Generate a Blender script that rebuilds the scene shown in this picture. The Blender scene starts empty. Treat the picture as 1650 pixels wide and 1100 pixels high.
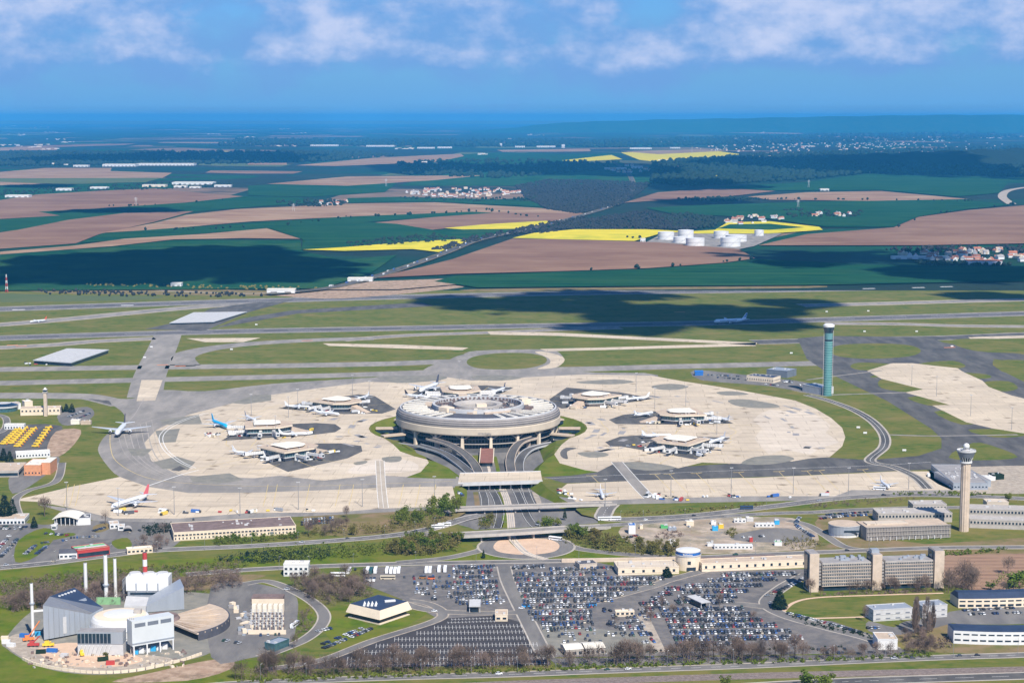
import bpy, math, random
import numpy as np
from mathutils import Vector, Matrix
from mathutils.geometry import tessellate_polygon

# ---------------------------------------------------------------- camera, sky, sun, exposure
SC = bpy.context.scene
COL = SC.collection
FPX, CAMZ, HORIZON = 2900.0, 364.0, 188.0          # focal length in photo pixels, flight height in metres
PITCH = math.atan((550.0 - HORIZON) / FPX)
cam_data = bpy.data.cameras.new('camera')
cam_data.lens = 36.0 * FPX / 1650.0
cam_data.sensor_width = 36.0
cam_data.clip_start, cam_data.clip_end = 1.0, 400000.0
cam = bpy.data.objects.new('camera', cam_data)
COL.objects.link(cam)
cam.location = (0, 0, CAMZ)
cam.rotation_euler = (math.pi / 2 - PITCH, 0, 0)
SC.camera = cam

SUN_EL, SUN_AZ = math.radians(47), math.radians(158)   # azimuth clockwise from +Y
SUN = Vector((math.sin(SUN_AZ) * math.cos(SUN_EL), math.cos(SUN_AZ) * math.cos(SUN_EL), math.sin(SUN_EL)))
sun_data = bpy.data.lights.new('sun', 'SUN')
sun_data.energy = 5.0
sun_data.angle = math.radians(0.53)
sun_data.color = (1.0, 0.95, 0.86)
sun = bpy.data.objects.new('sun', sun_data)
COL.objects.link(sun)
sun.rotation_euler = (-SUN).to_track_quat('-Z', 'Y').to_euler()

world = bpy.data.worlds.new('World')
SC.world = world
world.use_nodes = True
wn, wl = world.node_tree.nodes, world.node_tree.links
wn.clear()
def N(tree, typ, **kw):
    n = tree.nodes.new(typ)
    for k, v in kw.items():
        if k.startswith('i_'):
            n.inputs[int(k[2:])].default_value = v
        else:
            setattr(n, k, v)
    return n
WT = world.node_tree
w_out = N(WT, 'ShaderNodeOutputWorld')
w_bg = N(WT, 'ShaderNodeBackground')
w_bg.inputs['Strength'].default_value = 0.062
sky = N(WT, 'ShaderNodeTexSky')
sky.sky_type = 'NISHITA'
sky.sun_disc = False
sky.sun_elevation, sky.sun_rotation = SUN_EL, SUN_AZ
sky.altitude, sky.air_density, sky.dust_density, sky.ozone_density = 400, 1.0, 0.8, 2.0
tint = N(WT, 'ShaderNodeMix', data_type='RGBA', blend_type='MULTIPLY')
tint.inputs['Factor'].default_value = 1.0
tint.inputs['B'].default_value = (0.38, 0.80, 1.50, 1)
wl.new(sky.outputs['Color'], tint.inputs['A'])
# cumulus bank: noise over azimuth / elevation of the view direction
tc = N(WT, 'ShaderNodeTexCoord')
sep = N(WT, 'ShaderNodeSeparateXYZ')
wl.new(tc.outputs['Generated'], sep.inputs[0])
def wmath(op, a, b=None, clamp=False):
    n = N(WT, 'ShaderNodeMath', operation=op, use_clamp=clamp)
    for i, v in enumerate((a, b)):
        if v is None: continue
        if isinstance(v, (int, float)): n.inputs[i].default_value = v
        else: wl.new(v, n.inputs[i])
    return n.outputs[0]
az = wmath('ARCTAN2', sep.outputs['X'], sep.outputs['Y'])
el = wmath('ARCSINE', sep.outputs['Z'])
comb = N(WT, 'ShaderNodeCombineXYZ')
wl.new(wmath('MULTIPLY', az, 1.0), comb.inputs[0])
wl.new(wmath('MULTIPLY', el, 1.6), comb.inputs[1])
comb.inputs[2].default_value = 3.37
def wnoise(scale, detail, rough, off):
    n = N(WT, 'ShaderNodeTexNoise', noise_dimensions='3D')
    a = N(WT, 'ShaderNodeVectorMath', operation='ADD')
    a.inputs[1].default_value = off
    wl.new(comb.outputs[0], a.inputs[0])
    wl.new(a.outputs[0], n.inputs['Vector'])
    n.inputs['Scale'].default_value = scale
    n.inputs['Detail'].default_value = detail
    n.inputs['Roughness'].default_value = rough
    return n.outputs['Fac']
def wramp(fac, a, b):
    n = N(WT, 'ShaderNodeMapRange', interpolation_type='SMOOTHSTEP')
    n.inputs['From Min'].default_value = a
    n.inputs['From Max'].default_value = b
    wl.new(fac, n.inputs['Value'])
    return n.outputs['Result']
big = wnoise(13.0, 8.0, 0.55, (0.47, 0.02, 0))
fine = wnoise(34.0, 8.0, 0.58, (1.3, 0.4, 0))
lift = wramp(el, 0.006, 0.036)                    # the bank thins out towards the horizon
high = wmath('SUBTRACT', 1.0, wmath('MULTIPLY', wramp(el, 0.10, 0.40), 0.92))   # and overhead, where gaps are seen from below
cover = wmath('ADD', big, wmath('MULTIPLY', wmath('SUBTRACT', lift, 0.72), 0.28))
grey = wramp(cover, 0.36, 0.56)                  # bluish grey cloud body
cover2 = wmath('ADD', wmath('MULTIPLY', big, 0.55), wmath('MULTIPLY', fine, 0.45))
cover2 = wmath('ADD', cover2, wmath('MULTIPLY', wmath('SUBTRACT', lift, 0.75), 0.34))
white = wramp(cover2, 0.50, 0.75)                # sunlit heads
m1 = N(WT, 'ShaderNodeMix', data_type='RGBA')
m1.inputs['B'].default_value = (2.2, 4.6, 9.4, 1)
wl.new(wmath('MULTIPLY', wmath('MULTIPLY', grey, 0.8), high), m1.inputs['Factor'])
low = N(WT, 'ShaderNodeMix', data_type='RGBA')       # thick air low over the horizon evens out the sky's colour there
low.inputs['B'].default_value = (2.0, 5.3, 10.2, 1)
wl.new(wmath('MULTIPLY', wmath('SUBTRACT', 1.0, wramp(el, 0.0, 0.06)), 0.85), low.inputs['Factor'])
wl.new(tint.outputs['Result'], low.inputs['A'])
wl.new(low.outputs['Result'], m1.inputs['A'])
m2 = N(WT, 'ShaderNodeMix', data_type='RGBA')
m2.inputs['B'].default_value = (8.6, 9.2, 11.8, 1)
wl.new(wmath('MULTIPLY', wmath('MULTIPLY', white, 0.80), high), m2.inputs['Factor'])
wl.new(m1.outputs['Result'], m2.inputs['A'])
wl.new(m2.outputs['Result'], w_bg.inputs['Color'])
wl.new(w_bg.outputs[0], w_out.inputs['Surface'])

SC.view_settings.view_transform = 'Standard'
SC.view_settings.look = 'None'
SC.view_settings.exposure = 0.39
SC.view_settings.gamma = 1.0
SC.view_settings.use_curve_mapping = False
SC.render.engine = 'CYCLES'
SC.cycles.max_bounces = 6
SC.cycles.diffuse_bounces = 2
SC.cycles.glossy_bounces = 2
SC.cycles.volume_bounces = 1
SC.cycles.transparent_max_bounces = 8

# ---------------------------------------------------------------- where things stand
_c, _s = math.cos(PITCH), math.sin(PITCH)
def G(px, py, z=0.0):
    """Ground place (at height z) read off the survey photograph."""
    u, v = (px - 825.0) / FPX, (550.0 - py) / FPX
    dy, dz = _c + v * _s, -_s + v * _c
    t = (z - CAMZ) / dz
    return Vector((u * t, dy * t, z))
def MPP(px, py, z=0.0):
    """Metres per photo pixel (sideways) at that ground place."""
    p = G(px, py, z)
    return (p.y * _c - (z - CAMZ) * _s) / FPX
def PX(p):
    d = (p.x, p.y, p.z - CAMZ)
    dep = d[1] * _c - d[2] * _s
    up = d[1] * _s + d[2] * _c
    return 825 + d[0] / dep * FPX, 550 - up / dep * FPX

# ---------------------------------------------------------------- materials
MATS = {}
def _mix(nt, a, b, fac, blend='MIX'):
    n = N(nt, 'ShaderNodeMix', data_type='RGBA', blend_type=blend)
    for s, v in (('A', a), ('B', b), ('Factor', fac)):
        if isinstance(v, tuple): n.inputs[s].default_value = v if len(v) == 4 else v + (1,)
        elif isinstance(v, (int, float)): n.inputs[s].default_value = v
        else: nt.links.new(v, n.inputs[s])
    return n.outputs['Result']
def _noise(nt, vec, scale, detail=4.0, rough=0.6, stretch=None):
    if stretch:
        mp = N(nt, 'ShaderNodeMapping')
        mp.inputs['Scale'].default_value = stretch[:3]
        mp.inputs['Rotation'].default_value = (0, 0, stretch[3] if len(stretch) > 3 else 0)
        nt.links.new(vec, mp.inputs[0]); vec = mp.outputs[0]
    n = N(nt, 'ShaderNodeTexNoise')
    n.inputs['Scale'].default_value = scale
    n.inputs['Detail'].default_value = detail
    n.inputs['Roughness'].default_value = rough
    nt.links.new(vec, n.inputs['Vector'])
    return n.outputs['Fac']
def _ramp(nt, fac, a, b):
    n = N(nt, 'ShaderNodeMapRange')
    n.inputs['From Min'].default_value = a
    n.inputs['From Max'].default_value = b
    nt.links.new(fac, n.inputs['Value'])
    return n.outputs['Result']
def newmat(name, rough=0.85, metal=0.0, spec=0.3):
    m = bpy.data.materials.new(name); m.use_nodes = True
    nt = m.node_tree
    b = nt.nodes['Principled BSDF']
    b.inputs['Roughness'].default_value = rough
    b.inputs['Metallic'].default_value = metal
    b.inputs['Specular IOR Level'].default_value = spec
    MATS[name] = m
    return m, nt, b
def M(name, col, var=0.14, scale=0.25, rough=0.8, metal=0.0, spec=0.3, streak=None):
    """Plain surface with worn, uneven tone."""
    if name in MATS: return MATS[name]
    m, nt, b = newmat(name, rough, metal, spec)
    pos = N(nt, 'ShaderNodeNewGeometry').outputs['Position']
    f = _ramp(nt, _noise(nt, pos, scale, 5, 0.65, streak), 0.3, 0.7)
    lo = tuple(c * (1 - var) for c in col); hi = tuple(min(1, c * (1 + var)) for c in col)
    nt.links.new(_mix(nt, lo, hi, f), b.inputs['Base Color'])
    return m
def patchy(name, cols, scales, rough=0.95, streaks=(None, None, None), spec=0.0):
    """Ground cover: base colour broken by patches at several sizes."""
    m, nt, b = newmat(name, rough, 0, spec)
    pos = N(nt, 'ShaderNodeNewGeometry').outputs['Position']
    out = cols[0]
    for i, c in enumerate(cols[1:]):
        f = _ramp(nt, _noise(nt, pos, scales[i], 6, 0.65, streaks[i % len(streaks)]), 0.42, 0.62)
        out = _mix(nt, out, c, f)
    nt.links.new(out, b.inputs['Base Color'])
    return m
def objcol(name, rough=0.4, metal=0.0, spec=0.5):
    m, nt, b = newmat(name, rough, metal, spec)
    nt.links.new(N(nt, 'ShaderNodeObjectInfo').outputs['Color'], b.inputs['Base Color'])
    return m

patchy('grass', [(0.128, 0.142, 0.032), (0.080, 0.120, 0.024), (0.205, 0.162, 0.060), (0.068, 0.112, 0.020), (0.158, 0.150, 0.040)], [0.006, 0.0095, 0.022, 0.07],
       streaks=[(1, 2.2, 1, 0.05), (0.5, 1.8, 1, -0.1), None])
patchy('bright_grass', [(0.105, 0.155, 0.014), (0.140, 0.160, 0.020), (0.070, 0.115, 0.014), (0.150, 0.150, 0.03)], [0.02, 0.06, 0.035])
patchy('dry_grass', [(0.20, 0.155, 0.07), (0.13, 0.13, 0.045), (0.24, 0.17, 0.10)], [0.015, 0.05])
patchy('farmland_green', [(0.014, 0.070, 0.034), (0.010, 0.056, 0.030), (0.035, 0.088, 0.034)], [0.0016, 0.006], streaks=[(1, 0.3, 1, 0.2), None])
patchy('crop_green', [(0.008, 0.060, 0.030), (0.020, 0.082, 0.034), (0.006, 0.044, 0.026), (0.03, 0.085, 0.034)], [0.003, 0.012, 0.05], streaks=[None, (0.5, 1, 1, 0.6), (0.04, 1, 1, 0.3)])
patchy('pale_crop', [(0.115, 0.135, 0.060), (0.09, 0.125, 0.055)], [0.004])
patchy('ploughed_soil', [(0.205, 0.112, 0.075), (0.160, 0.084, 0.056), (0.300, 0.185, 0.120), (0.235, 0.135, 0.09)], [0.0020, 0.0045, 0.05],
       streaks=[(0.8, 1, 1, 0.4), (0.6, 1.0, 1, -0.5), (0.04, 1, 1, 0.35)])
patchy('pale_soil', [(0.315, 0.190, 0.118), (0.225, 0.125, 0.08), (0.43, 0.30, 0.19), (0.27, 0.16, 0.10)], [0.0018, 0.005, 0.05],
       streaks=[(0.8, 1, 1, 0.4), (0.6, 1.0, 1, -0.5), (0.04, 1, 1, -0.25)])
patchy('rape_yellow', [(0.62, 0.50, 0.035), (0.42, 0.42, 0.035), (0.70, 0.56, 0.04)], [0.004, 0.012], streaks=[(0.3, 1.6, 1, 0.1), None])
patchy('asphalt', [(0.245, 0.225, 0.205), (0.205, 0.190, 0.175), (0.31, 0.28, 0.25)], [0.02, 0.05], streaks=[(0.3, 1, 1, 0), (1, 0.25, 1, 0.3)])
patchy('dark_asphalt', [(0.098, 0.094, 0.094), (0.078, 0.076, 0.078), (0.14, 0.132, 0.125)], [0.02, 0.05], streaks=[(0.3, 1, 1, 0), (1, 0.25, 1, 0.3)])
patchy('runway_asphalt', [(0.120, 0.115, 0.122), (0.085, 0.083, 0.092), (0.17, 0.16, 0.16)], [0.01, 0.05], streaks=[(0.12, 2.2, 1, -0.03), (0.1, 2.5, 1, -0.03)])
patchy('car_park_tarmac', [(0.150, 0.140, 0.138), (0.120, 0.115, 0.116), (0.20, 0.18, 0.165)], [0.03, 0.09])
patchy('old_tarmac', [(0.215, 0.205, 0.178), (0.18, 0.175, 0.155), (0.26, 0.24, 0.20)], [0.03, 0.1])
patchy('road_asphalt', [(0.165, 0.155, 0.150), (0.135, 0.128, 0.125), (0.21, 0.195, 0.18)], [0.02, 0.06], streaks=[(0.3, 1, 1, 0), (1, 0.25, 1, 0.3)])
patchy('kerb_grey', [(0.44, 0.39, 0.33), (0.36, 0.32, 0.275)], [0.05])
patchy('gravel', [(0.36, 0.30, 0.24), (0.27, 0.23, 0.19), (0.46, 0.39, 0.31)], [0.05, 0.2])
patchy('earth', [(0.34, 0.23, 0.16), (0.22, 0.16, 0.11), (0.44, 0.32, 0.23)], [0.04, 0.12])
patchy('sand', [(0.62, 0.44, 0.31), (0.54, 0.38, 0.27)], [0.1])
patchy('rail_ballast', [(0.20, 0.155, 0.135), (0.155, 0.12, 0.105), (0.28, 0.22, 0.19)], [0.1, 0.4], streaks=[(0.1, 3, 1, 0.02), None])
def furrows():
    m, nt, b = newmat('furrowed_earth', 0.95, 0, 0.1)
    pos = N(nt, 'ShaderNodeNewGeometry').outputs['Position']
    wv = N(nt, 'ShaderNodeTexWave'); wv.wave_type = 'BANDS'; wv.bands_direction = 'Y'
    wv.inputs['Scale'].default_value = 0.028; wv.inputs['Distortion'].default_value = 1.6; wv.inputs['Detail'].default_value = 3; wv.inputs['Detail Scale'].default_value = 0.4
    nt.links.new(pos, wv.inputs['Vector'])
    o = _mix(nt, (0.34, 0.21, 0.14), (0.21, 0.125, 0.085), wv.outputs['Fac'])
    nt.links.new(_mix(nt, o, (0.30, 0.19, 0.125), _ramp(nt, _noise(nt, pos, 0.05, 4), 0.35, 0.65)), b.inputs['Base Color'])
furrows()
def concrete(name, col, dark):
    m, nt, b = newmat(name, 0.88, 0, 0.0)
    pos = N(nt, 'ShaderNodeNewGeometry').outputs['Position']
    br = N(nt, 'ShaderNodeTexBrick')
    br.offset = 0.0
    br.inputs['Scale'].default_value = 1.0
    br.inputs['Brick Width'].default_value = 7.5
    br.inputs['Row Height'].default_value = 7.5
    br.inputs['Mortar Size'].default_value = 0.12
    br.inputs['Bias'].default_value = 0.0
    br.inputs['Color1'].default_value = col + (1,)
    br.inputs['Color2'].default_value = tuple(c * 0.93 for c in col) + (1,)
    br.inputs['Mortar'].default_value = tuple(c * 0.72 for c in col) + (1,)
    nt.links.new(pos, br.inputs['Vector'])
    f = _ramp(nt, _noise(nt, pos, 0.009, 7, 0.68), 0.42, 0.75)
    o = _mix(nt, br.outputs['Color'], dark, f)
    f2 = _ramp(nt, _noise(nt, pos, 0.05, 6, 0.7, (0.25, 1.3, 1, 0.4)), 0.52, 0.80)
    o = _mix(nt, o, tuple(c * 0.78 for c in dark), f2)
    br2 = N(nt, 'ShaderNodeTexBrick'); br2.offset = 0.5
    br2.inputs['Scale'].default_value = 1.0; br2.inputs['Brick Width'].default_value = 45.0; br2.inputs['Row Height'].default_value = 22.5; br2.inputs['Mortar Size'].default_value = 0.45
    br2.inputs['Color1'].default_value = (1, 1, 1, 1); br2.inputs['Color2'].default_value = (0.90, 0.90, 0.91, 1); br2.inputs['Mortar'].default_value = (0.70, 0.69, 0.68, 1)
    mp = N(nt, 'ShaderNodeMapping'); mp.inputs['Rotation'].default_value = (0, 0, 0.06); nt.links.new(pos, mp.inputs[0]); nt.links.new(mp.outputs[0], br2.inputs['Vector'])
    o = _mix(nt, o, br2.outputs['Color'], 1.0, 'MULTIPLY')
    vo = N(nt, 'ShaderNodeTexVoronoi'); vo.inputs['Scale'].default_value = 0.035; nt.links.new(pos, vo.inputs['Vector'])     # oil spots at the stands
    sp = _ramp(nt, vo.outputs['Distance'], 0.22, 0.06)
    o = _mix(nt, o, _mix(nt, o, (0.52, 0.50, 0.48), 1.0, 'MULTIPLY'), sp)
    st = _ramp(nt, _noise(nt, pos, 0.09, 4, 0.6, (0.12, 1.4, 1, 0.25)), 0.60, 0.72)      # rubber streaks
    o = _mix(nt, o, _mix(nt, o, (0.72, 0.71, 0.70), 1.0, 'MULTIPLY'), st)
    f3 = _ramp(nt, _noise(nt, pos, 0.006, 4, 0.5, (1, 1.6, 1, 0.9)), 0.55, 0.75)
    o = _mix(nt, o, _mix(nt, o, (1.10, 1.12, 1.16), 1.0, 'MULTIPLY'), f3)
    nt.links.new(o, b.inputs['Base Color'])
    return m
concrete('apron_concrete', (0.64, 0.53, 0.395), (0.47, 0.39, 0.30))
concrete('pale_concrete', (0.66, 0.56, 0.445), (0.58, 0.49, 0.39))
M('cream', (0.72, 0.60, 0.45), 0.08, 0.15)
M('stone', (0.55, 0.44, 0.34), 0.14, 0.2)
M('grey_concrete', (0.42, 0.38, 0.34), 0.14, 0.2)
M('light_grey', (0.50, 0.49, 0.48), 0.10, 0.2)
M('white_paint', (0.68, 0.67, 0.65), 0.05, 0.3, 0.5)
M('roof_white', (0.74, 0.68, 0.57), 0.07, 0.2, 0.7)
M('roof_grey', (0.30, 0.28, 0.27), 0.2, 0.12)
M('roof_dark', (0.085, 0.085, 0.10), 0.25, 0.12, 0.7)
M('roof_brown', (0.19, 0.135, 0.12), 0.3, 0.15)
M('roof_tan', (0.50, 0.39, 0.29), 0.14, 0.15)
M('roof_blue', (0.030, 0.045, 0.085), 0.2, 0.1, 0.5)
M('metal_grey', (0.38, 0.41, 0.45), 0.08, 0.08, 0.45, 0.3, 0.5, (4, 4, 0.3))
M('metal_dark', (0.20, 0.22, 0.26), 0.15, 0.15, 0.5, 0.3)
M('steel', (0.33, 0.33, 0.34), 0.1, 0.5, 0.5, 0.5)
M('red_paint', (0.45, 0.055, 0.05), 0.1, 0.3, 0.5)
M('orange_paint', (0.72, 0.22, 0.06), 0.12, 0.3, 0.6)
M('yellow_paint', (0.75, 0.50, 0.04), 0.1, 0.5, 0.5)
M('blue_paint', (0.03, 0.14, 0.42), 0.08, 0.3, 0.5)
M('cyan_paint', (0.04, 0.35, 0.62), 0.08, 0.3, 0.5)
M('green_paint', (0.10, 0.42, 0.15), 0.12, 0.3, 0.6)
M('line_yellow', (0.56, 0.42, 0.17), 0.2, 0.3, 0.8)
M('line_white', (0.72, 0.70, 0.66), 0.15, 0.3, 0.8)
M('glass_dark', (0.018, 0.035, 0.055), 0.4, 0.2, 0.12, 0.0, 0.6)
M('glass_teal', (0.05, 0.115, 0.13), 0.35, 0.3, 0.15, 0.0, 0.6)
M('tower_glass', (0.10, 0.25, 0.245), 0.15, 0.12, 0.25, 0.0, 0.5)
M('rubber', (0.03, 0.03, 0.032), 0.2, 1.0, 0.8)
M('orange_brick', (0.60, 0.27, 0.14), 0.15, 0.3)
M('tile_red', (0.36, 0.14, 0.085), 0.2, 0.05)
M('bark', (0.14, 0.10, 0.075), 0.3, 1.5)
M('cloud_white', (0.85, 0.86, 0.88), 0.03, 0.01)
objcol('car_paint', 0.35)
objcol('plane_paint', 0.35)
objcol('plain_paint', 0.6)
M('car_glass', (0.03, 0.035, 0.042), 0.1, 1.0, 0.1, 0, 0.6)
def leafmat(name, cols):
    m, nt, b = newmat(name, 0.8, 0, 0.0)
    pos = N(nt, 'ShaderNodeNewGeometry').outputs['Position']
    f = _ramp(nt, _noise(nt, pos, 0.35, 3, 0.6), 0.35, 0.65)
    rnd = N(nt, 'ShaderNodeObjectInfo').outputs['Random']
    o = _mix(nt, _mix(nt, cols[0], cols[1], f), cols[2], _ramp(nt, rnd, 0.2, 1.4))
    nt.links.new(o, b.inputs['Base Color'])
    return m
leafmat('leaf_green', [(0.110, 0.155, 0.024), (0.075, 0.115, 0.020), (0.17, 0.17, 0.034)])
leafmat('leaf_olive', [(0.165, 0.150, 0.042), (0.125, 0.115, 0.034), (0.19, 0.145, 0.06)])
leafmat('leaf_dark', [(0.018, 0.034, 0.022), (0.026, 0.046, 0.028), (0.014, 0.026, 0.022)])
leafmat('twig_brown', [(0.19, 0.140, 0.110), (0.14, 0.105, 0.085), (0.21, 0.145, 0.12)])
leafmat('wood_far', [(0.016, 0.034, 0.026), (0.026, 0.044, 0.030), (0.028, 0.038, 0.030)])
patchy('site_ground', [(.36, .27, .20), (.24, .22, .20), (.16, .15, .06), (.46, .37, .29)], [.02, .03, .06])

# ---------------------------------------------------------------- mesh helpers
def link(o, parent=None):
    COL.objects.link(o)
    if parent is not None: o.parent = parent
    return o
def tag(o, label=None, cat=None, group=None, kind=None):
    if label: o['label'] = label
    if cat: o['category'] = cat
    if group: o['group'] = group
    if kind: o['kind'] = kind
    return o
def thing(name, label, cat, loc=(0, 0, 0), rot=0.0, group=None):
    o = bpy.data.objects.new(name, None)
    o.location = loc; o.rotation_euler = (0, 0, rot)
    o.empty_display_size = 0.5
    return tag(link(o), label, cat, group)
def dup(o, parent=None):
    c = o.copy()
    link(c)
    c.parent = parent
    for ch in o.children: dup(ch, c)
    return c
class MB:
    def __init__(self): self.v, self.f, self.m = [], [], []
    def face(self, pts, m=0):
        n = len(self.v); self.v += [tuple(p) for p in pts]
        self.f.append(tuple(range(n, n + len(pts)))); self.m.append(m)
    def box(self, cx, cy, z0, sx, sy, sz, rot=0.0, m=0, mt=None, taper=1.0):
        n = len(self.v); c, s = math.cos(rot), math.sin(rot)
        for z, k in ((z0, 1.0), (z0 + sz, taper)):
            for x, y in ((-1, -1), (1, -1), (1, 1), (-1, 1)):
                a, b = x * sx / 2 * k, y * sy / 2 * k
                self.v.append((cx + a * c - b * s, cy + a * s + b * c, z))
        for i, q in enumerate(((0, 1, 5, 4), (1, 2, 6, 5), (2, 3, 7, 6), (3, 0, 4, 7), (4, 5, 6, 7), (3, 2, 1, 0))):
            self.f.append(tuple(n + k for k in q)); self.m.append(mt if (mt is not None and i == 4) else m)
        return self
    def prism(self, pts, z0, z1, m=0, mt=None, top=None, bottom=True):
        """Closed outline pts (counter-clockwise) from z0 up to z1; top = other outline for a sloped side."""
        n, k = len(self.v), len(pts)
        top = top or pts
        zt = z1 if isinstance(z1, (list, tuple)) else [z1] * k
        self.v += [(p[0], p[1], z0) for p in pts] + [(p[0], p[1], zt[i]) for i, p in enumerate(top)]
        for i in range(k):
            j = (i + 1) % k
            self.f.append((n + i, n + j, n + k + j, n + k + i)); self.m.append(m)
        self._cap([self.v[n + k + i] for i in range(k)], [n + k + i for i in range(k)], m if mt is None else mt, False)
        if bottom: self._cap([self.v[n + i] for i in range(k)], [n + i for i in range(k)], m, True)
        return self
    def _cap(self, co, idx, m, flip):
        for t in tessellate_polygon([[Vector((c[0], c[1], 0)) for c in co]]):
            a, b, c = [Vector((co[i][0], co[i][1], 0)) for i in t]
            up = (b - a).cross(c - a).z > 0
            t = t if up != flip else t[::-1]
            self.f.append(tuple(idx[i] for i in t)); self.m.append(m)
    def cyl(self, cx, cy, z0, z1, r0, r1=None, n=16, m=0, mt=None, cap=True, a0=0.0):
        r1 = r0 if r1 is None else r1
        b = len(self.v)
        for z, r in ((z0, r0), (z1, r1)):
            for i in range(n):
                a = a0 + 2 * math.pi * i / n
                self.v.append((cx + r * math.cos(a), cy + r * math.sin(a), z))
        for i in range(n):
            j = (i + 1) % n
            self.f.append((b + i, b + j, b + n + j, b + n + i)); self.m.append(m)
        if cap:
            self.f.append(tuple(b + n + i for i in range(n))); self.m.append(m if mt is None else mt)
            self.f.append(tuple(b + n - 1 - i for i in range(n))); self.m.append(m)
        return self
    def lathe(self, prof, n=64, cx=0, cy=0, ms=None, a0=0.0, a1=2 * math.pi):
        full = abs(a1 - a0 - 2 * math.pi) < 1e-6
        cols = n if full else n + 1
        b = len(self.v)
        for r, z in prof:
            for i in range(cols):
                a = a0 + (a1 - a0) * i / n
                self.v.append((cx + r * math.cos(a), cy + r * math.sin(a), z))
        for k in range(len(prof) - 1):
            for i in range(n):
                j = (i + 1) % cols
                self.f.append((b + k * cols + i, b + k * cols + j, b + (k + 1) * cols + j, b + (k + 1) * cols + i))
                self.m.append(ms[k] if ms else 0)
        return self
    def tube(self, p0, p1, r, n=6, m=0, r1=None):
        p0, p1 = Vector(p0), Vector(p1)
        d = (p1 - p0).normalized()
        u = d.orthogonal().normalized(); w = d.cross(u)
        b = len(self.v); r1 = r if r1 is None else r1
        for p, q in ((p0, r), (p1, r1)):
            for i in range(n):
                a = 2 * math.pi * i / n
                self.v.append(tuple(p + (u * math.cos(a) + w * math.sin(a)) * q))
        for i in range(n):
            j = (i + 1) % n
            self.f.append((b + i, b + j, b + n + j, b + n + i)); self.m.append(m)
        self.f.append(tuple(b + n - 1 - i for i in range(n))); self.m.append(m)
        self.f.append(tuple(b + n + i for i in range(n))); self.m.append(m)
        return self
    def data(self, name, mats, smooth=False):
        me = bpy.data.meshes.new(name)
        me.from_pydata(self.v, [], self.f)
        for mt in (mats if isinstance(mats, (list, tuple)) else [mats]):
            me.materials.append(MATS[mt] if isinstance(mt, str) else mt)
        me.polygons.foreach_set('material_index', self.m)
        if smooth: me.polygons.foreach_set('use_smooth', [True] * len(self.f))
        me.update()
        return me
    def build(self, name, mats, parent=None, smooth=False, kind=None):
        o = bpy.data.objects.new(name, self.data(name, mats, smooth))
        link(o, parent)
        if kind: o['kind'] = kind
        return o
def P(pts, z=0.0): return [G(a, b, z) for a, b in pts]
def smooth_line(pts, per=8, closed=False):
    """Catmull-Rom through the points."""
    pts = [Vector(p) for p in pts]
    n = len(pts); out = []
    segs = n if closed else n - 1
    for i in range(segs):
        g = (lambda k: pts[k % n]) if closed else (lambda k: pts[max(0, min(n - 1, k))])
        p0, p1, p2, p3 = g(i - 1), g(i), g(i + 1), g(i + 2)
        for k in range(per):
            t = k / per
            out.append(0.5 * (2 * p1 + (p2 - p0) * t + (2 * p0 - 5 * p1 + 4 * p2 - p3) * t * t + (3 * p1 - p0 - 3 * p2 + p3) * t ** 3))
    if not closed: out.append(pts[-1])
    return out
def sheet(name, pts, z, mat, kind='structure', holes=(), smooth=0, parent=None):
    """Flat piece of ground; pts in photo pixels."""
    ring = [Vector((p.x, p.y, 0)) for p in P(pts)]
    if smooth: ring = smooth_line(ring, smooth, True)
    rings = [ring] + [[Vector((p[0], p[1], 0)) for p in h] for h in holes]
    flat = [p for r in rings for p in r]
    b = MB(); b.v = [(p.x, p.y, z) for p in flat]
    for t in tessellate_polygon(rings):
        a, c, d = [flat[i] for i in t]
        cr = (c - a).cross(d - a).z
        if abs(cr) < 1e-9: continue
        b.f.append(t if cr > 0 else t[::-1]); b.m.append(0)
    return b.build(name, mat, parent, kind=kind)
def offset(line, d):
    out = []
    for i, p in enumerate(line):
        a, c = line[max(0, i - 1)], line[min(len(line) - 1, i + 1)]
        t = Vector((c.x - a.x, c.y - a.y, 0)).normalized()
        out.append(p + Vector((-t.y, t.x, 0)) * d)
    return out
def strip(b, line, w0, w1, z, m=0, dash=None):
    """Ribbon along world line between side offsets w0 and w1 (metres, left positive)."""
    L, R = offset(line, max(w0, w1)), offset(line, min(w0, w1))
    for i in range(len(line) - 1):
        if dash and (i % 2): continue
        zz = [z if not callable(z) else z(q) for q in (R[i], R[i + 1], L[i + 1], L[i])]
        b.face([(R[i].x, R[i].y, R[i].z + zz[0]), (R[i + 1].x, R[i + 1].y, R[i + 1].z + zz[1]), (L[i + 1].x, L[i + 1].y, L[i + 1].z + zz[2]), (L[i].x, L[i].y, L[i].z + zz[3])], m)
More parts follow.
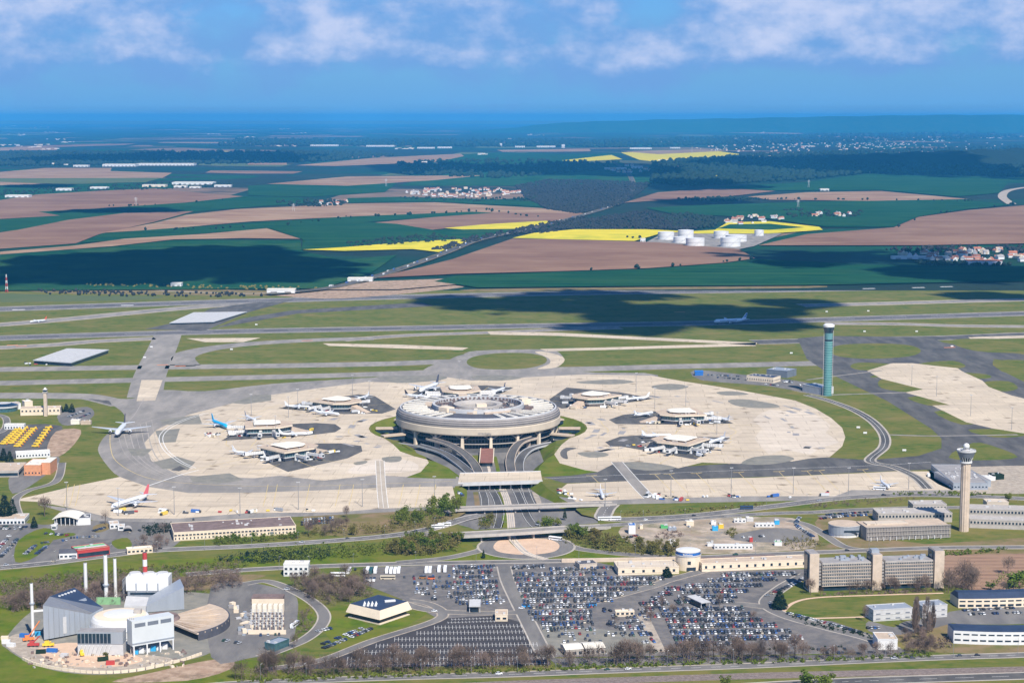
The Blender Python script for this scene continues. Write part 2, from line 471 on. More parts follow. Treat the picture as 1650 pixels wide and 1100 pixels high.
def road(name, pts, w, z, mat='asphalt', shoulder=None, lines=None, per=8, world=False, edge='kerb_grey', closed=False):
    """Road of width w through photo-pixel points, with edge strips and painted lines as its parts."""
    line = smooth_line(pts if world else P(pts), per, closed)
    if closed: line.append(line[0])
    b = MB(); strip(b, line, -w / 2, w / 2, z)
    o = b.build(name, mat, None, kind='structure')
    if shoulder:
        e = MB(); strip(e, line, w / 2 + shoulder, w / 2, z - 0.006); strip(e, line, -w / 2, -w / 2 - shoulder, z - 0.006)
        e.build('shoulder', edge, o)
    for off, lw, lm, dash in (lines or ()):
        e = MB()
        l2 = line
        if dash:
            l2 = [Vector(p) for p in line]
            fine = []
            for i in range(len(l2) - 1):
                k = max(1, int((l2[i + 1] - l2[i]).length / dash))
                fine += [l2[i].lerp(l2[i + 1], j / k) for j in range(k)]
            l2 = fine
        strip(e, l2, off + lw / 2, off - lw / 2, z + 0.012, 0, dash)
        e.build('road_marking', lm, o)
    return o

ORD = ['first', 'second', 'third', 'fourth', 'fifth', 'sixth', 'seventh', 'eighth', 'ninth', 'tenth', 'eleventh', 'twelfth', 'thirteenth', 'fourteenth', 'fifteenth', 'sixteenth']
def nth(i):
    if i < len(ORD): return ORD[i]
    n = i + 1
    return '%d%s' % (n, 'th' if 10 < n % 100 < 14 else {1: 'st', 2: 'nd', 3: 'rd'}.get(n % 10, 'th'))
# ================================================================ the ground
random.seed(7)
T1 = G(770.5, 688)                                   # centre of the round terminal
T1 = Vector((T1.x, T1.y, 0))
PIT_Z = -10.0
# rim of the sunken bowl round the terminal and of the road cutting that leads out of it
def pol(r, a): return Vector((T1.x + r * math.cos(math.radians(a)), T1.y + r * math.sin(math.radians(a)), 0))
rim = [pol(127, a) for a in range(-45, 226, 9)]
rim_w = P([(668, 735), (700, 743), (722, 753), (734, 766), (738, 786), (742, 812), (726, 826), (712, 838)])
rim_s = P([(755, 849), (765, 853), (915, 846), (965, 842)])
rim_e = P([(962, 828), (935, 815), (908, 812), (902, 800), (882, 786), (864, 768), (869, 752), (880, 740), (893, 732)])
RIM = rim + rim_w + rim_s + rim_e
ext = 160000.0
outer = [Vector((-ext, -3000, 0)), Vector((ext, -3000, 0)), Vector((ext, ext, 0)), Vector((-ext, ext, 0))]
b = MB(); flat = outer + RIM
b.v = [(p.x, p.y, 0) for p in flat]
for t in tessellate_polygon([outer, RIM]):
    a, c, d = [flat[i] for i in t]
    b.f.append(t if (c - a).cross(d - a).z > 0 else t[::-1]); b.m.append(0)
b.build('ground', 'grass', kind='structure')
# ---- far farmland
fx = 60000
b = MB(); y0 = G(825, 468).y
b.face([(-fx, y0, 0.05), (fx, y0, 0.05), (fx, 90000, 0.05), (-fx, 90000, 0.05)])
def farmland():
    m, nt, bs = newmat('farmland', 0.95, 0, 0.1)
    pos = N(nt, 'ShaderNodeNewGeometry').outputs['Position']
    mp = N(nt, 'ShaderNodeMapping'); mp.inputs['Scale'].default_value = (0.0011, 0.0008, 0); mp.inputs['Rotation'].default_value = (0, 0, 0.25)
    nt.links.new(pos, mp.inputs[0])
    vo = N(nt, 'ShaderNodeTexVoronoi'); vo.inputs['Scale'].default_value = 1.0
    nt.links.new(mp.outputs[0], vo.inputs['Vector'])
    sp = N(nt, 'ShaderNodeSeparateColor'); nt.links.new(vo.outputs['Color'], sp.inputs[0])
    rp = N(nt, 'ShaderNodeValToRGB'); rp.color_ramp.interpolation = 'CONSTANT'
    e = rp.color_ramp.elements
    e[0].position = 0; e[0].color = (0.010, 0.050, 0.030, 1)
    e[1].position = 0.30; e[1].color = (0.012, 0.072, 0.030, 1)
    for p_, c in ((0.56, (0.022, 0.040, 0.026, 1)), (0.76, (0.10, 0.11, 0.05, 1)), (0.84, (0.26, 0.17, 0.11, 1)), (0.96, (0.028, 0.05, 0.03, 1))):
        x = e.new(p_); x.color = c
    nt.links.new(sp.outputs[0], rp.inputs[0])
    f = _ramp(nt, _noise(nt, pos, 0.0007, 6, 0.6), 0.47, 0.56)
    o = _mix(nt, rp.outputs['Color'], (0.021, 0.036, 0.026), f)
    f2 = _ramp(nt, _noise(nt, pos, 0.006, 5, 0.6), 0.3, 0.7)
    nt.links.new(_mix(nt, o, _mix(nt, o, (0.6, 0.6, 0.6), 1.0, 'MULTIPLY'), f2), bs.inputs['Base Color'])
farmland()
b.build('farmland', 'farmland', kind='structure')

FIELDS = [  # (material, photo outline, layer)
 ('pale_soil', [(0, 238), (60, 237), (92, 238), (92, 242), (0, 243)], 1),
 ('pale_soil', [(-40, 281), (75, 271), (180, 271), (178, 276), (277, 279), (262, 287), (-40, 288)], 1),
 ('pale_crop', [(-40, 288), (262, 287), (235, 294), (80, 297), (-40, 298)], 2),
 ('pale_soil', [(-40, 292), (86, 297), (-40, 300)], 3),
 ('crop_green', [(-40, 300), (90, 298), (240, 294), (340, 296), (200, 312), (60, 318), (-40, 326)], 1),
 ('ploughed_soil', [(-60, 332), (60, 314), (160, 308), (250, 304), (330, 312), (392, 317), (300, 327), (150, 337), (62, 342), (97, 348), (-60, 357)], 2),
 ('crop_green', [(-60, 358), (97, 348), (62, 342), (150, 337), (300, 327), (392, 317), (480, 318), (520, 326), (420, 333), (310, 342), (200, 344), (110, 355), (30, 371), (-60, 382)], 1),
 ('ploughed_soil', [(-60, 384), (30, 371), (110, 355), (200, 344), (312, 341), (250, 358), (160, 378), (122, 393), (-60, 406)], 2),
 ('pale_soil', [(165, 376), (250, 360), (300, 347), (380, 338), (560, 329), (700, 327), (870, 336), (945, 345), (797, 344), (710, 349), (560, 350), (400, 358), (250, 371)], 3),
 ('crop_green', [(126, 393), (165, 377), (300, 367), (560, 350), (760, 342), (797, 344), (600, 358), (450, 368), (330, 377), (200, 387)], 4),
 ('pale_soil', [(-60, 412), (120, 397), (200, 386), (330, 378), (430, 369), (484, 386), (390, 385), (280, 387), (180, 398), (-60, 416)], 5),
 ('crop_green', [(434, 369), (560, 357), (640, 362), (700, 372), (746, 386), (720, 391), (560, 400), (486, 404), (488, 387)], 6),
 ('farmland_green', [(-80, 417), (180, 399), (280, 388), (484, 388), (486, 405), (550, 420), (640, 412), (600, 440), (520, 466), (-80, 470)], 4),
 ('ploughed_soil', [(600, 360), (710, 350), (797, 344), (945, 345), (900, 357), (780, 363), (690, 372)], 5),
 ('rape_yellow', [(715, 369), (780, 363), (880, 357), (892, 360), (830, 370), (745, 371)], 7),
 ('farmland_green', [(690, 372), (745, 371), (830, 370), (800, 382), (750, 388)], 6),
 ('rape_yellow', [(488, 404), (555, 400), (665, 391), (764, 386), (707, 408), (665, 403), (555, 406)], 8),
 ('rape_yellow', [(826, 385), (860, 377), (927, 371), (1040, 371), (1105, 374), (1060, 379), (1022, 390), (900, 387)], 8),
 ('ploughed_soil', [(600, 450), (680, 432), (730, 419), (826, 386), (900, 387), (1060, 392), (1190, 403), (1217, 418), (1167, 425), (1043, 434), (897, 439), (737, 443)], 7),
 ('crop_green', [(734, 446), (897, 440), (1043, 435), (1167, 426), (1217, 419), (1400, 428), (1760, 432), (1760, 452), (1300, 461), (1000, 463), (770, 465), (700, 455)], 6),
 ('earth', [(520, 468), (600, 455), (735, 450), (745, 459), (640, 468)], 5),
 ('rape_yellow', [(1116, 374), (1152, 372), (1172, 360), (1240, 358), (1320, 367), (1326, 372), (1240, 378), (1100, 378)], 8),
 ('farmland_green', [(1156, 370), (1176, 363), (1240, 362), (1296, 368), (1240, 372)], 9),
 ('ploughed_soil', [(1222, 397), (1300, 379), (1440, 368), (1480, 351), (1560, 340), (1700, 328), (1700, 393), (1480, 397)], 8),
 ('crop_green', [(1226, 352), (1330, 367), (1440, 367), (1480, 350), (1560, 338), (1630, 331), (1540, 321), (1300, 326), (1120, 332), (1040, 336), (1080, 345)], 7),
 ('pale_soil', [(1205, 318), (1300, 311), (1420, 309), (1560, 322), (1400, 325), (1240, 323)], 8),
 ('ploughed_soil', [(1005, 328), (1060, 311), (1160, 304), (1250, 309), (1170, 318), (1050, 325)], 8),
 ('crop_green', [(1150, 303), (1300, 294), (1400, 281), (1630, 288), (1610, 312), (1540, 318), (1420, 307), (1250, 308)], 7),
 ('crop_green', [(400, 300), (560, 290), (640, 296), (620, 310), (500, 318), (400, 316)], 2),
 ('pale_soil', [(430, 297), (560, 285), (780, 283), (700, 291), (560, 300)], 3),
 ('pale_soil', [(800, 242), (950, 240), (952, 244), (810, 245)], 1),
 ('rape_yellow', [(905, 259), (985, 250), (1003, 257), (925, 261)], 1),
 ('rape_yellow', [(1000, 246), (1150, 243), (1195, 249), (1065, 262), (1030, 258)], 1),
 ('pale_soil', [(1000, 244), (1130, 241), (1180, 243), (1060, 249)], 2),
 ('pale_soil', [(476, 267), (600, 255), (742, 248), (748, 252), (700, 262), (540, 268)], 1),
 ('rape_yellow', [(1085, 283), (1180, 278), (1180, 284), (1100, 287)], 2),
 ('crop_green', [(640, 255), (800, 246), (1000, 250), (900, 262), (700, 268)], 0.5),
 ('pale_soil', [(398, 263), (462, 262), (462, 266), (400, 266)], 1),
 ('farmland_green', [(750, 270), (1000, 262), (1080, 285), (1050, 296), (800, 300), (640, 300)], 0.6),
 ('crop_green', [(560, 320), (640, 318), (800, 322), (870, 326), (870, 334), (700, 326), (560, 328)], 3.5),
]
rs_ = random.Random(58)
for i in range(64):      # thinner strips of the patchwork towards the horizon
    y = 196 + 100 * rs_.random() ** .8; x = rs_.uniform(-80, 1700); w = rs_.uniform(50, 210) * (.6 + (y - 188) / 120); h = (y - 188) * rs_.uniform(.018, .05) + .3; t_ = rs_.uniform(-.012, .012) * w
    FIELD_K = globals().get('FIELD_K', 0) + 1
    sheet('field', [(x, y), (x + w * .5, y - t_ - .2), (x + w, y - t_ * 2), (x + w * .9, y - t_ * 2 + h), (x + w * .4, y - t_ + h * 1.2), (x - w * .06, y + h)], 0.08 + .003 * i, rs_.choice(['pale_soil', 'pale_soil', 'ploughed_soil', 'crop_green', 'pale_crop', 'farmland_green', 'crop_green', 'pale_crop', 'rape_yellow' if i % 5 == 0 else 'farmland_green']))
for mt, pts, lay in FIELDS:
    FIELD_K = globals().get('FIELD_K', 0) + 1
    sheet('field', pts, 0.3 + 0.25 * lay + 0.012 * FIELD_K, mt)

for mt, pts in (('dry_grass', [(60, 462), (300, 466), (560, 471), (520, 477), (250, 475), (60, 471)]), ('earth', [(440, 473), (600, 462), (720, 459), (745, 463), (620, 476), (520, 481)]), ('dry_grass', [(760, 466), (1000, 463), (1300, 460), (1300, 464), (1000, 467), (780, 470)]),
                ('gravel', [(200, 464), (290, 463), (380, 466), (300, 469)]), ('pale_crop', [(-60, 472), (120, 476), (260, 478), (200, 484), (-60, 486)])):
    FIELD_K += 1
    sheet('verge', pts, 0.055 + .002 * (FIELD_K % 9), mt, smooth=3)
# ---- low hills on the horizon
def ridge(px0, px1, dist, prof, mat, depth=5000):
    b = MB(); n = 48; rows = 7
    grid = []
    for i in range(n + 1):
        u = i / n; px = px0 + (px1 - px0) * u
        x = (px - 825) / FPX * dist
        k = u * (len(prof) - 1); a = int(min(len(prof) - 2, k)); h = prof[a] + (prof[a + 1] - prof[a]) * (k - a)
        h += 9 * math.sin(i * 1.7) + 6 * math.sin(i * 3.1 + 1)
        grid.append([(x * (1 + (r / rows - .5) * .1), dist + (r / rows - 0.5) * depth, -2 + max(0, h) * math.sin(math.pi * r / rows) ** 1.2) for r in range(rows + 1)])
    for i in range(n):
        for r in range(rows):
            b.face([grid[i][r], grid[i + 1][r], grid[i + 1][r + 1], grid[i][r + 1]])
    b.build('hills', mat, smooth=True, kind='structure')
ridge(760, 1950, 44000, [0, 230, 300, 340, 385, 415, 422, 420, 410], 'farmland_green')
ridge(1250, 1950, 15000, [0, 30, 60, 85, 100, 105, 100, 95], 'wood_far', 4200)

# ---- sunken bowl and road cutting
DROP = [(1500, -0.4), (1600, -0.4), (1768, -7.5), (1845, -8.5), (T1.y - 105, PIT_Z), (T1.y + 200, PIT_Z)]
def FZ(y):
    for (ya, za), (yb, zb) in zip(DROP, DROP[1:]):
        if y <= yb: return za + (zb - za) * max(0, (y - ya)) / (yb - ya)
    return PIT_Z
b = MB()
ys = [1540] + list(range(1560, int(T1.y + 130), 20))
for a, c in zip(ys, ys[1:]):
    b.face([(-170, a, FZ(a)), (130, a, FZ(a)), (130, c, FZ(c)), (-170, c, FZ(c))])
b.build('cutting_floor', 'road_asphalt', kind='structure')
cen = Vector((sum(p.x for p in RIM) / len(RIM), 0, 0))
b = MB(); n = len(RIM)
inner = []
for i, p in enumerate(RIM):
    a, c = RIM[i - 1], RIM[(i + 1) % n]
    t = (c - a).normalized(); nrm = Vector((-t.y, t.x, 0))
    w = 19 if i < len(rim) else max(0.8, 11 * min(1, -FZ(p.y) / 8))
    q = p + nrm * w
    inner.append(Vector((q.x, q.y, FZ(q.y) - 0.02)))
for i in range(n):
    j = (i + 1) % n
    b.face([RIM[i], RIM[j], inner[j], inner[i]])
b.build('embankment', 'bright_grass', kind='structure')

# ---- runways and taxiways north of the terminal
RWY = dict(shoulder=7, edge='asphalt')
road('runway', [(-200, 505), (0, 498), (400, 485), (850, 473.5), (1300, 466.5), (1650, 459.5), (1850, 456)], 62, 0.03, 'runway_asphalt', 16, [(0, 1.2, 'line_white', 30), (25, 1.2, 'line_white', None), (-25, 1.2, 'line_white', None)], 6, edge='asphalt')
road('runway', [(-200, 552), (0, 544.5), (300, 535.5), (550, 530.5), (850, 525), (1150, 520), (1420, 512), (1650, 505), (1850, 499)], 50, 0.03, 'runway_asphalt', 12, [(0, 1.2, 'line_white', 30), (20, 1.0, 'line_white', None), (-20, 1.0, 'line_white', None)], 6, edge='asphalt')
TW = 30
road('taxiway', [(-100, 528), (0, 523), (120, 513), (190, 506), (300, 496), (420, 487)], 42, 0.02, 'asphalt', 8, edge='gravel')
road('taxiway', [(-100, 565), (0, 560), (90, 555), (150, 550), (250, 545)], TW, 0.02, 'asphalt', 8, edge='gravel')
road('taxiway', [(1290, 492), (1420, 489), (1560, 485), (1800, 479)], 34, 0.02, 'asphalt', 12, edge='gravel')
road('taxiway', [(1330, 521), (1450, 522), (1560, 525), (1800, 527)], 26, 0.02, 'asphalt', 8, edge='gravel')
road('taxiway', [(600, 545), (500, 548), (400, 554), (330, 563), (292, 575), (300, 590)], 28, 0.02, 'asphalt', 8, edge='asphalt')
road('taxiway', [(550, 548), (660, 540), (780, 536), (900, 531), (1000, 528)], 26, 0.024, 'asphalt', 6, edge='gravel')
road('taxiway', [(-100, 597), (0, 595), (200, 592), (450, 589), (620, 586), (740, 583), (850, 595), (1100, 590), (1320, 585)], 34, 0.02, 'asphalt', 8, edge='asphalt', per=10)
road('taxiway', [(-100, 619), (0, 617), (230, 612), (400, 608), (560, 604), (740, 598), (850, 596)], 30, 0.022, 'asphalt', 8, edge='asphalt')
road('taxiway', [(-100, 637), (0, 636), (110, 637), (150, 640), (200, 652)], 26, 0.022, 'dark_asphalt', 6, edge='asphalt')
road('taxiway', [(270, 540), (262, 560), (250, 585), (240, 610), (233, 640)], 34, 0.026, 'asphalt', 6, edge='asphalt')
sheet('taxiway', [(228, 612), (262, 612), (250, 645), (220, 646)], 0.045, 'apron_concrete')
sheet('taxiway', [(300, 545), (420, 544), (392, 551), (330, 551)], 0.045, 'apron_concrete')
sheet('taxiway', [(233, 530), (300, 516), (340, 497), (420, 486), (470, 484), (400, 503), (330, 533)], 0.04, 'dark_asphalt')
sheet('taxiway', [(345, 529), (480, 505), (700, 493), (680, 487), (470, 500), (390, 513)], 0.038, 'dark_asphalt')
for pts in ([(520, 553), (640, 555), (755, 560), (745, 564), (640, 561), (530, 557)], [(785, 534), (900, 536), (1220, 552), (1218, 556), (900, 541), (790, 539)],
            [(870, 562), (1000, 559), (1218, 552), (1218, 557), (1000, 563), (880, 566)], [(1560, 543), (1800, 536), (1800, 540), (1565, 547)]):
    sheet('taxiway', pts, 0.047, 'apron_concrete')
# turning loop north of the terminal
road('taxiway', [(742, 598), (752, 577), (800, 568), (860, 570)], 28, 0.03, 'asphalt', 8, edge='asphalt')
sheet('taxiway', [(690, 591), (740, 574), (768, 565), (880, 563), (905, 572), (905, 583), (880, 594), (800, 600), (690, 603)], 0.034, 'asphalt', smooth=4)
sheet('lawn', [(752, 584), (762, 575), (800, 569), (850, 569), (878, 575), (878, 585), (850, 593), (800, 595), (765, 592)], 0.05, 'grass', smooth=4)
sheet('taxiway', [(862, 567), (880, 567), (905, 574), (909, 582), (895, 592), (866, 594), (885, 586), (884, 577)], 0.055, 'apron_concrete', smooth=4)
# ---- tarmac round the eastern taxiways
road('taxiway', [(1215, 551), (1300, 549), (1420, 546), (1530, 544), (1650, 539), (1800, 534)], 44, 0.03, 'dark_asphalt', 8, edge='asphalt')
sheet('taxiway', [(1285, 545), (1330, 541), (1500, 543), (1520, 552), (1650, 571), (1760, 575), (1760, 590), (1650, 585), (1600, 578), (1620, 600), (1650, 615), (1760, 660), (1760, 760), (1650, 752), (1500, 756), (1400, 760),
                  (1280, 766), (1100, 772), (910, 778), (876, 768), (940, 757), (990, 746), (1093, 752), (1200, 745), (1310, 735), (1400, 741), (1480, 734), (1517, 722), (1517, 706), (1500, 690), (1430, 646), (1375, 620), (1330, 598), (1300, 578)], 0.028, 'dark_asphalt')
sheet('lawn', [(1340, 566), (1352, 556), (1410, 553), (1465, 556), (1484, 565), (1465, 574), (1400, 578), (1352, 574)], 0.05, 'grass', smooth=4)
for pts in ([(1370, 590), (1385, 584), (1440, 587), (1425, 595), (1385, 596)], [(1402, 607), (1425, 600), (1440, 607), (1415, 608)], [(1480, 586), (1535, 581), (1556, 590), (1530, 594)],
            [(1545, 600), (1590, 603), (1595, 609), (1560, 609)], [(1583, 616), (1625, 614), (1640, 626), (1610, 630)], [(1418, 612), (1450, 612), (1490, 628), (1465, 632), (1420, 625)],
            [(1462, 640), (1515, 639), (1530, 652), (1495, 653)], [(1505, 663), (1560, 662), (1590, 675), (1550, 684)], [(1560, 692), (1640, 692), (1650, 702), (1600, 704)],
            [(1528, 737), (1568, 713), (1605, 720), (1640, 736), (1590, 741)], [(1530, 548), (1620, 546), (1760, 556), (1760, 570), (1650, 569), (1570, 565)], [(1600, 581), (1700, 583), (1760, 600), (1640, 606)]):
    sheet('lawn', pts, 0.05, 'grass', smooth=3)
sheet('apron', [(1397, 597), (1437, 585), (1470, 585), (1543, 593), (1550, 598), (1583, 613), (1593, 623), (1630, 637), (1760, 668), (1760, 705), (1650, 698), (1600, 690), (1557, 680), (1502, 653), (1530, 652), (1458, 632), (1487, 627), (1420, 610)], 0.054, 'apron_concrete')

# ---- the western ring of tarmac and the terminal apron
sheet('taxiway', [(-80, 634), (110, 633), (190, 642), (222, 640), (262, 628), (330, 630), (440, 618), (600, 608), (720, 598), (860, 594), (960, 600), (1060, 604), (1000, 640), (660, 660), (560, 690), (620, 740), (690, 765), (738, 768), (738, 785),
                  (655, 784), (527, 789), (420, 793), (305, 794), (239, 784), (193, 768), (173, 750), (159, 729), (160, 716), (172, 700), (196, 688), (200, 668), (180, 652), (150, 643), (-80, 641)], 0.036, 'asphalt', smooth=3)
R0 = 129.0
def T1rim(a0, a1, n=12):
    return [PX(pol(R0, a0 + (a1 - a0) * i / n)) for i in range(n + 1)]
apron = [(244, 742), (232, 714), (252, 692), (303, 668), (372, 650), (437, 636), (522, 624), (593, 615), (637, 616), (710, 613), (717, 607), (760, 613), (840, 608), (943, 603), (1050, 605), (1100, 614), (1153, 622), (1217, 633),
         (1281, 645), (1314, 658), (1339, 673), (1357, 689), (1362, 704), (1357, 719), (1337, 736), (1306, 738), (1276, 743), (1220, 737), (1192, 747), (1131, 745), (1093, 754), (1034, 746), (991, 746), (963, 760), (942, 757), (902, 746), (892, 730), (905, 716)]
apron += T1rim(-35, 215, 24)
apron += [(634, 716), (655, 722), (686, 736), (691, 745), (678, 760), (655, 768), (604, 765), (578, 768), (520, 774), (451, 766), (410, 770), (345, 768), (288, 765), (270, 756)]
sheet('apron', apron, 0.06, 'apron_concrete')
sheet('apron', [(20, 806), (60, 797), (109, 785), (193, 768), (239, 784), (305, 794), (420, 793), (527, 789), (655, 784), (729, 783), (734, 803), (700, 816), (611, 819), (543, 825), (400, 826), (288, 835), (183, 835), (115, 818), (60, 808)], 0.062, 'apron_concrete')
sheet('apron', [(912, 779), (1055, 773), (1220, 769), (1383, 762), (1441, 759), (1515, 759), (1535, 789), (1451, 790), (1372, 789), (1345, 799), (1207, 799), (1034, 803), (928, 808), (898, 786)], 0.062, 'apron_concrete')
sheet('service_yard', [(900, 800), (930, 803), (1034, 798), (1210, 793), (1345, 793), (1372, 785), (1535, 786), (1535, 795), (1400, 803), (1250, 807), (1000, 812), (920, 812)], 0.058, 'asphalt')
sheet('service_yard', [(60, 812), (180, 826), (300, 832), (545, 818), (735, 812), (735, 819), (600, 826), (420, 835), (280, 842), (150, 838)], 0.056, 'asphalt')
sheet('lawn', [(634, 716), (655, 722), (686, 736), (691, 745), (678, 760), (655, 769), (700, 770.5), (735, 770.5), (734, 766), (722, 753), (700, 743), (668, 735), (645, 727)], 0.08, 'bright_grass')
sheet('lawn', [(905, 716), (892, 730), (902, 746), (942, 757), (963, 760), (920, 766), (876, 768), (864, 768), (869, 752), (880, 740), (893, 732), (897, 726)], 0.08, 'bright_grass')
sheet('lawn', [(742, 782), (738, 786), (741, 805), (734, 806), (733, 783)], 0.08, 'bright_grass')
sheet('lawn', [(874, 777), (915, 778), (905, 786), (882, 786)], 0.08, 'grass')
# worn tarmac insets on the apron
for pts, mt in (([(250, 694), (290, 690), (283, 712), (258, 713)], 'old_tarmac'), ([(205, 722), (246, 723), (232, 735), (212, 733)], 'old_tarmac'), ([(258, 676), (320, 668), (326, 683), (262, 684)], 'old_tarmac'),
                ([(247, 744), (285, 735), (315, 744), (303, 757), (262, 755)], 'old_tarmac'), ([(275, 757), (290, 750), (300, 755), (288, 759)], 'dark_asphalt'), ([(305, 768), (370, 762), (393, 773), (350, 779), (310, 776)], 'old_tarmac'),
                ([(372, 649), (410, 636), (437, 636), (437, 645), (395, 651)], 'old_tarmac'), ([(606, 607), (640, 617), (710, 612), (716, 606), (660, 605)], 'old_tarmac'), ([(760, 606), (770, 612), (810, 613), (842, 608), (800, 604)], 'old_tarmac'),
                ([(930, 615), (990, 611), (1022, 615), (990, 619), (945, 618)], 'old_tarmac'), ([(1050, 622), (1080, 618), (1110, 622), (1090, 628), (1060, 627)], 'old_tarmac'), ([(1173, 645), (1200, 643), (1245, 650), (1255, 656), (1215, 657), (1185, 653)], 'old_tarmac'),
                ([(1154, 632), (1180, 630), (1207, 635), (1170, 637)], 'old_tarmac'), ([(1195, 747), (1215, 736), (1260, 733), (1280, 740), (1240, 748)], 'old_tarmac'), ([(991, 747), (1034, 744), (1090, 753), (1040, 758)], 'old_tarmac'),
                ([(930, 729), (970, 728), (980, 734), (950, 737)], 'old_tarmac'), ([(616, 737), (645, 735), (644, 743), (622, 744)], 'old_tarmac'), ([(903, 728), (912, 721), (930, 722), (914, 727), (915, 739), (905, 736)], 'dark_asphalt'),
                ([(570, 745), (590, 742), (590, 746), (575, 749)], 'old_tarmac'), ([(975, 640), (1010, 640), (1000, 645), (980, 645)], 'old_tarmac')):
    PATCH_Z = globals().get('PATCH_Z', 0.0705) + 0.0007
    sheet('apron_patch', pts, PATCH_Z, mt, smooth=0 if pts[0][0] < 420 else 3)
sheet('apron_patch', [(1216, 706), (1228, 690), (1214, 676), (1240, 660), (1282, 664), (1300, 660), (1338, 684), (1330, 697), (1352, 712), (1318, 722), (1306, 732), (1262, 724), (1240, 732)], 0.066, 'pale_concrete', smooth=2)
sheet('apron_patch', [(560, 760), (600, 740), (660, 742), (672, 757), (610, 763)], 0.066, 'pale_concrete', smooth=4)
# scattered dark repair slabs along the curve each side of the terminal
rnd = random.Random(3)
for cx, cy, sx, sy, n in ((600, 700, 40, 24, 12), (960, 700, 45, 26, 18), (1290, 680, 55, 45, 14), (720, 640, 70, 6, 0), (560, 690, 40, 20, 5), (1110, 640, 60, 10, 5), (640, 725, 30, 15, 5)):
    for i in range(n):
        p = G(cx + rnd.uniform(-sx, sx), cy + rnd.uniform(-sy, sy))
        d = math.hypot(p.x - T1.x, p.y - T1.y)
        if d < 134: continue
        a = math.atan2(p.y - T1.y, p.x - T1.x) + math.pi / 2
        b = MB(); b.box(p.x, p.y, 0.03, rnd.choice((7.5, 15, 22, 7.5)), rnd.choice((4, 7.5)), 0.046, a)
        b.build('apron_patch', 'roof_grey', kind='structure')
patchy('apron_patch_grey', [(.46, .39, .31), (.40, .34, .27)], [.05])
patchy('track_grey', [(.33, .30, .27), (.38, .34, .30)], [.1])
patchy('tyre_stain', [(.52, .43, .325), (.45, .375, .29), (.58, .48, .36)], [.03, .08])
# ---- painted lines
def mark(pts, w, mat='line_yellow', z=0.085, per=8):
    b = MB(); strip(b, smooth_line(P(pts), per), -w / 2, w / 2, z); b.build('ground_marking', mat, kind='structure')
for dx in (0, 6):
    mark([(330 + dx, 665), (285 + dx, 680), (258 + dx, 700), (262 + dx, 722), (285 + dx, 742), (310 + dx, 754)], .8, 'line_white')
mark([(240, 782), (290, 765), (320, 757)], 1.4, 'line_white')
for k in range(7):     # pale tyre tracks and old lead-in lines on the western tarmac
    mark([(190 + 9 * k, 700 - 4 * k), (205 + 10 * k, 735 + k), (260 + 14 * k, 768 + 1.5 * k), (360 + 20 * k, 781)], .5 + .35 * (k % 3), 'track_grey', .066 + .001 * k)
for a in ([(210, 690), (260, 672), (350, 652), (450, 636)], [(225, 668), (300, 655), (420, 634), (560, 614)], [(232, 642), (215, 670), (186, 700)], [(240, 640), (300, 640), (420, 622), (600, 607)], [(250, 700), (300, 676), (390, 655)]):
    mark(a, .9, 'track_grey', .064)
mark([(310, 757), (360, 746), (420, 732)], 0.8)
mark([(178, 690), (178, 720), (190, 745), (240, 770), (330, 780), (480, 783), (730, 775)], 0.7)
mark([(876, 771), (1000, 765), (1200, 757), (1400, 750), (1500, 744)], 0.6, 'line_white')
for i, x in enumerate((108, 118, 127, 430, 445, 497, 546, 568, 648, 675, 700)):
    mark([(x + 2, 780), (x - 2, 800), (x - 6, 815)], 0.55)
for x in (953, 1055, 1078, 1122, 1190, 1255, 1300, 1320, 1390):
    y = 772 - (x - 953) * 0.022
    mark([(x, y - 6), (x + 14, y + 8), (x + 30, y + 24)], 0.55)
    mark([(x - 9, y - 6), (x, y - 6), (x + 9, y - 7)], 1.5)
for x, y in ((34, 558), (20, 556), (495, 549), (290, 590), (262, 588), (1095, 503), (1530, 560)):
    mark([(x - 9, y), (x + 9, y - 0.6)], 5, 'orange_paint')
# threshold / aiming bars on the runways
for x, y in ((30, 499), (205, 492), (1480, 463.5), (1400, 465), (1525, 462)):
    mark([(x - 10, y), (x + 10, y - 0.3)], 9, 'line_white', 0.06)
# service roads crossing the taxiway in front of the apron
road('service_road', [(612, 742), (613, 760), (615, 790), (618, 818)], 9, 0.09, 'apron_patch_grey', None, [(4.5, .5, 'line_white', None), (0, .4, 'line_white', None), (-4.5, .5, 'line_white', None)])
road('service_road', [(994, 744), (1008, 760), (1030, 785), (1048, 803)], 12, 0.09, 'asphalt', None, [(6, .6, 'line_white', None), (-6, .6, 'line_white', None)])
road('service_road', [(1300, 636), (1335, 645), (1375, 660), (1405, 678), (1424, 700), (1424, 720), (1402, 742), (1440, 752), (1475, 768), (1495, 787)], 9, 0.092, 'dark_asphalt', 2.2, [(0, 0.4, 'line_white', None)], edge='kerb_grey')
road('service_road', [(1130, 612), (1180, 610), (1240, 618), (1290, 630), (1335, 638)], 7, 0.05, 'asphalt', 2, edge='gravel')
road('service_road', [(1300, 612), (1360, 604), (1420, 597)], 6, 0.06, 'asphalt')
road('service_road', [(1340, 636), (1400, 634), (1460, 632)], 6, 0.06, 'asphalt')
road('service_road', [(1428, 700), (1500, 702), (1580, 701), (1640, 700)], 6, 0.06, 'asphalt')

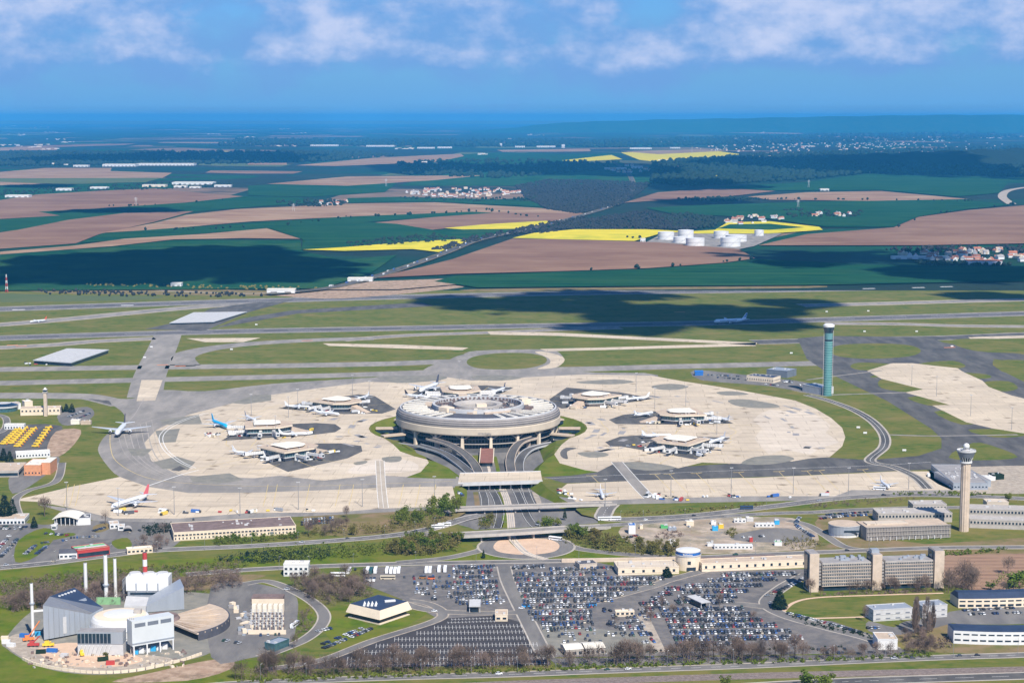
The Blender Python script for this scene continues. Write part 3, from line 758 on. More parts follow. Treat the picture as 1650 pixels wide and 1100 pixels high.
# taxiway signs standing in the grass
SIGNB = (MB().box(0, 0, .5, 4.2, .5, 2.0).data('sign_panel', 'white_paint'), MB().box(-1.5, 0, 0, .2, .2, .6).box(1.5, 0, 0, .2, .2, .6).data('sign_legs', 'steel'))
for x, y, w in ((337, 521, 'below the grey hall between the runways'), (413, 524, 'right of the hall between the runways'), (244, 560, 'on the left bank of the northern cross taxiway'), (233, 577, 'beside the left taxiway junction lawn'), (373, 564, 'on the long lawn left of the loop'), (1332, 503, 'above the glass control tower'), (1399, 502, 'right of the glass control tower near the runway'),
                (1393, 535, 'between runway and round lawn'), (1477, 535, 'above the round lawn at right'), (1534, 559, 'right of the round lawn'), (1275, 570, 'left of the glass control tower'), (1383, 690, 'on the lawn inside the curving road'), (1394, 699, 'lower on the lawn inside the curving road'), (1457, 727, 'on the lawn right of the curving road')):
    o = bpy.data.objects.new('taxiway_sign', None); link(o); p = G(x, y); o.location = (p.x, p.y, .04)
    tag(o, 'small white taxiway sign ' + w, 'sign', 'taxiway signs')
    for nm, me in zip(('sign_panel', 'sign_legs'), SIGNB):
        c = bpy.data.objects.new(nm, me); link(c, o)
        if nm == 'sign_legs': c['kind'] = 'stuff'

for r0, w, a0, a1 in ((152, 9, -20, 200), (196, 10, -28, 30), (196, 10, 150, 212), (300, 14, -22, 60), (300, 14, 120, 205)):
    mm = [pol(r0 + 3 * math.sin(k), a0 + (a1 - a0) * k / 40) for k in range(41)]
    b = MB(); strip(b, mm, -w / 2, w / 2, 0.0645 + .0004 * (r0 % 7)); b.build('ground_marking', 'tyre_stain', kind='structure')
    b = MB(); strip(b, mm, -.35, .35, 0.0672 + .0004 * (r0 % 7)); b.build('ground_marking', 'line_yellow', kind='structure')
# ================================================================ round terminal
def child(name, mesh, parent, loc=(0, 0, 0), rz=0.0, color=None):
    o = bpy.data.objects.new(name, mesh); link(o, parent)
    o.location = loc; o.rotation_euler = (0, 0, rz)
    if color: o.color = tuple(color) + (1,)
    return o
M('band_grey', (0.31, 0.28, 0.26), 0.16, 0.08)
M('canopy_red', (0.26, 0.115, 0.085), 0.2, 0.2)
t = thing('round_terminal', 'huge round concrete airport terminal ringed by a sunken green moat', 'terminal', T1)
MB().lathe([(84, PIT_Z + .05), (84, 6.2)], 96, ms=[0]).build('glazing', 'glass_dark', t)
for z in (-4.5, 1.2):
    MB().lathe([(84, z), (90, z), (90, z + .5), (84, z + .5)], 96).build('floor_ledge', 'grey_concrete', t)
mull = MB()
for i in range(150):
    a = 2 * math.pi * i / 150
    mull.box(84.3 * math.cos(a), 84.3 * math.sin(a), -9.9, 0.5, 0.5, 16, a)
mull.build('mullion_ring', 'metal_dark', t, kind='stuff')
colm = MB(); colm.prism([(-1.4, -1.9), (1.4, -1.9), (1.4, 1.9), (-1.4, 1.9)], PIT_Z, 6.1, top=[(-1.4, -1.3), (1.4, -1.3), (1.4, 1.3), (-1.4, 1.3)])
colm = colm.data('column', 'cream')
for i in range(18):
    a = math.radians(-90 + 10 + 20 * i)
    child('column', colm, t, (92.5 * math.cos(a), 92.5 * math.sin(a), 0), a)
br = MB()
for i in range(18):
    for s in (-1, 1):
        a, c = math.radians(-80 + 20 * i), math.radians(-80 + 20 * i + s * 5)
        br.tube((92 * math.cos(a), 92 * math.sin(a), 1), (93 * math.cos(c), 93 * math.sin(c), 6), 0.8, 5)
br.build('brace_ring', 'stone', t, kind='stuff')
MB().lathe([(84, 6.2), (95.5, 6.0), (96.6, 6.6), (97.0, 7.6), (97.0, 14.4), (96.4, 15.4), (93, 15.5)], 120, ms=[1, 1, 0, 0, 0, 0]).build('fascia', [M('fascia_cream', (.54, .455, .35), .10, .06), 'grey_concrete'], t)
prof = [(96.6, 15.4), (96.3, 17.7), (95.6, 20.0), (94.5, 22.2), (92.8, 24.2)]
for k in range(4):
    (r0, z0), (r1, z1) = prof[k], prof[k + 1]
    MB().lathe([(r0 - .9, z0), (r0, z0 + .5), (r1 + .6, z1 - .1), (r1 - .5, z1)], 120, ms=[1, 0, 1]).build('roof_band', ['band_grey', 'roof_dark'], t)
MB().lathe([(92.6, 24.1), (92.3, 25.5), (90.8, 25.6), (90.6, 24.6)], 120).build('roof_kerb', 'light_grey', t)
MB().lathe([(95.0, 15.5), (92.4, 24.15), (24, 24.6), (21, 24.6), (21, 4)], 96, ms=[0, 0, 0, 1]).build('roof', ['roof_dark', 'grey_concrete'], t)
pan = MB().box(0, 0, 24.5, 29, 5.4, 1.2, 0, 0, 0); pan.box(0, 0, 25.8, 24, .6, 0.3, 0, 1)
for k in range(-6, 7, 2): pan.box(k * 2.1, 0, 25.8, 0.3, 4.4, 0.2, 0, 1)
pan = pan.data('roof_panel', ['roof_white', 'light_grey'])
for i in range(36):
    a = 2 * math.pi * i / 36
    if i in (25, 26, 27, 28): continue
    child('roof_panel', pan, t, (74.5 * math.cos(a), 74.5 * math.sin(a), 0), a)
MB().lathe([(54, 24.6), (54, 29.2), (51, 29.2), (51, 24.6)], 96).build('parapet_ring', 'light_grey', t)
hol = MB()
for i in range(60):
    a = 2 * math.pi * i / 60
    hol.box(50.8 * math.cos(a), 50.8 * math.sin(a), 25.6, 0.5, 2.6, 2.6, a)
hol.build('vent_ring', 'roof_brown', t, kind='stuff')
MB().lathe([(29, 24.6), (29, 28.4), (25, 28.4), (22, 27.4), (21, 24.6)], 72).build('atrium_ring', 'grey_concrete', t)
rnd = random.Random(5)
plant = MB()
for i in range(260):
    a, r = rnd.uniform(0, 2 * math.pi), rnd.uniform(32, 49)
    plant.box(r * math.cos(a), r * math.sin(a), 24.6, rnd.uniform(1.5, 5), rnd.uniform(1.5, 4), rnd.uniform(.8, 3.0), a, rnd.randrange(3))
plant.build('rooftop_plant', ['roof_brown', 'grey_concrete', 'roof_dark'], t, kind='stuff')
for x, y, sx, sy, h, mt in ((-36, -36, 14, 12, 5.5, 'cream'), (-21, 60, 11, 11, 6, 'stone'), (55, 20, 13, 11, 6.5, 'cream'), (4, -22, 12, 9, 7, 'cream'), (22, -45, 34, 9, 2.2, 'stone'),
                            (-17, -46, 28, 9, 2.2, 'stone'), (45, -44, 9, 8, 4, 'grey_concrete'), (-2, -46, 4, 16, 4, 'cream'), (-58, 8, 9, 8, 4, 'stone'), (28, 52, 10, 8, 4, 'stone'), (60, -22, 8, 8, 4, 'roof_brown')):
    MB().box(x, y, 24.6, sx, sy, h, math.atan2(y, x) + math.pi / 2).build('roof_block', mt, t)
let = MB()
for i, w in enumerate((.5, .9, .5, .9, .5, .8, .5, .9, .5, .5)):
    let.box(2.2 + i * 1.55, -97.2, 8.6, w, .3, 2.0); let.box(2.2 + i * 1.55, -97.2, 8.6 + (i % 3) * .9, 1.1, .28, .3)
let.build('lettering', 'roof_grey', t)
for a, r, sx, sy in ((183, 108, 24, 10), (208, 110, 26, 10), (-3, 108, 24, 10), (-27, 110, 26, 10), (150, 106, 20, 9), (30, 106, 20, 9)):
    ar = math.radians(a)
    lk = MB().box(r * math.cos(ar), r * math.sin(ar), -5, sx, sy * .8, 4.0, ar, 1)
    lk.box(r * math.cos(ar), r * math.sin(ar), -1.0, sx + 1.5, sy, 1.6, ar, 0)
    lk.build('link_building', ['roof_tan', 'glass_dark'], t)
# glimpses of floor slabs and cars at the forecourt level
eh = thing('entrance_hall', 'small entrance hall with reddish brown roof below the round terminal front', 'building', (0, 0, 0))
c0, c1 = G(784, 722, -4), G(785, 744, -4)
ang = math.atan2(c1.y - c0.y, c1.x - c0.x) - math.pi / 2
L = (c1 - c0).length; cm = (c0 + c1) / 2
eh.location = (cm.x, cm.y, FZ(cm.y))
MB().box(0, 0, 0, 11.5, L - 4, 4.6, ang + math.pi, 0).build('wall', 'glass_dark', eh)
MB().box(0, 0, 4.6, 14.5, L, 0.9, ang + math.pi, 0).build('roof', 'canopy_red', eh)
for s in (-1, 1):
    MB().box(s * 7.4, 0, 4.5, 0.9, L, 1.5, 0).build('parapet', 'cream', eh)

# ---- ramps, bridges and viaducts
def viaduct(name, label, pts, w, depth=1.6, piers=(), mat='asphalt', side='grey_concrete', cat='viaduct', per=8, rail=0.9, world=None, pierw=2.2, group=None, deck_mat=None):
    """pts: (px, py, z) along the deck."""
    line = smooth_line(world or [G(*p) for p in pts], per)
    o = thing(name, label, cat, (0, 0, 0), group=group)
    b = MB(); strip(b, line, -w / 2, w / 2, 0)
    b.build('roadway', mat, o)
    e = MB()
    L, R = offset(line, w / 2), offset(line, -w / 2)
    for A, s in ((L, 1), (R, -1)):
        O = offset(line, s * (w / 2 + .5))
        for i in range(len(line) - 1):
            dn = Vector((0, 0, depth)); up = Vector((0, 0, rail))
            e.face([O[i] - dn, O[i + 1] - dn, O[i + 1] + up, O[i] + up] if s < 0 else [O[i + 1] - dn, O[i] - dn, O[i] + up, O[i + 1] + up])
            e.face([A[i] + up, A[i + 1] + up, A[i + 1], A[i]])
            e.face([O[i] + up, O[i + 1] + up, A[i + 1] + up, A[i] + up])
    for i in range(len(line) - 1):
        dn = Vector((0, 0, depth))
        LO, RO = offset(line, w / 2 + .5), offset(line, -w / 2 - .5)
        e.face([LO[i] - dn, LO[i + 1] - dn, RO[i + 1] - dn, RO[i] - dn]); 
    e.build('edge_beam', side, o)
    for k in piers:
        p = line[min(len(line) - 1, int(k * (len(line) - 1)))]; q = line[min(len(line) - 1, int(k * (len(line) - 1)) + 1)]
        base = FZ(p.y) if base_low(p) else 0.0
        a = math.atan2(q.y - p.y, q.x - p.x)
        MB().box(p.x, p.y, base - .3, pierw * .6, w * .55, p.z - depth - base + .3, a).build('pier', side, o)
    return o
def base_low(p):
    x, y = p.x, p.y; ins = False; n = len(RIM)
    for i in range(n):
        a, c = RIM[i], RIM[(i + 1) % n]
        if (a.y > y) != (c.y > y) and x < (c.x - a.x) * (y - a.y) / (c.y - a.y) + a.x: ins = not ins
    return ins
viaduct('access_ramp', 'curving road ramp climbing to the left front of the round terminal', [(692, 706, 1.5), (722, 715, 1), (747, 730, -2), (764, 748, -5.5), (772, 764, -7.5)], 9, 1.2, (.15, .35, .55), 'dark_asphalt', 'stone', 'ramp')
viaduct('access_ramp', 'curving road ramp climbing to the right front of the round terminal', [(862, 704, 1.5), (839, 712, 1), (827, 726, -2), (822, 744, -5.5), (825, 764, -7.5)], 9, 1.2, (.15, .35, .55), 'dark_asphalt', 'stone', 'ramp')
viaduct('access_ramp', 'low outer ramp hugging the grass bank left of the terminal forecourt', [(672, 716, -5), (711, 728, -5.5), (738, 745, -6.5), (760, 764, -8)], 9, 1.0, (.2, .4), 'dark_asphalt', 'light_grey', 'ramp')
viaduct('access_ramp', 'low outer ramp hugging the grass bank right of the terminal forecourt', [(893, 713, -5), (857, 722, -5.5), (841, 735, -6.5), (836, 750, -7.5), (838, 764, -8)], 9, 1.0, (.2, .4), 'dark_asphalt', 'light_grey', 'ramp')
# taxiway bridge
tb = thing('taxiway_bridge', 'broad cream concrete taxiway bridge across the sunken access roads', 'bridge', (0, 0, 0))
pts = P([(738, 779), (874, 775), (871, 760), (741, 763)])
deck = MB().prism([(p.x, p.y) for p in pts], -1.4, 0.35, 1, 0); deck.build('deck', ['apron_concrete', 'light_grey'], tb)
for a, c in ((pts[0], pts[1]), (pts[2], pts[3])):
    d = c - a; m_ = (a + c) / 2
    MB().box(m_.x, m_.y, -2.4, d.length, 1.2, 3.6, math.atan2(d.y, d.x)).build('parapet', 'light_grey', tb)
for k in range(1, 8):
    a = pts[0].lerp(pts[1], k / 8); c = pts[3].lerp(pts[2], k / 8)
    for q in (.12, .5, .88):
        p = a.lerp(c, q)
        MB().box(p.x, p.y, FZ(p.y) - .2, 1.4, 4, -FZ(p.y) - 1.2).build('pier', 'light_grey', tb)
viaduct('road_viaduct', 'slim road viaduct crossing the cutting just south of the taxiway bridge', [(715, 823, 2.5), (740, 819, 3), (830, 815.5, 3), (930, 812, 3), (990, 811, 0.4)], 10, 1.5, (.22, .38, .5, .62, .75), 'asphalt', 'grey_concrete')
viaduct('road_viaduct', 'wide road viaduct passing over the roundabout with its two sand ovals', [(680, 862, 0.5), (735, 861, 5.5), (820, 856.5, 6.5), (920, 850, 6), (975, 847, 1)], 13, 1.8, (.24, .38, .5, .62, .74), 'asphalt', 'grey_concrete')
# roads and the people-mover track in the cutting
def low_road(name, pts, w, mat, dz=0.06, lines=None):
    wp = []
    for p in smooth_line(P(pts), 10):
        for _ in range(3):
            z = FZ(p.y) if base_low(p) else 0.02
        wp.append(p)
    # follow the sloping floor: read each place again at the floor's height
    out = []
    for (px_, py_) in [PX(q) for q in wp]:
        z = 0.0
        for _ in range(4):
            g = G(px_, py_, z); z = FZ(g.y)
        out.append(Vector((g.x, g.y, z)))
    b = MB(); strip(b, out, -w / 2, w / 2, dz)
    o = b.build(name, mat, kind='structure')
    for off, lw, lm in (lines or ()):
        e = MB(); strip(e, out, off + lw / 2, off - lw / 2, dz + .03); e.build('road_marking', lm, o)
    return o
WL = [(3.4, .3, 'line_white'), (-3.4, .3, 'line_white')]
low_road('road', [(775, 785), (781, 803), (782, 822)], 8, 'dark_asphalt', lines=WL)
low_road('road', [(765, 785), (768, 803), (770, 822)], 5, 'dry_grass')
low_road('road', [(790, 786), (800, 803), (806, 825), (804, 840), (801, 850)], 9, 'dark_asphalt', lines=WL)
low_road('verge', [(800, 786), (806, 803), (813, 825), (813, 850)], 5, 'bright_grass')
low_road('people_mover_track', [(809, 786), (816, 803), (822, 828), (824, 852)], 7, 'pale_concrete', .1, [(1.8, .5, 'steel'), (-1.8, .5, 'steel'), (0, .6, 'roof_grey')])
low_road('road', [(830, 786), (838, 803), (848, 828), (857, 842), (866, 850)], 9, 'dark_asphalt', lines=WL)
low_road('road', [(846, 786), (852, 803), (858, 815)], 11, 'dark_asphalt', lines=WL)
low_road('verge', [(858, 788), (866, 804), (868, 815)], 6, 'gravel')
for x in (772, 790, 812, 824, 833):
    low_road('road', [(x - 5, 746), (x - 2, 755), (x, 766)], 3.0 if x != 812 else 6, 'pale_concrete' if x in (790, 824) else 'dark_asphalt')
low_road('verge', [(768, 733), (772, 742), (776, 748)], 10, 'bright_grass')
low_road('verge', [(797, 735), (800, 746), (803, 760)], 4, 'bright_grass')

# ================================================================ satellites
PADS = [[(415, 738), (464, 760), (560, 738), (584, 727), (582, 718), (550, 714), (510, 714), (420, 725)],
        [(356, 710), (378, 697), (440, 684), (509, 681), (540, 683), (550, 690), (540, 696), (498, 701)],
        [(448, 658), (502, 645), (578, 635), (604, 638), (638, 659), (616, 666), (553, 667)],
        [(660, 636), (680, 626), (735, 620), (790, 621), (828, 624), (803, 636), (740, 640)],
        [(885, 643), (913, 624), (1000, 632), (1053, 642), (993, 652), (905, 658), (890, 652)],
        [(981, 676), (1004, 668), (1055, 662), (1150, 668), (1182, 682), (1105, 684), (993, 683)],
        [(975, 712), (999, 703), (1044, 700), (1177, 705), (1150, 722), (1121, 740), (1001, 719), (984, 719)]]
for p in PADS: sheet('apron_patch', p, 0.075, 'dark_asphalt')
def sat_mesh():
    out = {}
    base = [(27, -27), (27, 27), (-15, 27), (-31, 13), (-31, -13), (-15, -27)]
    roof = [(x * 1.14, y * 1.14) for x, y in base]
    low = [(x * .9, y * .9) for x, y in base]
    out['lower_storey'] = MB().prism(low, 0, 4.5).data('lower_storey', 'grey_concrete')
    out['glazing'] = MB().prism(base, 4.9, 10.6).data('glazing', 'glass_teal')
    mu = MB()
    for i in range(6):
        a, c = Vector(base[i]), Vector(base[(i + 1) % 6]); n = int((c - a).length / 3.6)
        for k in range(n + 1):
            p = a.lerp(c, k / n); mu.box(p.x * 1.006, p.y * 1.006, 4.9, .35, .35, 5.7)
    out['mullion_row'] = mu.data('mullion_row', 'metal_grey')
    out['floor_slab'] = MB().prism([(x * 1.05, y * 1.05) for x, y in base], 4.3, 5.2).data('floor_slab', 'light_grey')
    out['roof'] = MB().prism(roof, 10.6, 12.2, 1, 0).data('roof', ['roof_tan', 'cream'])
    up = [(x * .6 + 1, y * .6) for x, y in base]
    out['raised_roof_base'] = MB().prism([(x * .96, y * .96) for x, y in up], 12.2, 14.2).data('raised_roof_base', 'roof_brown')
    out['raised_roof'] = MB().prism([(x * 1.1, y * 1.1) for x, y in up], 14.2, 15.4, 0, 0, top=[(x * 1.0, y * 1.0) for x, y in up]).data('raised_roof', 'roof_white')
    rp = MB(); rp.prism([(-30, -6), (-30, 6), (-62, 5), (-62, -5)][::-1], -.1, [0.4, 0.4, 8.5, 8.5], 1, 0)
    out['walkway_roof'] = rp.data('walkway_roof', ['roof_tan', 'stone'])
    jb = MB().box(12, 0, 4.6, 24, 3.4, 3.2, 0, 0, 1); jb.box(16, 0, 0, 1.4, 2.2, 4.6, 0, 2); jb.cyl(1, 0, 0, 8.6, 2.4, n=10, m=0, mt=1)
    for k in range(9): jb.box(2.5 + k * 2.5, 0, 4.5, .3, 3.7, 3.5, 0, 2)
    out['jet_bridge'] = jb.data('jet_bridge', ['white_paint', 'roof_white', 'steel'])
    out['bridge_cab'] = MB().box(26.6, 0, 4.2, 5, 5, 4.2, 0, 0, 1).box(29.2, 0, 5.2, .3, 3.6, 2.2, 0, 2).data('bridge_cab', ['white_paint', 'light_grey', 'glass_dark'])
    vt = MB()
    r2 = random.Random(9)
    for k in range(10): vt.box(r2.uniform(-18, 22), r2.choice((-20, 20, 22, -23)), 12.2, r2.uniform(1.5, 4), r2.uniform(1.5, 3), r2.uniform(.6, 1.6))
    out['roof_vents'] = vt.data('roof_vents', 'grey_concrete')
    return out
SM = sat_mesh()
SATS = [(467, 716, 'polygonal glass satellite in the near left of the round terminal, before the dark loading yard'),
        (430, 680, 'polygonal glass satellite beside the turquoise airliner'),
        (545, 642, 'polygonal glass satellite at the upper left with a white jet parked in front'),
        (742, 624, 'polygonal glass satellite half hidden behind the round terminal'),
        (957, 634, 'polygonal glass satellite at the upper right, nearest behind the round terminal'),
        (1097, 661, 'polygonal glass satellite on the right, farther of the two there'),
        (1094, 705, 'polygonal glass satellite on the near right with a sharp corner facing the camera')]
SATP = []
for px_, py_, lab in SATS:
    p = G(px_, py_, 13)
    a = math.atan2(p.y - T1.y, p.x - T1.x)
    SATP.append((p.x, p.y, a))
    for off, an in ((-18, -.3), (0, 0), (18, .3), (0, 1.25), (0, -1.25), (0, 1.8), (0, -1.8)):
        q0 = Vector((p.x + 34 * math.cos(a + an) - off * math.sin(a), p.y + 34 * math.sin(a + an) + off * math.cos(a), 0)); q1 = q0 + Vector((math.cos(a + an * 1.1), math.sin(a + an * 1.1), 0)) * 55
        b = MB(); strip(b, [q0, q0.lerp(q1, .5), q1], -.3, .3, .087); b.build('ground_marking', 'line_yellow', kind='structure')
    s = thing('satellite_building', lab, 'satellite', (p.x, p.y, 0.05), a, 'satellites round the terminal')
    s.scale = (.82, .82, .9)
    for k in ('lower_storey', 'glazing', 'mullion_row', 'floor_slab', 'roof', 'raised_roof_base', 'raised_roof', 'walkway_roof', 'roof_vents'):
        q = child(k, SM[k], s)
        if k in ('mullion_row', 'roof_vents'): q['kind'] = 'stuff'
    for x, y, r in ((27, -18, -.25), (27, 16, .2), (10, 27, 1.5), (-8, 27, 1.75), (10, -27, -1.5), (-8, -27, -1.8)):
        jbo = child('jet_bridge', SM['jet_bridge'], s, (x * .98, y * .98, 0), r)
        child('bridge_cab', SM['bridge_cab'], jbo)

MB().lathe([(84.5, PIT_Z + .12), (112, PIT_Z + .12)], 64, T1.x, T1.y, a0=-math.pi * .98, a1=math.pi * .98).build('forecourt', 'dark_asphalt', kind='structure')  # dark asphalt ring, its tone also holding the deep shade round the terminal
# ================================================================ airliners
def airliner_meshes():
    o = {}
    n = 14
    prof = [(.5, .004), (.49, .018), (.47, .034), (.44, .046), (.40, .049), (-.18, .049), (-.30, .042), (-.40, .026), (-.47, .012), (-.5, .004)]
    b = MB()
    for x, r in prof:
        lift = 0.018 * max(0, (-x - .18) / .32) - .012 * max(0, (x - .44) / .06)
        for i in range(n):
            a = 2 * math.pi * i / n
            b.v.append((x, r * math.cos(a), .085 + lift + r * math.sin(a)))
    for k in range(len(prof) - 1):
        for i in range(n):
            j = (i + 1) % n
            b.f.append((k * n + i, k * n + j, (k + 1) * n + j, (k + 1) * n + i)); b.m.append(0)
    b.f.append(tuple(range(n - 1, -1, -1))); b.m.append(0)
    b.f.append(tuple((len(prof) - 1) * n + i for i in range(n))); b.m.append(0)
    o['fuselage'] = b.data('fuselage', 'plane_paint', True)
    w = MB()
    for s in (-1, 1):
        w.box(.10, s * .0495, .088, .50, .0012, .010)
    w.box(.462, 0, .105, .012, .05, .009)
    o['cabin_windows'] = w.data('cabin_windows', 'glass_dark')
    def wing(s):
        b = MB()
        pts = [(.14, .03), (-.02, .50), (-.055, .50), (-.045, .17), (-.06, .03)]
        top, bot = [], []
        for k, (x, y) in enumerate(pts):
            z = .068 + (y - .03) * .10; th = .011 * (1 - y * 1.5)
            top.append((x, s * y, z + max(.002, th))); bot.append((x, s * y, z))
        b.face(top if s > 0 else top[::-1]); b.face(bot[::-1] if s > 0 else bot)
        for i in range(5):
            j = (i + 1) % 5
            q = [bot[i], bot[j], top[j], top[i]]
            b.face(q if s < 0 else q[::-1])
        return b.data('wing', 'plane_paint')
    o['wing_l'], o['wing_r'] = wing(1), wing(-1)
    def stab(s):
        b = MB()
        top = [(-.37, s * .012, .118), (-.455, s * .17, .128), (-.475, s * .17, .128), (-.455, s * .012, .118)]
        b.face(top if s > 0 else top[::-1])
        bot = [(x, y, z - .007) for x, y, z in top]
        b.face(bot[::-1] if s > 0 else bot)
        for i in range(4):
            j = (i + 1) % 4; b.face([bot[i], bot[j], top[j], top[i]])
        return b.data('tailplane', 'plane_paint')
    o['tail_l'], o['tail_r'] = stab(1), stab(-1)
    b = MB()
    fin = [(-.33, .125), (-.455, .27), (-.495, .27), (-.455, .122)]
    A = [(x, .005, z) for x, z in fin]; B = [(x, -.005, z) for x, z in fin]
    b.face(A[::-1]); b.face(B)
    for i in range(4):
        j = (i + 1) % 4; b.face([A[i], A[j], B[j], B[i]])
    o['fin'] = b.data('tail_fin', 'plane_paint')
    b = MB(); m = 10; pr = [(.055, .020), (.045, .026), (-.01, .024), (-.05, .012)]
    for x, r in pr:
        for i in range(m):
            a = 2 * math.pi * i / m; b.v.append((x, r * math.cos(a), r * math.sin(a)))
    for k in range(3):
        for i in range(m):
            j = (i + 1) % m; b.f.append((k * m + i, k * m + j, (k + 1) * m + j, (k + 1) * m + i)); b.m.append(0)
    b.f.append(tuple(range(m - 1, -1, -1))); b.m.append(1); b.f.append(tuple(3 * m + i for i in range(m))); b.m.append(1)
    b.box(-.01, 0, .02, .07, .006, .03)
    o['engine'] = b.data('engine', ['plane_paint', 'rubber'], True)
    b = MB(); b.lathe([(.020, .055), (.027, .050), (.0265, .044)], 10); b.v = [(z, x, y) for x, y, z in b.v]
    o['intake'] = b.data('intake_ring', 'plane_paint', True)
    b = MB()
    for x, y in ((.40, 0), (-.03, .06), (-.03, -.06)):
        b.box(x, y, 0, .022, .018, .02, 0, 0); b.box(x, y, .018, .006, .006, .055, 0, 1)
    o['gear'] = b.data('landing_gear', ['rubber', 'steel'])
    b = MB()
    for k in (0, 1):
        for s in (-1, 1):
            b.face([(-.375 - k * .05, s * .0058, .155), (-.40 - k * .05, s * .0058, .155), (-.475 - k * .014, s * .0058, .262), (-.46 - k * .012, s * .0058, .262)])
    o['stripes'] = b.data('tail_stripe', 'blue_paint')
    return o
AM = airliner_meshes()
def airliner(label, tail, nose, L, span, body=(.66, .67, .68), fin=None, rear=None, engines=2, eng=(.55, .57, .6), stripes=False, z=4.5, group=None):
    a, c = G(*tail, z), G(*nose, z)
    h = math.atan2(c.y - a.y, c.x - a.x); m_ = (a + c) / 2
    o = thing('airliner', label, 'airliner', (m_.x, m_.y, 0.08), h, group)
    o.scale = (L, L * 1.0, L)
    f = fin or body
    ch = lambda nm, me, col, **k: child(nm, me, o, color=col, **k)
    ch('fuselage', AM['fuselage'], rear or body); ch('cabin_windows', AM['cabin_windows'], body)
    for k in ('wing_l', 'wing_r'):
        w = ch('wing', AM[k], (.50, .52, .55)); w.scale = (1, span / L, 1)
    for k in ('tail_l', 'tail_r'): ch('tailplane', AM[k], (.55, .57, .6))
    ff = ch('tail_fin', AM['fin'], f)
    if stripes: child('tail_stripe', AM['stripes'], ff)
    for y in ((.165,) if engines == 2 else (.17, .31)):
        for s in (-1, 1):
            e_ = ch('engine', AM['engine'], eng, loc=(.085 if y < .2 else .03, s * y * span / L, .055))
            child('intake_ring', AM['intake'], e_, color=(.85, .86, .88))
    ch('landing_gear', AM['gear'], body)
    return o
airliner('big white airliner with dark fin taxiing head-on past the dry grass', (206, 680), (184, 704), 66, 68, fin=(.03, .03, .06))
airliner('white airliner with red striped fin parked on the lower left apron strip', (238, 799), (183, 816), 58, 58, fin=(.62, .12, .14))
airliner('turquoise blue airliner parked beside the left satellite', (336, 675), (371, 688), 48, 46, body=(.02, .40, .72), fin=(.01, .35, .62))
airliner('tiny white airliner with red fin on the far left taxiway', (77, 514), (47, 517), 36, 34, fin=(.55, .10, .05))
airliner('long white airliner with blue striped fin rolling through the cloud shadow', (1207, 516), (1148, 518.5), 66, 62, body=(.85, .86, .88), stripes=True)
airliner('small white jet facing the camera on the near right apron strip', (966, 784), (973, 801), 34, 30)
airliner('small white jet parked askew at the far right end of the apron strip', (1416, 770), (1435, 784), 32, 29)
airliner('white jet lying broadside in front of the upper left satellite', (500, 661), (552, 666), 39, 36)
airliner('white jet with black fin left of the satellite behind the terminal', (648, 634), (694, 638), 37, 34, fin=(.03, .03, .05))
airliner('four-engined white jumbo with dark fin behind the round terminal', (708, 619), (676, 631), 68, 62, fin=(.05, .06, .10), engines=4)
airliner('white jet nosed in left of the near left satellite', (374, 725), (414, 730), 36, 32)
airliner('white jet nosed in on the near side of the second left satellite', (452, 697), (492, 696), 34, 30)
airliner('pale jet behind the turquoise airliner', (394, 668), (412, 675), 36, 32, fin=(.30, .30, .34))
airliner('white jet at the left side of the farther right satellite', (1020, 668), (1054, 662), 36, 32)
airliner('white jet left of the near right satellite', (1040, 700), (1076, 699), 36, 32)
airliner('white jet with grey fin right of the near right satellite', (1172, 702), (1140, 712), 39, 36, fin=(.35, .36, .40))
airliner('white jet right of the farther right satellite', (1176, 676), (1146, 669), 37, 34)
airliner('white jet at the right end of the upper right satellite', (1046, 638), (1010, 641), 36, 32)
airliner('dark finned jet right of the satellite behind the terminal', (818, 622), (792, 631), 39, 36, fin=(.06, .07, .12))
airliner('white jet tucked behind the upper left satellite', (598, 634), (572, 641), 32, 29)
airliner('white jet left of the upper left satellite', (462, 652), (496, 653), 34, 30)
# ================================================================ roads south of the apron
WLINE = [(0, .3, 'line_white', 6)]
road('road', [(-60, 920), (0, 914), (76, 907), (178, 894), (254, 886), (407, 879), (558, 869), (640, 861), (700, 850), (745, 836), (777, 829)], 11, 0.10, 'road_asphalt', 2.0, WLINE, edge='grey_concrete')
road('road', [(640, 864), (690, 860), (735, 861)], 10, 0.09, 'road_asphalt', 1)
road('road', [(970, 847), (1067, 839), (1144, 833), (1240, 827), (1310, 825), (1357, 822), (1459, 818), (1560, 817)], 10, 0.10, 'road_asphalt', 1.5, WLINE)
road('road', [(985, 812), (975, 824), (980, 836), (1060, 834), (1140, 828), (1240, 816), (1357, 802), (1459, 797), (1561, 799), (1650, 803), (1800, 810)], 13, 0.12, 'road_asphalt', 2.0, WLINE, edge='kerb_grey')
road('road', [(300, 925), (420, 916), (600, 909), (820, 904.5), (991, 901.5), (1085, 899.5), (1200, 894), (1300, 890), (1400, 886), (1520, 882), (1650, 881), (1800, 880)], 9, 0.10, 'road_asphalt', 2.2, edge='kerb_grey')
road('road', [(908, 874), (935, 884), (1000, 892), (1060, 896), (1100, 898)], 9, 0.11, 'road_asphalt', 1.2)
road('road', [(786, 882), (760, 890), (715, 899), (640, 906)], 9, 0.11, 'road_asphalt', 1.2)
rb = P([(848 + 62 * math.cos(a), 880.5 + 15.5 * math.sin(a)) for a in [2 * math.pi * i / 24 for i in range(24)]])
road('roundabout', rb, 15, 0.13, 'road_asphalt', 2.0, None, 3, True, 'kerb_grey', True)
sheet('sand_oval', [(795, 880), (803, 871), (818, 869.5), (822, 874), (835, 886), (843, 893), (815, 891), (800, 887)], 0.14, 'sand', smooth=4)
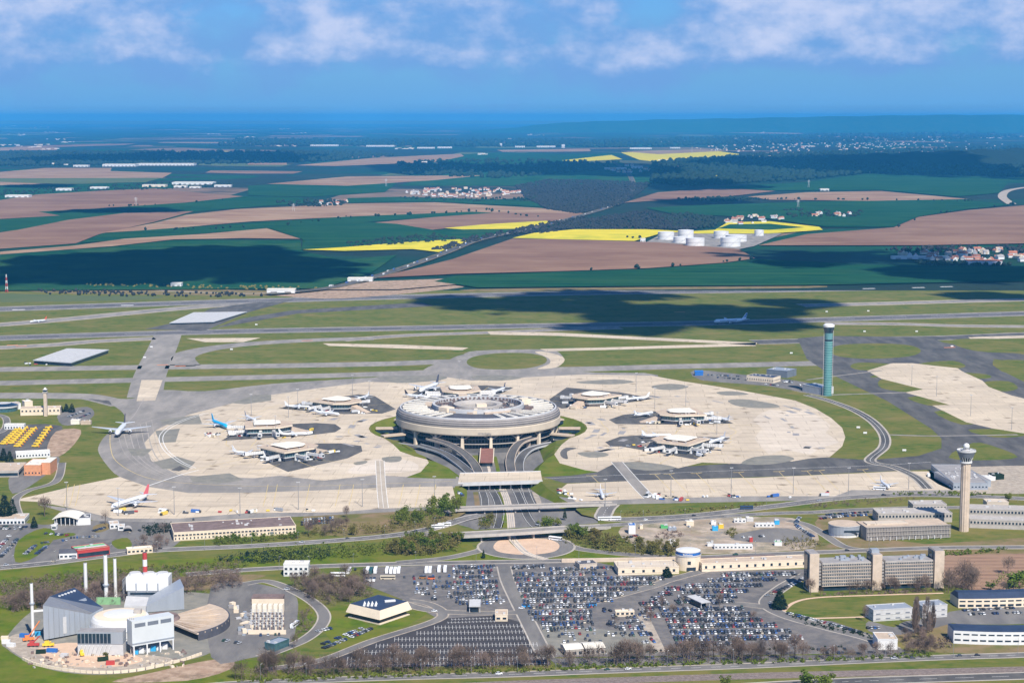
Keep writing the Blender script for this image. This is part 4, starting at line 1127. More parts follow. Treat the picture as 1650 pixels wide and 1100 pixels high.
sheet('sand_oval', [(834, 870), (850, 867.5), (880, 868), (898, 874), (901, 882), (890, 889), (862, 893), (851, 892), (838, 882)], 0.14, 'sand', smooth=4)
road('people_mover_track', [(824, 852), (825, 866), (836, 880), (851, 892), (880, 901)], 7, 0.16, 'pale_concrete', None, [(1.8, .5, 'steel', None), (-1.8, .5, 'steel', None)])
sheet('lawn', [(690, 912), (700, 903), (760, 893), (790, 893), (820, 899), (880, 898), (880, 903), (780, 907)], 0.05, 'bright_grass')
sheet('lawn', [(913, 882), (960, 890), (1000, 896), (1000, 899), (905, 901), (912, 894)], 0.05, 'bright_grass')
# bottom of the view: dual road, railway, second road
road('road', [(300, 1108), (400, 1100), (629, 1091), (820, 1086), (978, 1080), (1220, 1071.5), (1408, 1063), (1535, 1058), (1650, 1054.5), (1760, 1050)], 9, 0.10, 'road_asphalt', 1.6, WLINE, edge='kerb_grey')
sheet('railway_bed', [(500, 1112), (800, 1097), (1004, 1090), (1220, 1083), (1650, 1073), (1800, 1070), (1800, 1080), (1650, 1083), (1220, 1093), (1004, 1100), (700, 1114)], 0.04, 'rail_ballast')
for dy in (0, 3.2, 6.0):
    road('railway_track', [(600, 1108 + dy), (800, 1098 + dy), (1004, 1091 + dy), (1220, 1084.5 + dy), (1650, 1074 + dy), (1800, 1071 + dy)], 2.2, 0.10, 'rail_ballast', None, [(.75, .18, 'steel', None), (-.75, .18, 'steel', None)])
road('road', [(1200, 1106), (1332, 1099), (1434, 1095), (1650, 1088), (1800, 1083)], 12, 0.10, 'dark_asphalt', 2, [(0, .3, 'line_white', 8)], edge='kerb_grey')
# car parks
sheet('car_park', [(585, 914), (700, 910), (820, 907.5), (960, 905), (992, 912), (1000, 926), (1092, 926), (1128, 920), (1305, 916), (1300, 932), (1262, 948), (1230, 966), (1240, 985), (1300, 1005), (1365, 1034), (1372, 1052), (1100, 1056), (885, 1058), (862, 1010), (700, 993), (655, 968), (585, 940)], 0.06, 'car_park_tarmac')
patchy('new_tarmac', [(0.062, 0.058, 0.062), (0.052, 0.050, 0.055), (0.075, 0.068, 0.07)], [0.05, 0.2])
sheet('car_park', [(714, 996), (800, 990.5), (842, 1003), (873, 1050), (888, 1070), (560, 1075), (480, 1078), (580, 1038)], 0.07, 'new_tarmac')
sheet('car_park', [(1300, 1005), (1365, 1034), (1372, 1052), (1440, 1056), (1460, 1048), (1400, 1020), (1340, 1000), (1270, 995)], 0.068, 'car_park_tarmac')
sheet('car_park', [(885, 1060), (1100, 1058), (1360, 1054), (1470, 1052), (1500, 1060), (1300, 1066), (900, 1074)], 0.05, 'road_asphalt')
road('road', [(640, 968), (690, 982), (760, 987), (850, 986), (905, 984), (960, 968), (1050, 944), (1078, 934), (1150, 915), (1200, 905)], 9, 0.09, 'road_asphalt', 1.2, None, edge='gravel')
road('road', [(812, 912), (818, 935), (832, 965), (850, 1000), (880, 1060)], 10, 0.088, 'road_asphalt', 1.2, None, edge='kerb_grey')
road('road', [(885, 1010), (860, 990), (840, 975)], 7, 0.087, 'dark_asphalt')
road('road', [(1300, 925), (1262, 945), (1235, 970), (1262, 990), (1330, 1010), (1400, 1028), (1440, 1045)], 10, 0.092, 'road_asphalt', 1.2, None, edge='kerb_grey')
road('road', [(1110, 975), (1180, 972), (1240, 978)], 10, 0.088, 'road_asphalt', 1, None, edge='gravel')
road('road', [(1035, 990), (1050, 1020), (1064, 1050)], 8, 0.087, 'gravel')
sheet('verge', [(870, 1005), (960, 1012), (1040, 1020), (1062, 1052), (885, 1054)], 0.064, 'old_tarmac')
# painted bays of the empty dark car park: one comb per row
for k, (xa, xb, y) in enumerate(((728, 800, 996), (722, 800, 1001), (700, 842, 1009), (672, 848, 1018), (636, 852, 1028), (606, 866, 1038.5), (575, 872, 1049), (560, 880, 1060), (540, 884, 1069))):
    A, B = G(xa, y + 1.5), G(xb, y - 1.0)
    d = (B - A); n = int(d.length / 2.6); u = d.normalized()
    b = MB()
    b.box((A.x + B.x) / 2, (A.y + B.y) / 2, .07, d.length, .22, .024, math.atan2(d.y, d.x))
    for i in range(n + 1):
        p = A + u * (2.6 * i)
        b.box(p.x, p.y, .07, .22, 10 if k > 1 else 5, .022, math.atan2(d.y, d.x))
    b.build('parking_bay_lines', 'line_white', kind='structure')
# plots
for nm, pts, mt in (('lawn', [(0, 970), (60, 950), (330, 950), (400, 935), (420, 925), (250, 930), (0, 955)], 'dry_grass'),
                    ('lawn', [(-40, 925), (200, 905), (420, 893), (620, 880), (740, 870), (760, 892), (640, 905), (420, 914), (200, 940), (-40, 960)], 'bright_grass'),
                    ('lawn', [(395, 945), (440, 935), (480, 950), (505, 975), (500, 1010), (470, 1015), (465, 985), (430, 960)], 'bright_grass'),
                    ('lawn', [(525, 985), (560, 975), (600, 1010), (660, 985), (690, 985), (650, 1010), (560, 1050), (520, 1010)], 'bright_grass'),
                    ('lawn', [(-30, 970), (60, 985), (8, 1030), (40, 1062), (200, 1092), (380, 1060), (500, 1090), (420, 1106), (-30, 1106)], 'bright_grass'),
                    ('earth_patch', [(250, 1082), (320, 1066), (372, 1060), (370, 1078), (300, 1096), (180, 1098)], 'earth'),
                    ('lawn', [(1265, 985), (1300, 965), (1420, 962), (1540, 958), (1560, 985), (1520, 1002), (1400, 996), (1300, 998)], 'grass'),
                    ('lawn', [(1440, 1020), (1540, 1005), (1760, 1035), (1760, 1048), (1560, 1052), (1480, 1046)], 'dry_grass'),
                    ('ploughed_plot', [(1520, 895), (1650, 888), (1800, 886), (1800, 930), (1650, 948), (1540, 945)], 'furrowed_earth'),
                    ('lawn', [(1290, 870), (1400, 880), (1560, 872), (1760, 860), (1760, 888), (1300, 892)], 'dry_grass'),
                    ('lawn', [(1320, 833), (1420, 820), (1410, 862), (1500, 878), (1400, 884), (1330, 862)], 'dry_grass'),
                    ('lawn', [(930, 815), (1000, 818), (1240, 810), (1400, 800), (1400, 806), (1100, 828), (960, 834)], 'grass'),
                    ('lawn', [(500, 825), (735, 812), (735, 835), (650, 855), (520, 862)], 'dry_grass'),
                    ('building_site', [(1000, 850), (1060, 840), (1250, 832), (1300, 845), (1320, 870), (1290, 885), (1140, 892), (1060, 885), (1010, 872)], 'site_ground'),
                    ('yard', [(1180, 862), (1250, 850), (1300, 858), (1300, 872), (1200, 872)], 'road_asphalt'),
                    ('yard', [(0, 840), (70, 845), (200, 835), (285, 845), (280, 880), (150, 900), (0, 910)], 'road_asphalt'),
                    ('yard', [(45, 884), (90, 871), (205, 868), (215, 876), (110, 886)], 'car_park_tarmac'),
                    ('lawn', [(60, 866), (110, 858), (120, 862), (70, 872)], 'bright_grass'), ('lawn', [(180, 872), (205, 866), (212, 880), (190, 884)], 'bright_grass'), ('lawn', [(150, 848), (172, 842), (175, 852), (155, 858)], 'dry_grass'),
                    ('lawn', [(30, 870), (70, 850), (90, 862), (60, 895), (25, 905)], 'bright_grass'),
                    ('yard', [(0, 690), (100, 686), (70, 730), (0, 735)], 'dark_asphalt'),
                    ('earth_patch', [(90, 695), (130, 692), (120, 715), (95, 735), (75, 728)], 'earth'),
                    ('yard', [(95, 665), (140, 655), (152, 668), (130, 682), (100, 684)], 'road_asphalt'),
                    ('yard', [(20, 760), (85, 735), (95, 745), (60, 775), (20, 795)], 'road_asphalt'),
                    ('yard', [(340, 945), (400, 938), (470, 955), (480, 985), (465, 1040), (400, 1060), (340, 1058)], 'road_asphalt'),
                    ('yard', [(1120, 596), (1210, 605), (1310, 618), (1320, 636), (1240, 622), (1130, 612)], 'road_asphalt'),
                    ('yard', [(1530, 985), (1650, 975), (1760, 985), (1760, 1000), (1545, 1005)], 'road_asphalt'),
                    ('yard', [(1400, 1000), (1440, 1010), (1460, 1000), (1530, 992), (1535, 1003), (1450, 1022), (1400, 1016)], 'road_asphalt'),
                    ('yard', [(1500, 757), (1700, 752), (1700, 790), (1600, 795), (1535, 790)], 'gravel')):
    PLOT_Z = globals().get('PLOT_Z', 0.026) + 0.0012
    sheet(nm, pts, PLOT_Z, mt, smooth=3)
road('road', [(395, 940), (430, 936), (470, 950), (505, 970), (522, 990), (515, 1010), (490, 1030), (455, 1045), (420, 1058)], 8, 0.09, 'road_asphalt', 1.2, None, edge='kerb_grey')
road('road', [(430, 1078), (520, 1062), (600, 1032), (700, 1000), (712, 985), (690, 972), (655, 966)], 7, 0.092, 'road_asphalt', 1.2, None, edge='gravel')
road('road', [(1270, 838), (1300, 845), (1330, 862), (1360, 880), (1400, 886)], 8, 0.088, 'road_asphalt', 1)
road('road', [(1320, 832), (1380, 826), (1440, 824)], 9, 0.087, 'road_asphalt')
road('road', [(30, 830), (25, 805), (45, 790), (90, 775), (100, 745)], 7, 0.07, 'road_asphalt', 1)
road('road', [(-20, 665), (8, 672), (8, 690), (-10, 700)], 7, 0.07, 'road_asphalt', 1)
road('path', [(1262, 985), (1280, 970), (1320, 962), (1420, 958), (1520, 955)], 3, 0.07, 'sand')
road('path', [(1300, 996), (1400, 993), (1500, 988)], 3, 0.07, 'sand')
road('road', [(480, 460), (430, 472), (300, 470), (150, 461), (90, 459)], 10, 0.08, 'gravel')
# motorway through the fields
road('motorway', [(430, 476), (530, 466), (600, 449), (660, 430), (720, 408), (772, 388), (850, 371), (930, 350), (985, 333), (1008, 318), (1020, 300), (1012, 280), (990, 262)], 24, 3.4, 'dark_asphalt', 3, None, edge='dry_grass', per=8)
road('motorway', [(1630, 330), (1615, 318), (1625, 308), (1660, 302)], 30, 3.4, 'gravel', 5, None, edge='gravel')

# ================================================================ buildings
def frame_of(x0, x1, y0, y1, z=0.0):
    A, B = G(x0, y0, z), G(x1, y1, z)
    d = B - A
    return (A + B) / 2, d.length, math.atan2(d.y, d.x)
def block(name, label, cat, x0, x1, y0, y1, depth, h, wall='cream', roof='roof_grey', rows=(), parapet=0.6, win='glass_dark', pitch=0.0, group=None, side=True, bay=3.2, extra=()):
    """Building whose front foot runs from photo (x0, y0) to (x1, y1). rows: (sill height, window height, share of bay)."""
    c, w, a = frame_of(x0, x1, y0, y1)
    o = thing(name, label, cat, (c.x, c.y, 0.05), a, group)
    MB().box(0, depth / 2, 0, w, depth, h).build('wall', wall, o)
    if pitch:
        b = MB(); W2, D = w / 2 + .4, depth
        b.v = [(-W2, -.4, h), (W2, -.4, h), (W2, D + .4, h), (-W2, D + .4, h), (-W2, D / 2, h + pitch), (W2, D / 2, h + pitch)]
        b.f = [(0, 1, 5, 4), (2, 3, 4, 5), (1, 2, 5), (3, 0, 4), (3, 2, 1, 0)]; b.m = [0, 0, 1, 1, 0]
        b.build('roof', [roof, wall], o)
    else:
        ro = MB().box(0, depth / 2, h, w - .8, depth - .8, .25).build('roof', roof, o)
        if parapet:
            b = MB()
            for X, Y, sx, sy in ((0, .1, w + .3, .5), (0, depth - .1, w + .3, .5), (-w / 2 + .1, depth / 2, .5, depth - .7), (w / 2 - .1, depth / 2, .5, depth - .7)):
                b.box(X, Y, h - .05, sx, sy, parapet)
            b.build('parapet', wall, o)
            rv = random.Random(int(x0 * 7 + y0)); v = MB()
            for _ in range(int(max(2, min(14, w * depth / 180)))):
                v.box(rv.uniform(-.42, .42) * w, rv.uniform(.15, .85) * depth, h + .2, rv.uniform(1, 3.2), rv.uniform(1, 2.6), rv.uniform(.5, 1.6))
            v.build('roof_vents', 'light_grey', ro, kind='stuff')
    for z, wh, sh in rows:
        b = MB(); n = max(1, int(w / bay))
        if sh >= .98: b.box(0, -.03, z, w - 1.2, .12, wh)
        else:
            for i in range(n):
                b.box((i + .5) * w / n - w / 2, -.03, z, w / n * sh, .12, wh)
        if side and depth > 6:
            m = max(1, int(depth / bay))
            for s in (-1, 1):
                for i in range(m): b.box(s * (w / 2 + .0), (i + .5) * depth / m, z, .12, depth / m * min(.9, sh), wh)
        wr = b.build('window_row', win, o, kind='stuff')
        MB().box(0, -.08, z - .35, w, .3, .22).build('sill', wall, wr)
    for fn in extra: fn(o, w, depth, h)
    return o
def door(o, w, d, h): MB().box(w * .3, -.05, 0, 3.2, .2, min(3.2, h * .7)).build('door', 'metal_dark', o)
ONE = ((1.4, 1.5, .6),)
block('cargo_building', 'long low cargo building with dull brown roof beside the lower left apron', 'building', 280, 477, 871.5, 860, 38, 7.2, 'cream', 'roof_brown', ((4.2, 1.3, .7), (1.2, 1.6, .35)), extra=(door,))
# vaulted hangar with its annexe
h0 = thing('vaulted_hangar', 'white hangar with bowed roof and open dark front, lower left', 'hangar', (0, 0, 0))
c, w, a = frame_of(88, 124, 846, 846)
h0.location = (c.x, c.y, 0.05); h0.rotation_euler.z = a
b = MB(); n = 12; D = 24
for i in range(n + 1):
    u = i / n; x = (u - .5) * (w + 3); z = 4.6 + 4.2 * math.sin(math.pi * (0.12 + .76 * u))
    b.v += [(x, -2.5, z), (x, D, z), (x, D, z - .5), (x, -2.5, z - .5)]
for i in range(n):
    k = 4 * i
    b.f += [(k, k + 4, k + 5, k + 1), (k + 3, k + 2, k + 6, k + 7), (k, k + 3, k + 7, k + 4), (k + 1, k + 5, k + 6, k + 2)]; b.m += [0] * 4
b.build('roof', 'roof_white', h0)
MB().box(0, D / 2 + 2, 0, w - 1, D - 5, 6.0).build('interior_shade', 'glass_dark', h0)  # solid dark block puts the open hangar's inner shade into its colour
for s in (-1, 1): MB().box(s * (w / 2 - .3), D / 2, 0, .6, D, 6.1).build('wall', 'white_paint', h0)
for k in range(-2, 3): MB().box(k * w / 5.2, -1, 0, .5, .5, 7.4).build('post', 'white_paint', h0)
block('hangar_annexe', 'white box annexe with dark roof adjoining the bowed hangar', 'building', 124.5, 146, 846, 845, 17, 6, 'white_paint', 'roof_dark')
block('gate_lodge', 'small white lodge with dark window before the bowed hangar', 'building', 83, 91, 853, 853, 5, 3.5, 'white_paint', 'roof_white', ((1, 1.6, .8),))
block('low_shed', 'flat shed with pale roof and open white bays at the far left', 'building', -20, 40, 845, 844, 22, 4.5, 'white_paint', 'roof_tan', ((.6, 2.2, .6),))
block('filling_station', 'shop with red fascia and striped green white red canopy at the left road', 'filling station', 125, 177, 899.5, 893, 17, 6.2, 'red_paint', 'roof_white', ((.8, 3.2, .98),), extra=(lambda o, w, d, h: MB().box(0, d * .75, h + .3, w - 1, d * .2, .3).build('green_stripe', 'green_paint', o),
     lambda o, w, d, h: MB().box(0, d * .2, h + .3, w - 1, d * .18, .3).build('red_stripe', 'tile_red', o), lambda o, w, d, h: MB().box(0, d * .48, h + .3, w - 1, d * .2, .3).build('grey_stripe', 'light_grey', o)))
block('workshop', 'white workshop with black roof left of the red filling station', 'building', 95.5, 124.5, 900.5, 899.5, 14, 5.0, 'white_paint', 'roof_dark', ONE, pitch=2.0, extra=(door,))
block('bungalow', 'white flat bungalow with brownish roof near the second brown tree', 'building', 177, 192, 852, 851, 12, 4.2, 'white_paint', 'roof_tan', ONE)
block('bungalow', 'smaller white bungalow in front of the flat one', 'building', 190, 201, 854.5, 854, 9, 3.6, 'white_paint', 'roof_tan', ONE)
b0 = thing('barrel_shelter', 'grey barrel shaped shelter beside the white bungalows', 'shelter', G(206, 853), 0.2)
MB().lathe([(4, 0), (4, 9)], 16).build('shell', 'grey_concrete', b0).rotation_euler = (math.pi / 2, 0, 0)
block('office_with_tower', 'long cream office with square windows behind the left control tower', 'office', 33, 97, 669.5, 668, 16, 8.5, 'cream', 'roof_tan', ((4.4, 2.0, .42),), bay=4.6)
block('pump_house', 'round topped low block behind the left office', 'building', 40, 53, 661, 660, 14, 10.5, 'cream', 'roof_white')
block('white_shed', 'long white shed above the yellow truck yard', 'shed', 7, 39, 691.5, 691.5, 7, 5.5, 'white_paint', 'roof_white', ((1, 2, .5),))
block('white_office', 'long white single storey office below the yellow truck yard', 'building', 26, 81, 739, 736, 14, 5.5, 'white_paint', 'roof_white', ((2, 1.6, .5),))
block('brick_block', 'orange brick building with stepped white roof', 'building', 39, 66, 766, 766, 34, 10.5, 'orange_brick', 'roof_white', ((2, 1.6, .4),), extra=(lambda o, w, d, h: MB().box(w * .5 + 4, d * .55, 0, 9, d * .8, h + 2).build('side_wing', 'orange_brick', o), lambda o, w, d, h: MB().box(w * .5 + 4, d * .55, h + 2, 9.4, d * .8 + .4, .4).build('side_wing_roof', 'roof_white', o)))
block('flat_depot', 'flat depot with tan roof and dark glazed band at the left edge', 'building', -30, 30, 769, 768, 45, 6, 'grey_concrete', 'roof_tan', ((1.2, 3, .98),))
block('site_office', 'pale cabin block beside the left parking loop', 'building', 114, 128, 683.5, 683.5, 8, 4.5, 'roof_white', 'roof_white')
block('site_office', 'pinkish cabin block beside the left parking loop', 'building', 130, 146, 684, 684, 7, 3.6, 'roof_tan', 'roof_tan')
rd = thing('round_house', 'dark glazed round building at the left edge', 'building', G(6, 661), 0)
MB().lathe([(17, 0), (17, 5), (18, 5), (18, 7), (9, 9.5), (0.1, 9.5)], 32, ms=[0, 1, 1, 2, 1]).build('drum', ['glass_teal', 'light_grey', 'glass_dark'], rd)
block('sloped_hall', 'white gabled hall right of the round glazed building', 'building', 20, 34, 660, 659, 16, 7, 'white_paint', 'roof_tan')
# grey roofed sheds beside the runways
def slab_hall(label, pts, z, group=None):
    P0 = [G(x, y, z) for x, y in pts]; c = sum(P0, Vector()) / len(P0)
    o = thing('grey_roofed_hall', label, 'hall', (c.x, c.y, 0.05), 0, group)
    q = [(p.x - c.x, p.y - c.y) for p in P0]
    MB().prism([(x * .97, y * .97) for x, y in q], 0, z - 1.2).build('wall', 'glass_dark', o)
    MB().prism(q, z - 1.2, z, 1, 0).build('roof', ['light_grey', 'metal_grey'], o)
    s = MB()
    for k in range(1, 9):
        a, d = Vector(q[0]).lerp(Vector(q[1]), k / 9), Vector(q[3]).lerp(Vector(q[2]), k / 9)
        m_ = (a + d) / 2; e = d - a
        s.box(m_.x, m_.y, z, e.length * .98, .7, .35, math.atan2(e.y, e.x))
    s.build('roof_seam', 'light_grey', o, kind='stuff')
    return o
slab_hall('grey flat roofed open hall by the left taxiway junction', [(53, 580), (115, 584), (176, 563), (108, 561)], 6)
slab_hall('grey flat roofed hall between the two runways', [(273, 520), (345, 518), (398, 502), (312, 503)], 3.5)
block('white_bureau', 'white two storey office with square windows near the coach park', 'office', 457, 497, 928, 928, 12, 9.5, 'white_paint', 'roof_white', ((1.4, 1.7, .55), (5.2, 1.7, .55)), bay=3.4)
# pavilion with sloping cream fascia
pv_ = thing('pavilion', 'square pavilion with sloping cream fascia and dark blue roof', 'pavilion', (0, 0, 0))
fb = [G(557, 985.5, 4.2), G(612, 998.5, 4.2), G(664, 981, 4.2)]; fb.append(fb[0] + fb[2] - fb[1])
c = sum(fb, Vector()) / 4; pv_.location = (c.x, c.y, 0.05)
q = [(p.x - c.x, p.y - c.y) for p in fb]
MB().prism([(x * .93, y * .93) for x, y in q], 0, .7).build('plinth', 'cream', pv_)
MB().prism([(x * .82, y * .82) for x, y in q], .7, 4.3).build('glazing', 'glass_dark', pv_)
MB().prism(q, 4.2, 10.2, 0, 1, top=[(x * .87, y * .87) for x, y in q]).build('fascia', ['cream', 'cream'], pv_)
MB().prism([(x * .855, y * .855) for x, y in q], 10.2, 10.45).build('roof', 'roof_blue', pv_)
for i in range(8):
    u, v = -.45 + .12 * (i % 4), -.35 + .25 * (i // 4)
    x = q[1][0] * (-v) * 0 + (q[0][0] * .5 + q[1][0] * .35) * (.9 - .25 * (i % 4)); y = (q[0][1] * .5 + q[1][1] * .35) * (.9) + 5 * (i // 4)
    MB().cyl(x, y, 10.45, 12.6, 1.1, .15, 8).build('roof_cowl', 'white_paint', pv_)
MB().box(8, 2, 10.45, 8, 2, 1.2, .3).build('roof_unit', 'white_paint', pv_)
# parking buildings
block('toll_office', 'cream flat roofed kiosk at the corner of the empty dark car park', 'kiosk', 798, 818, 1000.5, 1000.5, 14, 4.5, 'cream', 'roof_tan', ONE)
cn = thing('toll_canopy', 'grey toll canopy over dark booths between the car parks', 'canopy', G(765, 985), 0)
MB().box(0, 6, 4.6, 8.5, 19, .7).build('roof', 'light_grey', cn); MB().box(0, 6, 0, 5, 15, 4.6).build('booth', 'glass_dark', cn)
for x, y in ((-3.8, -2), (3.8, -2), (-3.8, 14), (3.8, 14)): MB().box(x, y, 0, .4, .4, 4.6).build('post', 'light_grey', cn)
cn = thing('toll_canopy', 'slanting grey toll canopy inside the crowded car park', 'canopy', G(1134, 979), 0.45)
MB().box(0, 8, 4.6, 8, 22, .6).build('roof', 'light_grey', cn); MB().box(0, 8, 0, 5, 14, 4.6).build('booth', 'glass_dark', cn)
for x, y in ((-3.6, -2), (3.6, -2), (-3.6, 18), (3.6, 18)): MB().box(x, y, 0, .4, .4, 4.6).build('post', 'light_grey', cn)
block('cream_cabin', 'long cream cabin in the middle of the crowded car park', 'cabin', 992, 1022, 993, 992.5, 5, 3.4, 'cream', 'cream', ONE)
block('twin_shed', 'left of two tilted grey roofed sheds by the bottom hedge', 'shed', 912, 940, 1057, 1055, 15, 4.5, 'grey_concrete', 'roof_white', ((.8, 2.2, .6),), pitch=1.6)
block('twin_shed', 'right of two tilted grey roofed sheds by the bottom hedge', 'shed', 944, 975, 1055, 1053, 15, 4.5, 'grey_concrete', 'roof_white', ((.8, 2.2, .6),), pitch=1.6)
block('gatehouse', 'blue grey roofed gatehouse by the small roundabout lower left', 'gatehouse', 443, 466, 1049, 1040, 9, 4.6, 'glass_teal', 'metal_grey')
# station along the car park
block('station_wing', 'long cream station wing with pale roof left of the round building', 'station', 996, 1094, 926.5, 924, 22, 5.6, 'cream', 'pale_concrete', ((2.0, 2.0, .25),), bay=8.0)
block('station_wing', 'long cream station wing with square windows right of the round building', 'station', 1131, 1302, 921, 914, 15, 6.6, 'cream', 'roof_tan', ((2.6, 2.2, .28),), bay=6.6,
      extra=(lambda o, w, d, h: MB().box(-w * .12, d + 5, h - 1.5, w * .7, 3, .5).build('platform_stripe', 'tile_red', o), lambda o, w, d, h: MB().box(-w * .1, d + 11, h - 2.2, w * .74, 4, .6).build('platform_roof', 'roof_brown', o),
             lambda o, w, d, h: MB().box(-w * .1, d + 8, 0, w * .74, 14, h - 2.3).build('platform_wall', 'cream', o)))
rbz = thing('round_station', 'white round station building with blue lettered band', 'station', G(1108.5, 915), 0)
MB().lathe([(10.2, 0), (10.2, 11.5), (10.4, 11.5), (10.4, 12)], 40).build('wall', 'cream', rbz)
MB().lathe([(9.6, 11.8), (9.6, 14.8)], 40).build('sign_band', 'blue_paint', rbz)
MB().lathe([(10.0, 14.8), (10.0, 15.3), (8.8, 15.3), (6.0, 15.9), (.1, 16.2)], 40).build('roof', 'white_paint', rbz)
MB().lathe([(10.35, 11.6), (10.6, 11.6), (10.6, 12.6), (10.35, 12.6)], 40).build('balcony', 'light_grey', rbz)
for i in range(9):
    a = math.radians(-118 + 5.2 * i)
    MB().box(9.66 * math.cos(a), 9.66 * math.sin(a), 12.7, .12, .55 if i else 1.0, 1.0 if i % 3 else 1.3, a).build('letter', 'white_paint', rbz)
for a, z, wd, hh in ((-90, 5.6, 2.6, 2.6), (-80, .6, 7.5, 2.6)):
    r = math.radians(a); MB().box(10.15 * math.cos(r), 10.15 * math.sin(r), z, .5, wd, hh, r).build('window', 'glass_dark', rbz)
block('underpass_wall', 'pale concrete underpass mouth at the top of the crowded car park', 'underpass', 934, 962, 916.5, 914.5, 12, 3.6, 'pale_concrete', 'roof_dark')
block('underpass_wall', 'sandy retaining wall behind the underpass mouth', 'wall', 905, 1090, 906, 903, 3, 2.6, 'stone', 'stone', parapet=0)
# office slab with three stair towers
of = thing('office_slab', 'twin slab office with rows of windows between three blank towers', 'office', (0, 0, 0))
c, w, a = frame_of(1304, 1521, 954, 947)
of.location = (c.x, c.y, 0.05); of.rotation_euler.z = a
k = w / 217.0
def ox(px_): return (px_ - 1412.5) * k
for x0, x1, h in ((1304, 1319, 30), (1405, 1420, 28), (1505, 1520.5, 29.5)):
    MB().box((ox(x0) + ox(x1)) / 2, 8, 0, (x1 - x0) * k, 16, h).build('stair_tower', 'stone', of)
    MB().box((ox(x0) + ox(x1)) / 2, 8, h, (x1 - x0) * k - 1, 14, .4).build('tower_roof', 'roof_grey', of)
    MB().box(ox(x0) - .4, 8, 2, 1.0, 9, h - 3).build('tower_side_shade', 'glass_dark', of)  # dark panel paints in the shade on each stair tower's left side
for x0, x1 in ((1325, 1403), (1426, 1503.5)):
    xm, ww = (ox(x0) + ox(x1)) / 2, (x1 - x0) * k
    MB().box(xm, 10, 3.6, ww, 17, 18.6).build('wall', 'grey_concrete', of)
    MB().box(xm, 10, 0, ww - 3, 14, 3.6).build('ground_floor', 'glass_dark', of)
    MB().box(xm, 10, 22.2, ww - 1, 16, .4).build('roof', 'roof_grey', of)
    r3 = random.Random(int(x0)); v = MB()
    for i in range(9): v.box(xm + r3.uniform(-.42, .42) * ww, 10 + r3.uniform(-6, 6), 22.6, r3.uniform(1.5, 5), r3.uniform(1.5, 3), r3.uniform(.8, 2.2))
    v.build('roof_plant', 'metal_grey', of, kind='stuff')
    for f in range(7):
        z = 4.6 + 2.55 * f; b = MB(); n = 27
        for i in range(n): b.box(xm - ww / 2 + (i + .5) * ww / n, 1.46, z, ww / n * .62, .16, 1.25)
        b.build('window_row', 'glass_dark', of, kind='stuff')
        MB().box(xm, 1.3, z - .55, ww + .2, .5, .34).build('sill', 'stone', of)
    for f in range(7):
        MB().box(xm - ww / 2 - 1.6, 7, 4.4 + 2.55 * f, 2.6, 8, 1.7).build('balcony', 'roof_grey', of)
MB().box(ox(1412), 8, 28, 6, 6, 3).build('roof_plant', 'metal_grey', of)
# curved grey building, terraces behind it
cb = thing('rounded_office', 'rounded grey office with flat cream roof and lit entrance', 'office', (0, 0, 0)); c, w, a = frame_of(1339, 1390, 865, 866)
cb.location = (c.x, c.y, .05)
q = [(w / 2 * math.cos(t_) * (1.0), 11 + 13 * math.sin(t_)) for t_ in [2 * math.pi * i / 28 for i in range(28)]]
MB().prism(q, 0, 2.2).build('ground_floor', 'white_paint', cb); MB().prism([(x * 1.03, (y - 11) * 1.03 + 11) for x, y in q], 2.2, 9.5).build('wall', 'metal_grey', cb)
MB().prism([(x * 1.06, (y - 11) * 1.06 + 11) for x, y in q], 9.5, 10.2, 0, 1).build('roof', ['light_grey', 'roof_tan'], cb)
MB().box(4, -2.3, 5, w * .5, .6, 1.6).build('window', 'glass_dark', cb)
cb = thing('screened_block', 'long block wrapped in a grey lattice screen with pale roof', 'building', (0, 0, 0)); c, w, a = frame_of(1397, 1530, 871, 866)
cb.location = (c.x, c.y, .05); cb.rotation_euler.z = a
MB().box(0, 14, 0, w, 27, 11.2, 0, 0, 1).build('wall', ['band_grey', 'roof_tan'], cb)
b = MB(); n = 54
for i in range(n + 1):
    x = (i / n - .5) * (w + 1); b.box(x, -.5, .8, .3, .5, 11.4)
for z in (.8, 4.2, 7.8, 11.6): b.box(0, -.55, z, w + 1, .4, .35)
b.build('screen', 'grey_concrete', cb, kind='stuff')
for i in range(12): MB().box((i - 6) * w / 13, -1.6, 0, .5, .5, 3.2, .3).build('prop', 'white_paint', cb)
MB().box(-w * .2, 16, 11.2, w * .5, 10, 1.0).build('roof_unit', 'pale_concrete', cb)
TERR = dict(win='glass_dark', bay=3.0, parapet=.8)
block('terraced_office', 'concrete terraced office tier with a window strip behind the lattice block', 'office', 1415, 1534, 842, 841, 22, 8.0, 'grey_concrete', 'grey_concrete', ((4.8, 1.9, .55),), **TERR)
block('terraced_office', 'shorter upper office tier beside the fluted control tower', 'office', 1471, 1525, 828, 827.5, 18, 8.5, 'grey_concrete', 'grey_concrete', ((4.8, 2.0, .55),), **TERR)
block('terraced_office', 'lower front tier of the office right of the fluted control tower', 'office', 1562, 1720, 850, 856, 18, 7.5, 'grey_concrete', 'grey_concrete', ((4.2, 2.0, .55),), **TERR)
block('terraced_office', 'upper rear tier of the office right of the fluted control tower', 'office', 1562, 1700, 834, 838, 20, 8.0, 'grey_concrete', 'grey_concrete', ((5.0, 2.0, .55),), **TERR)
block('pale_hall', 'pale hall with arched roofs behind the right terraces', 'building', 1590, 1625, 821, 821, 14, 7, 'pale_concrete', 'pale_concrete', ((2, 2, .4),))
block('freight_shed', 'large grey freight shed with skylights right of the apron strip', 'warehouse', 1536, 1592, 789, 789, 95, 6.5, 'metal_grey', 'freight_roof' if 'freight_roof' in MATS else 'roof_grey', ((2.4, 1.2, .5),))
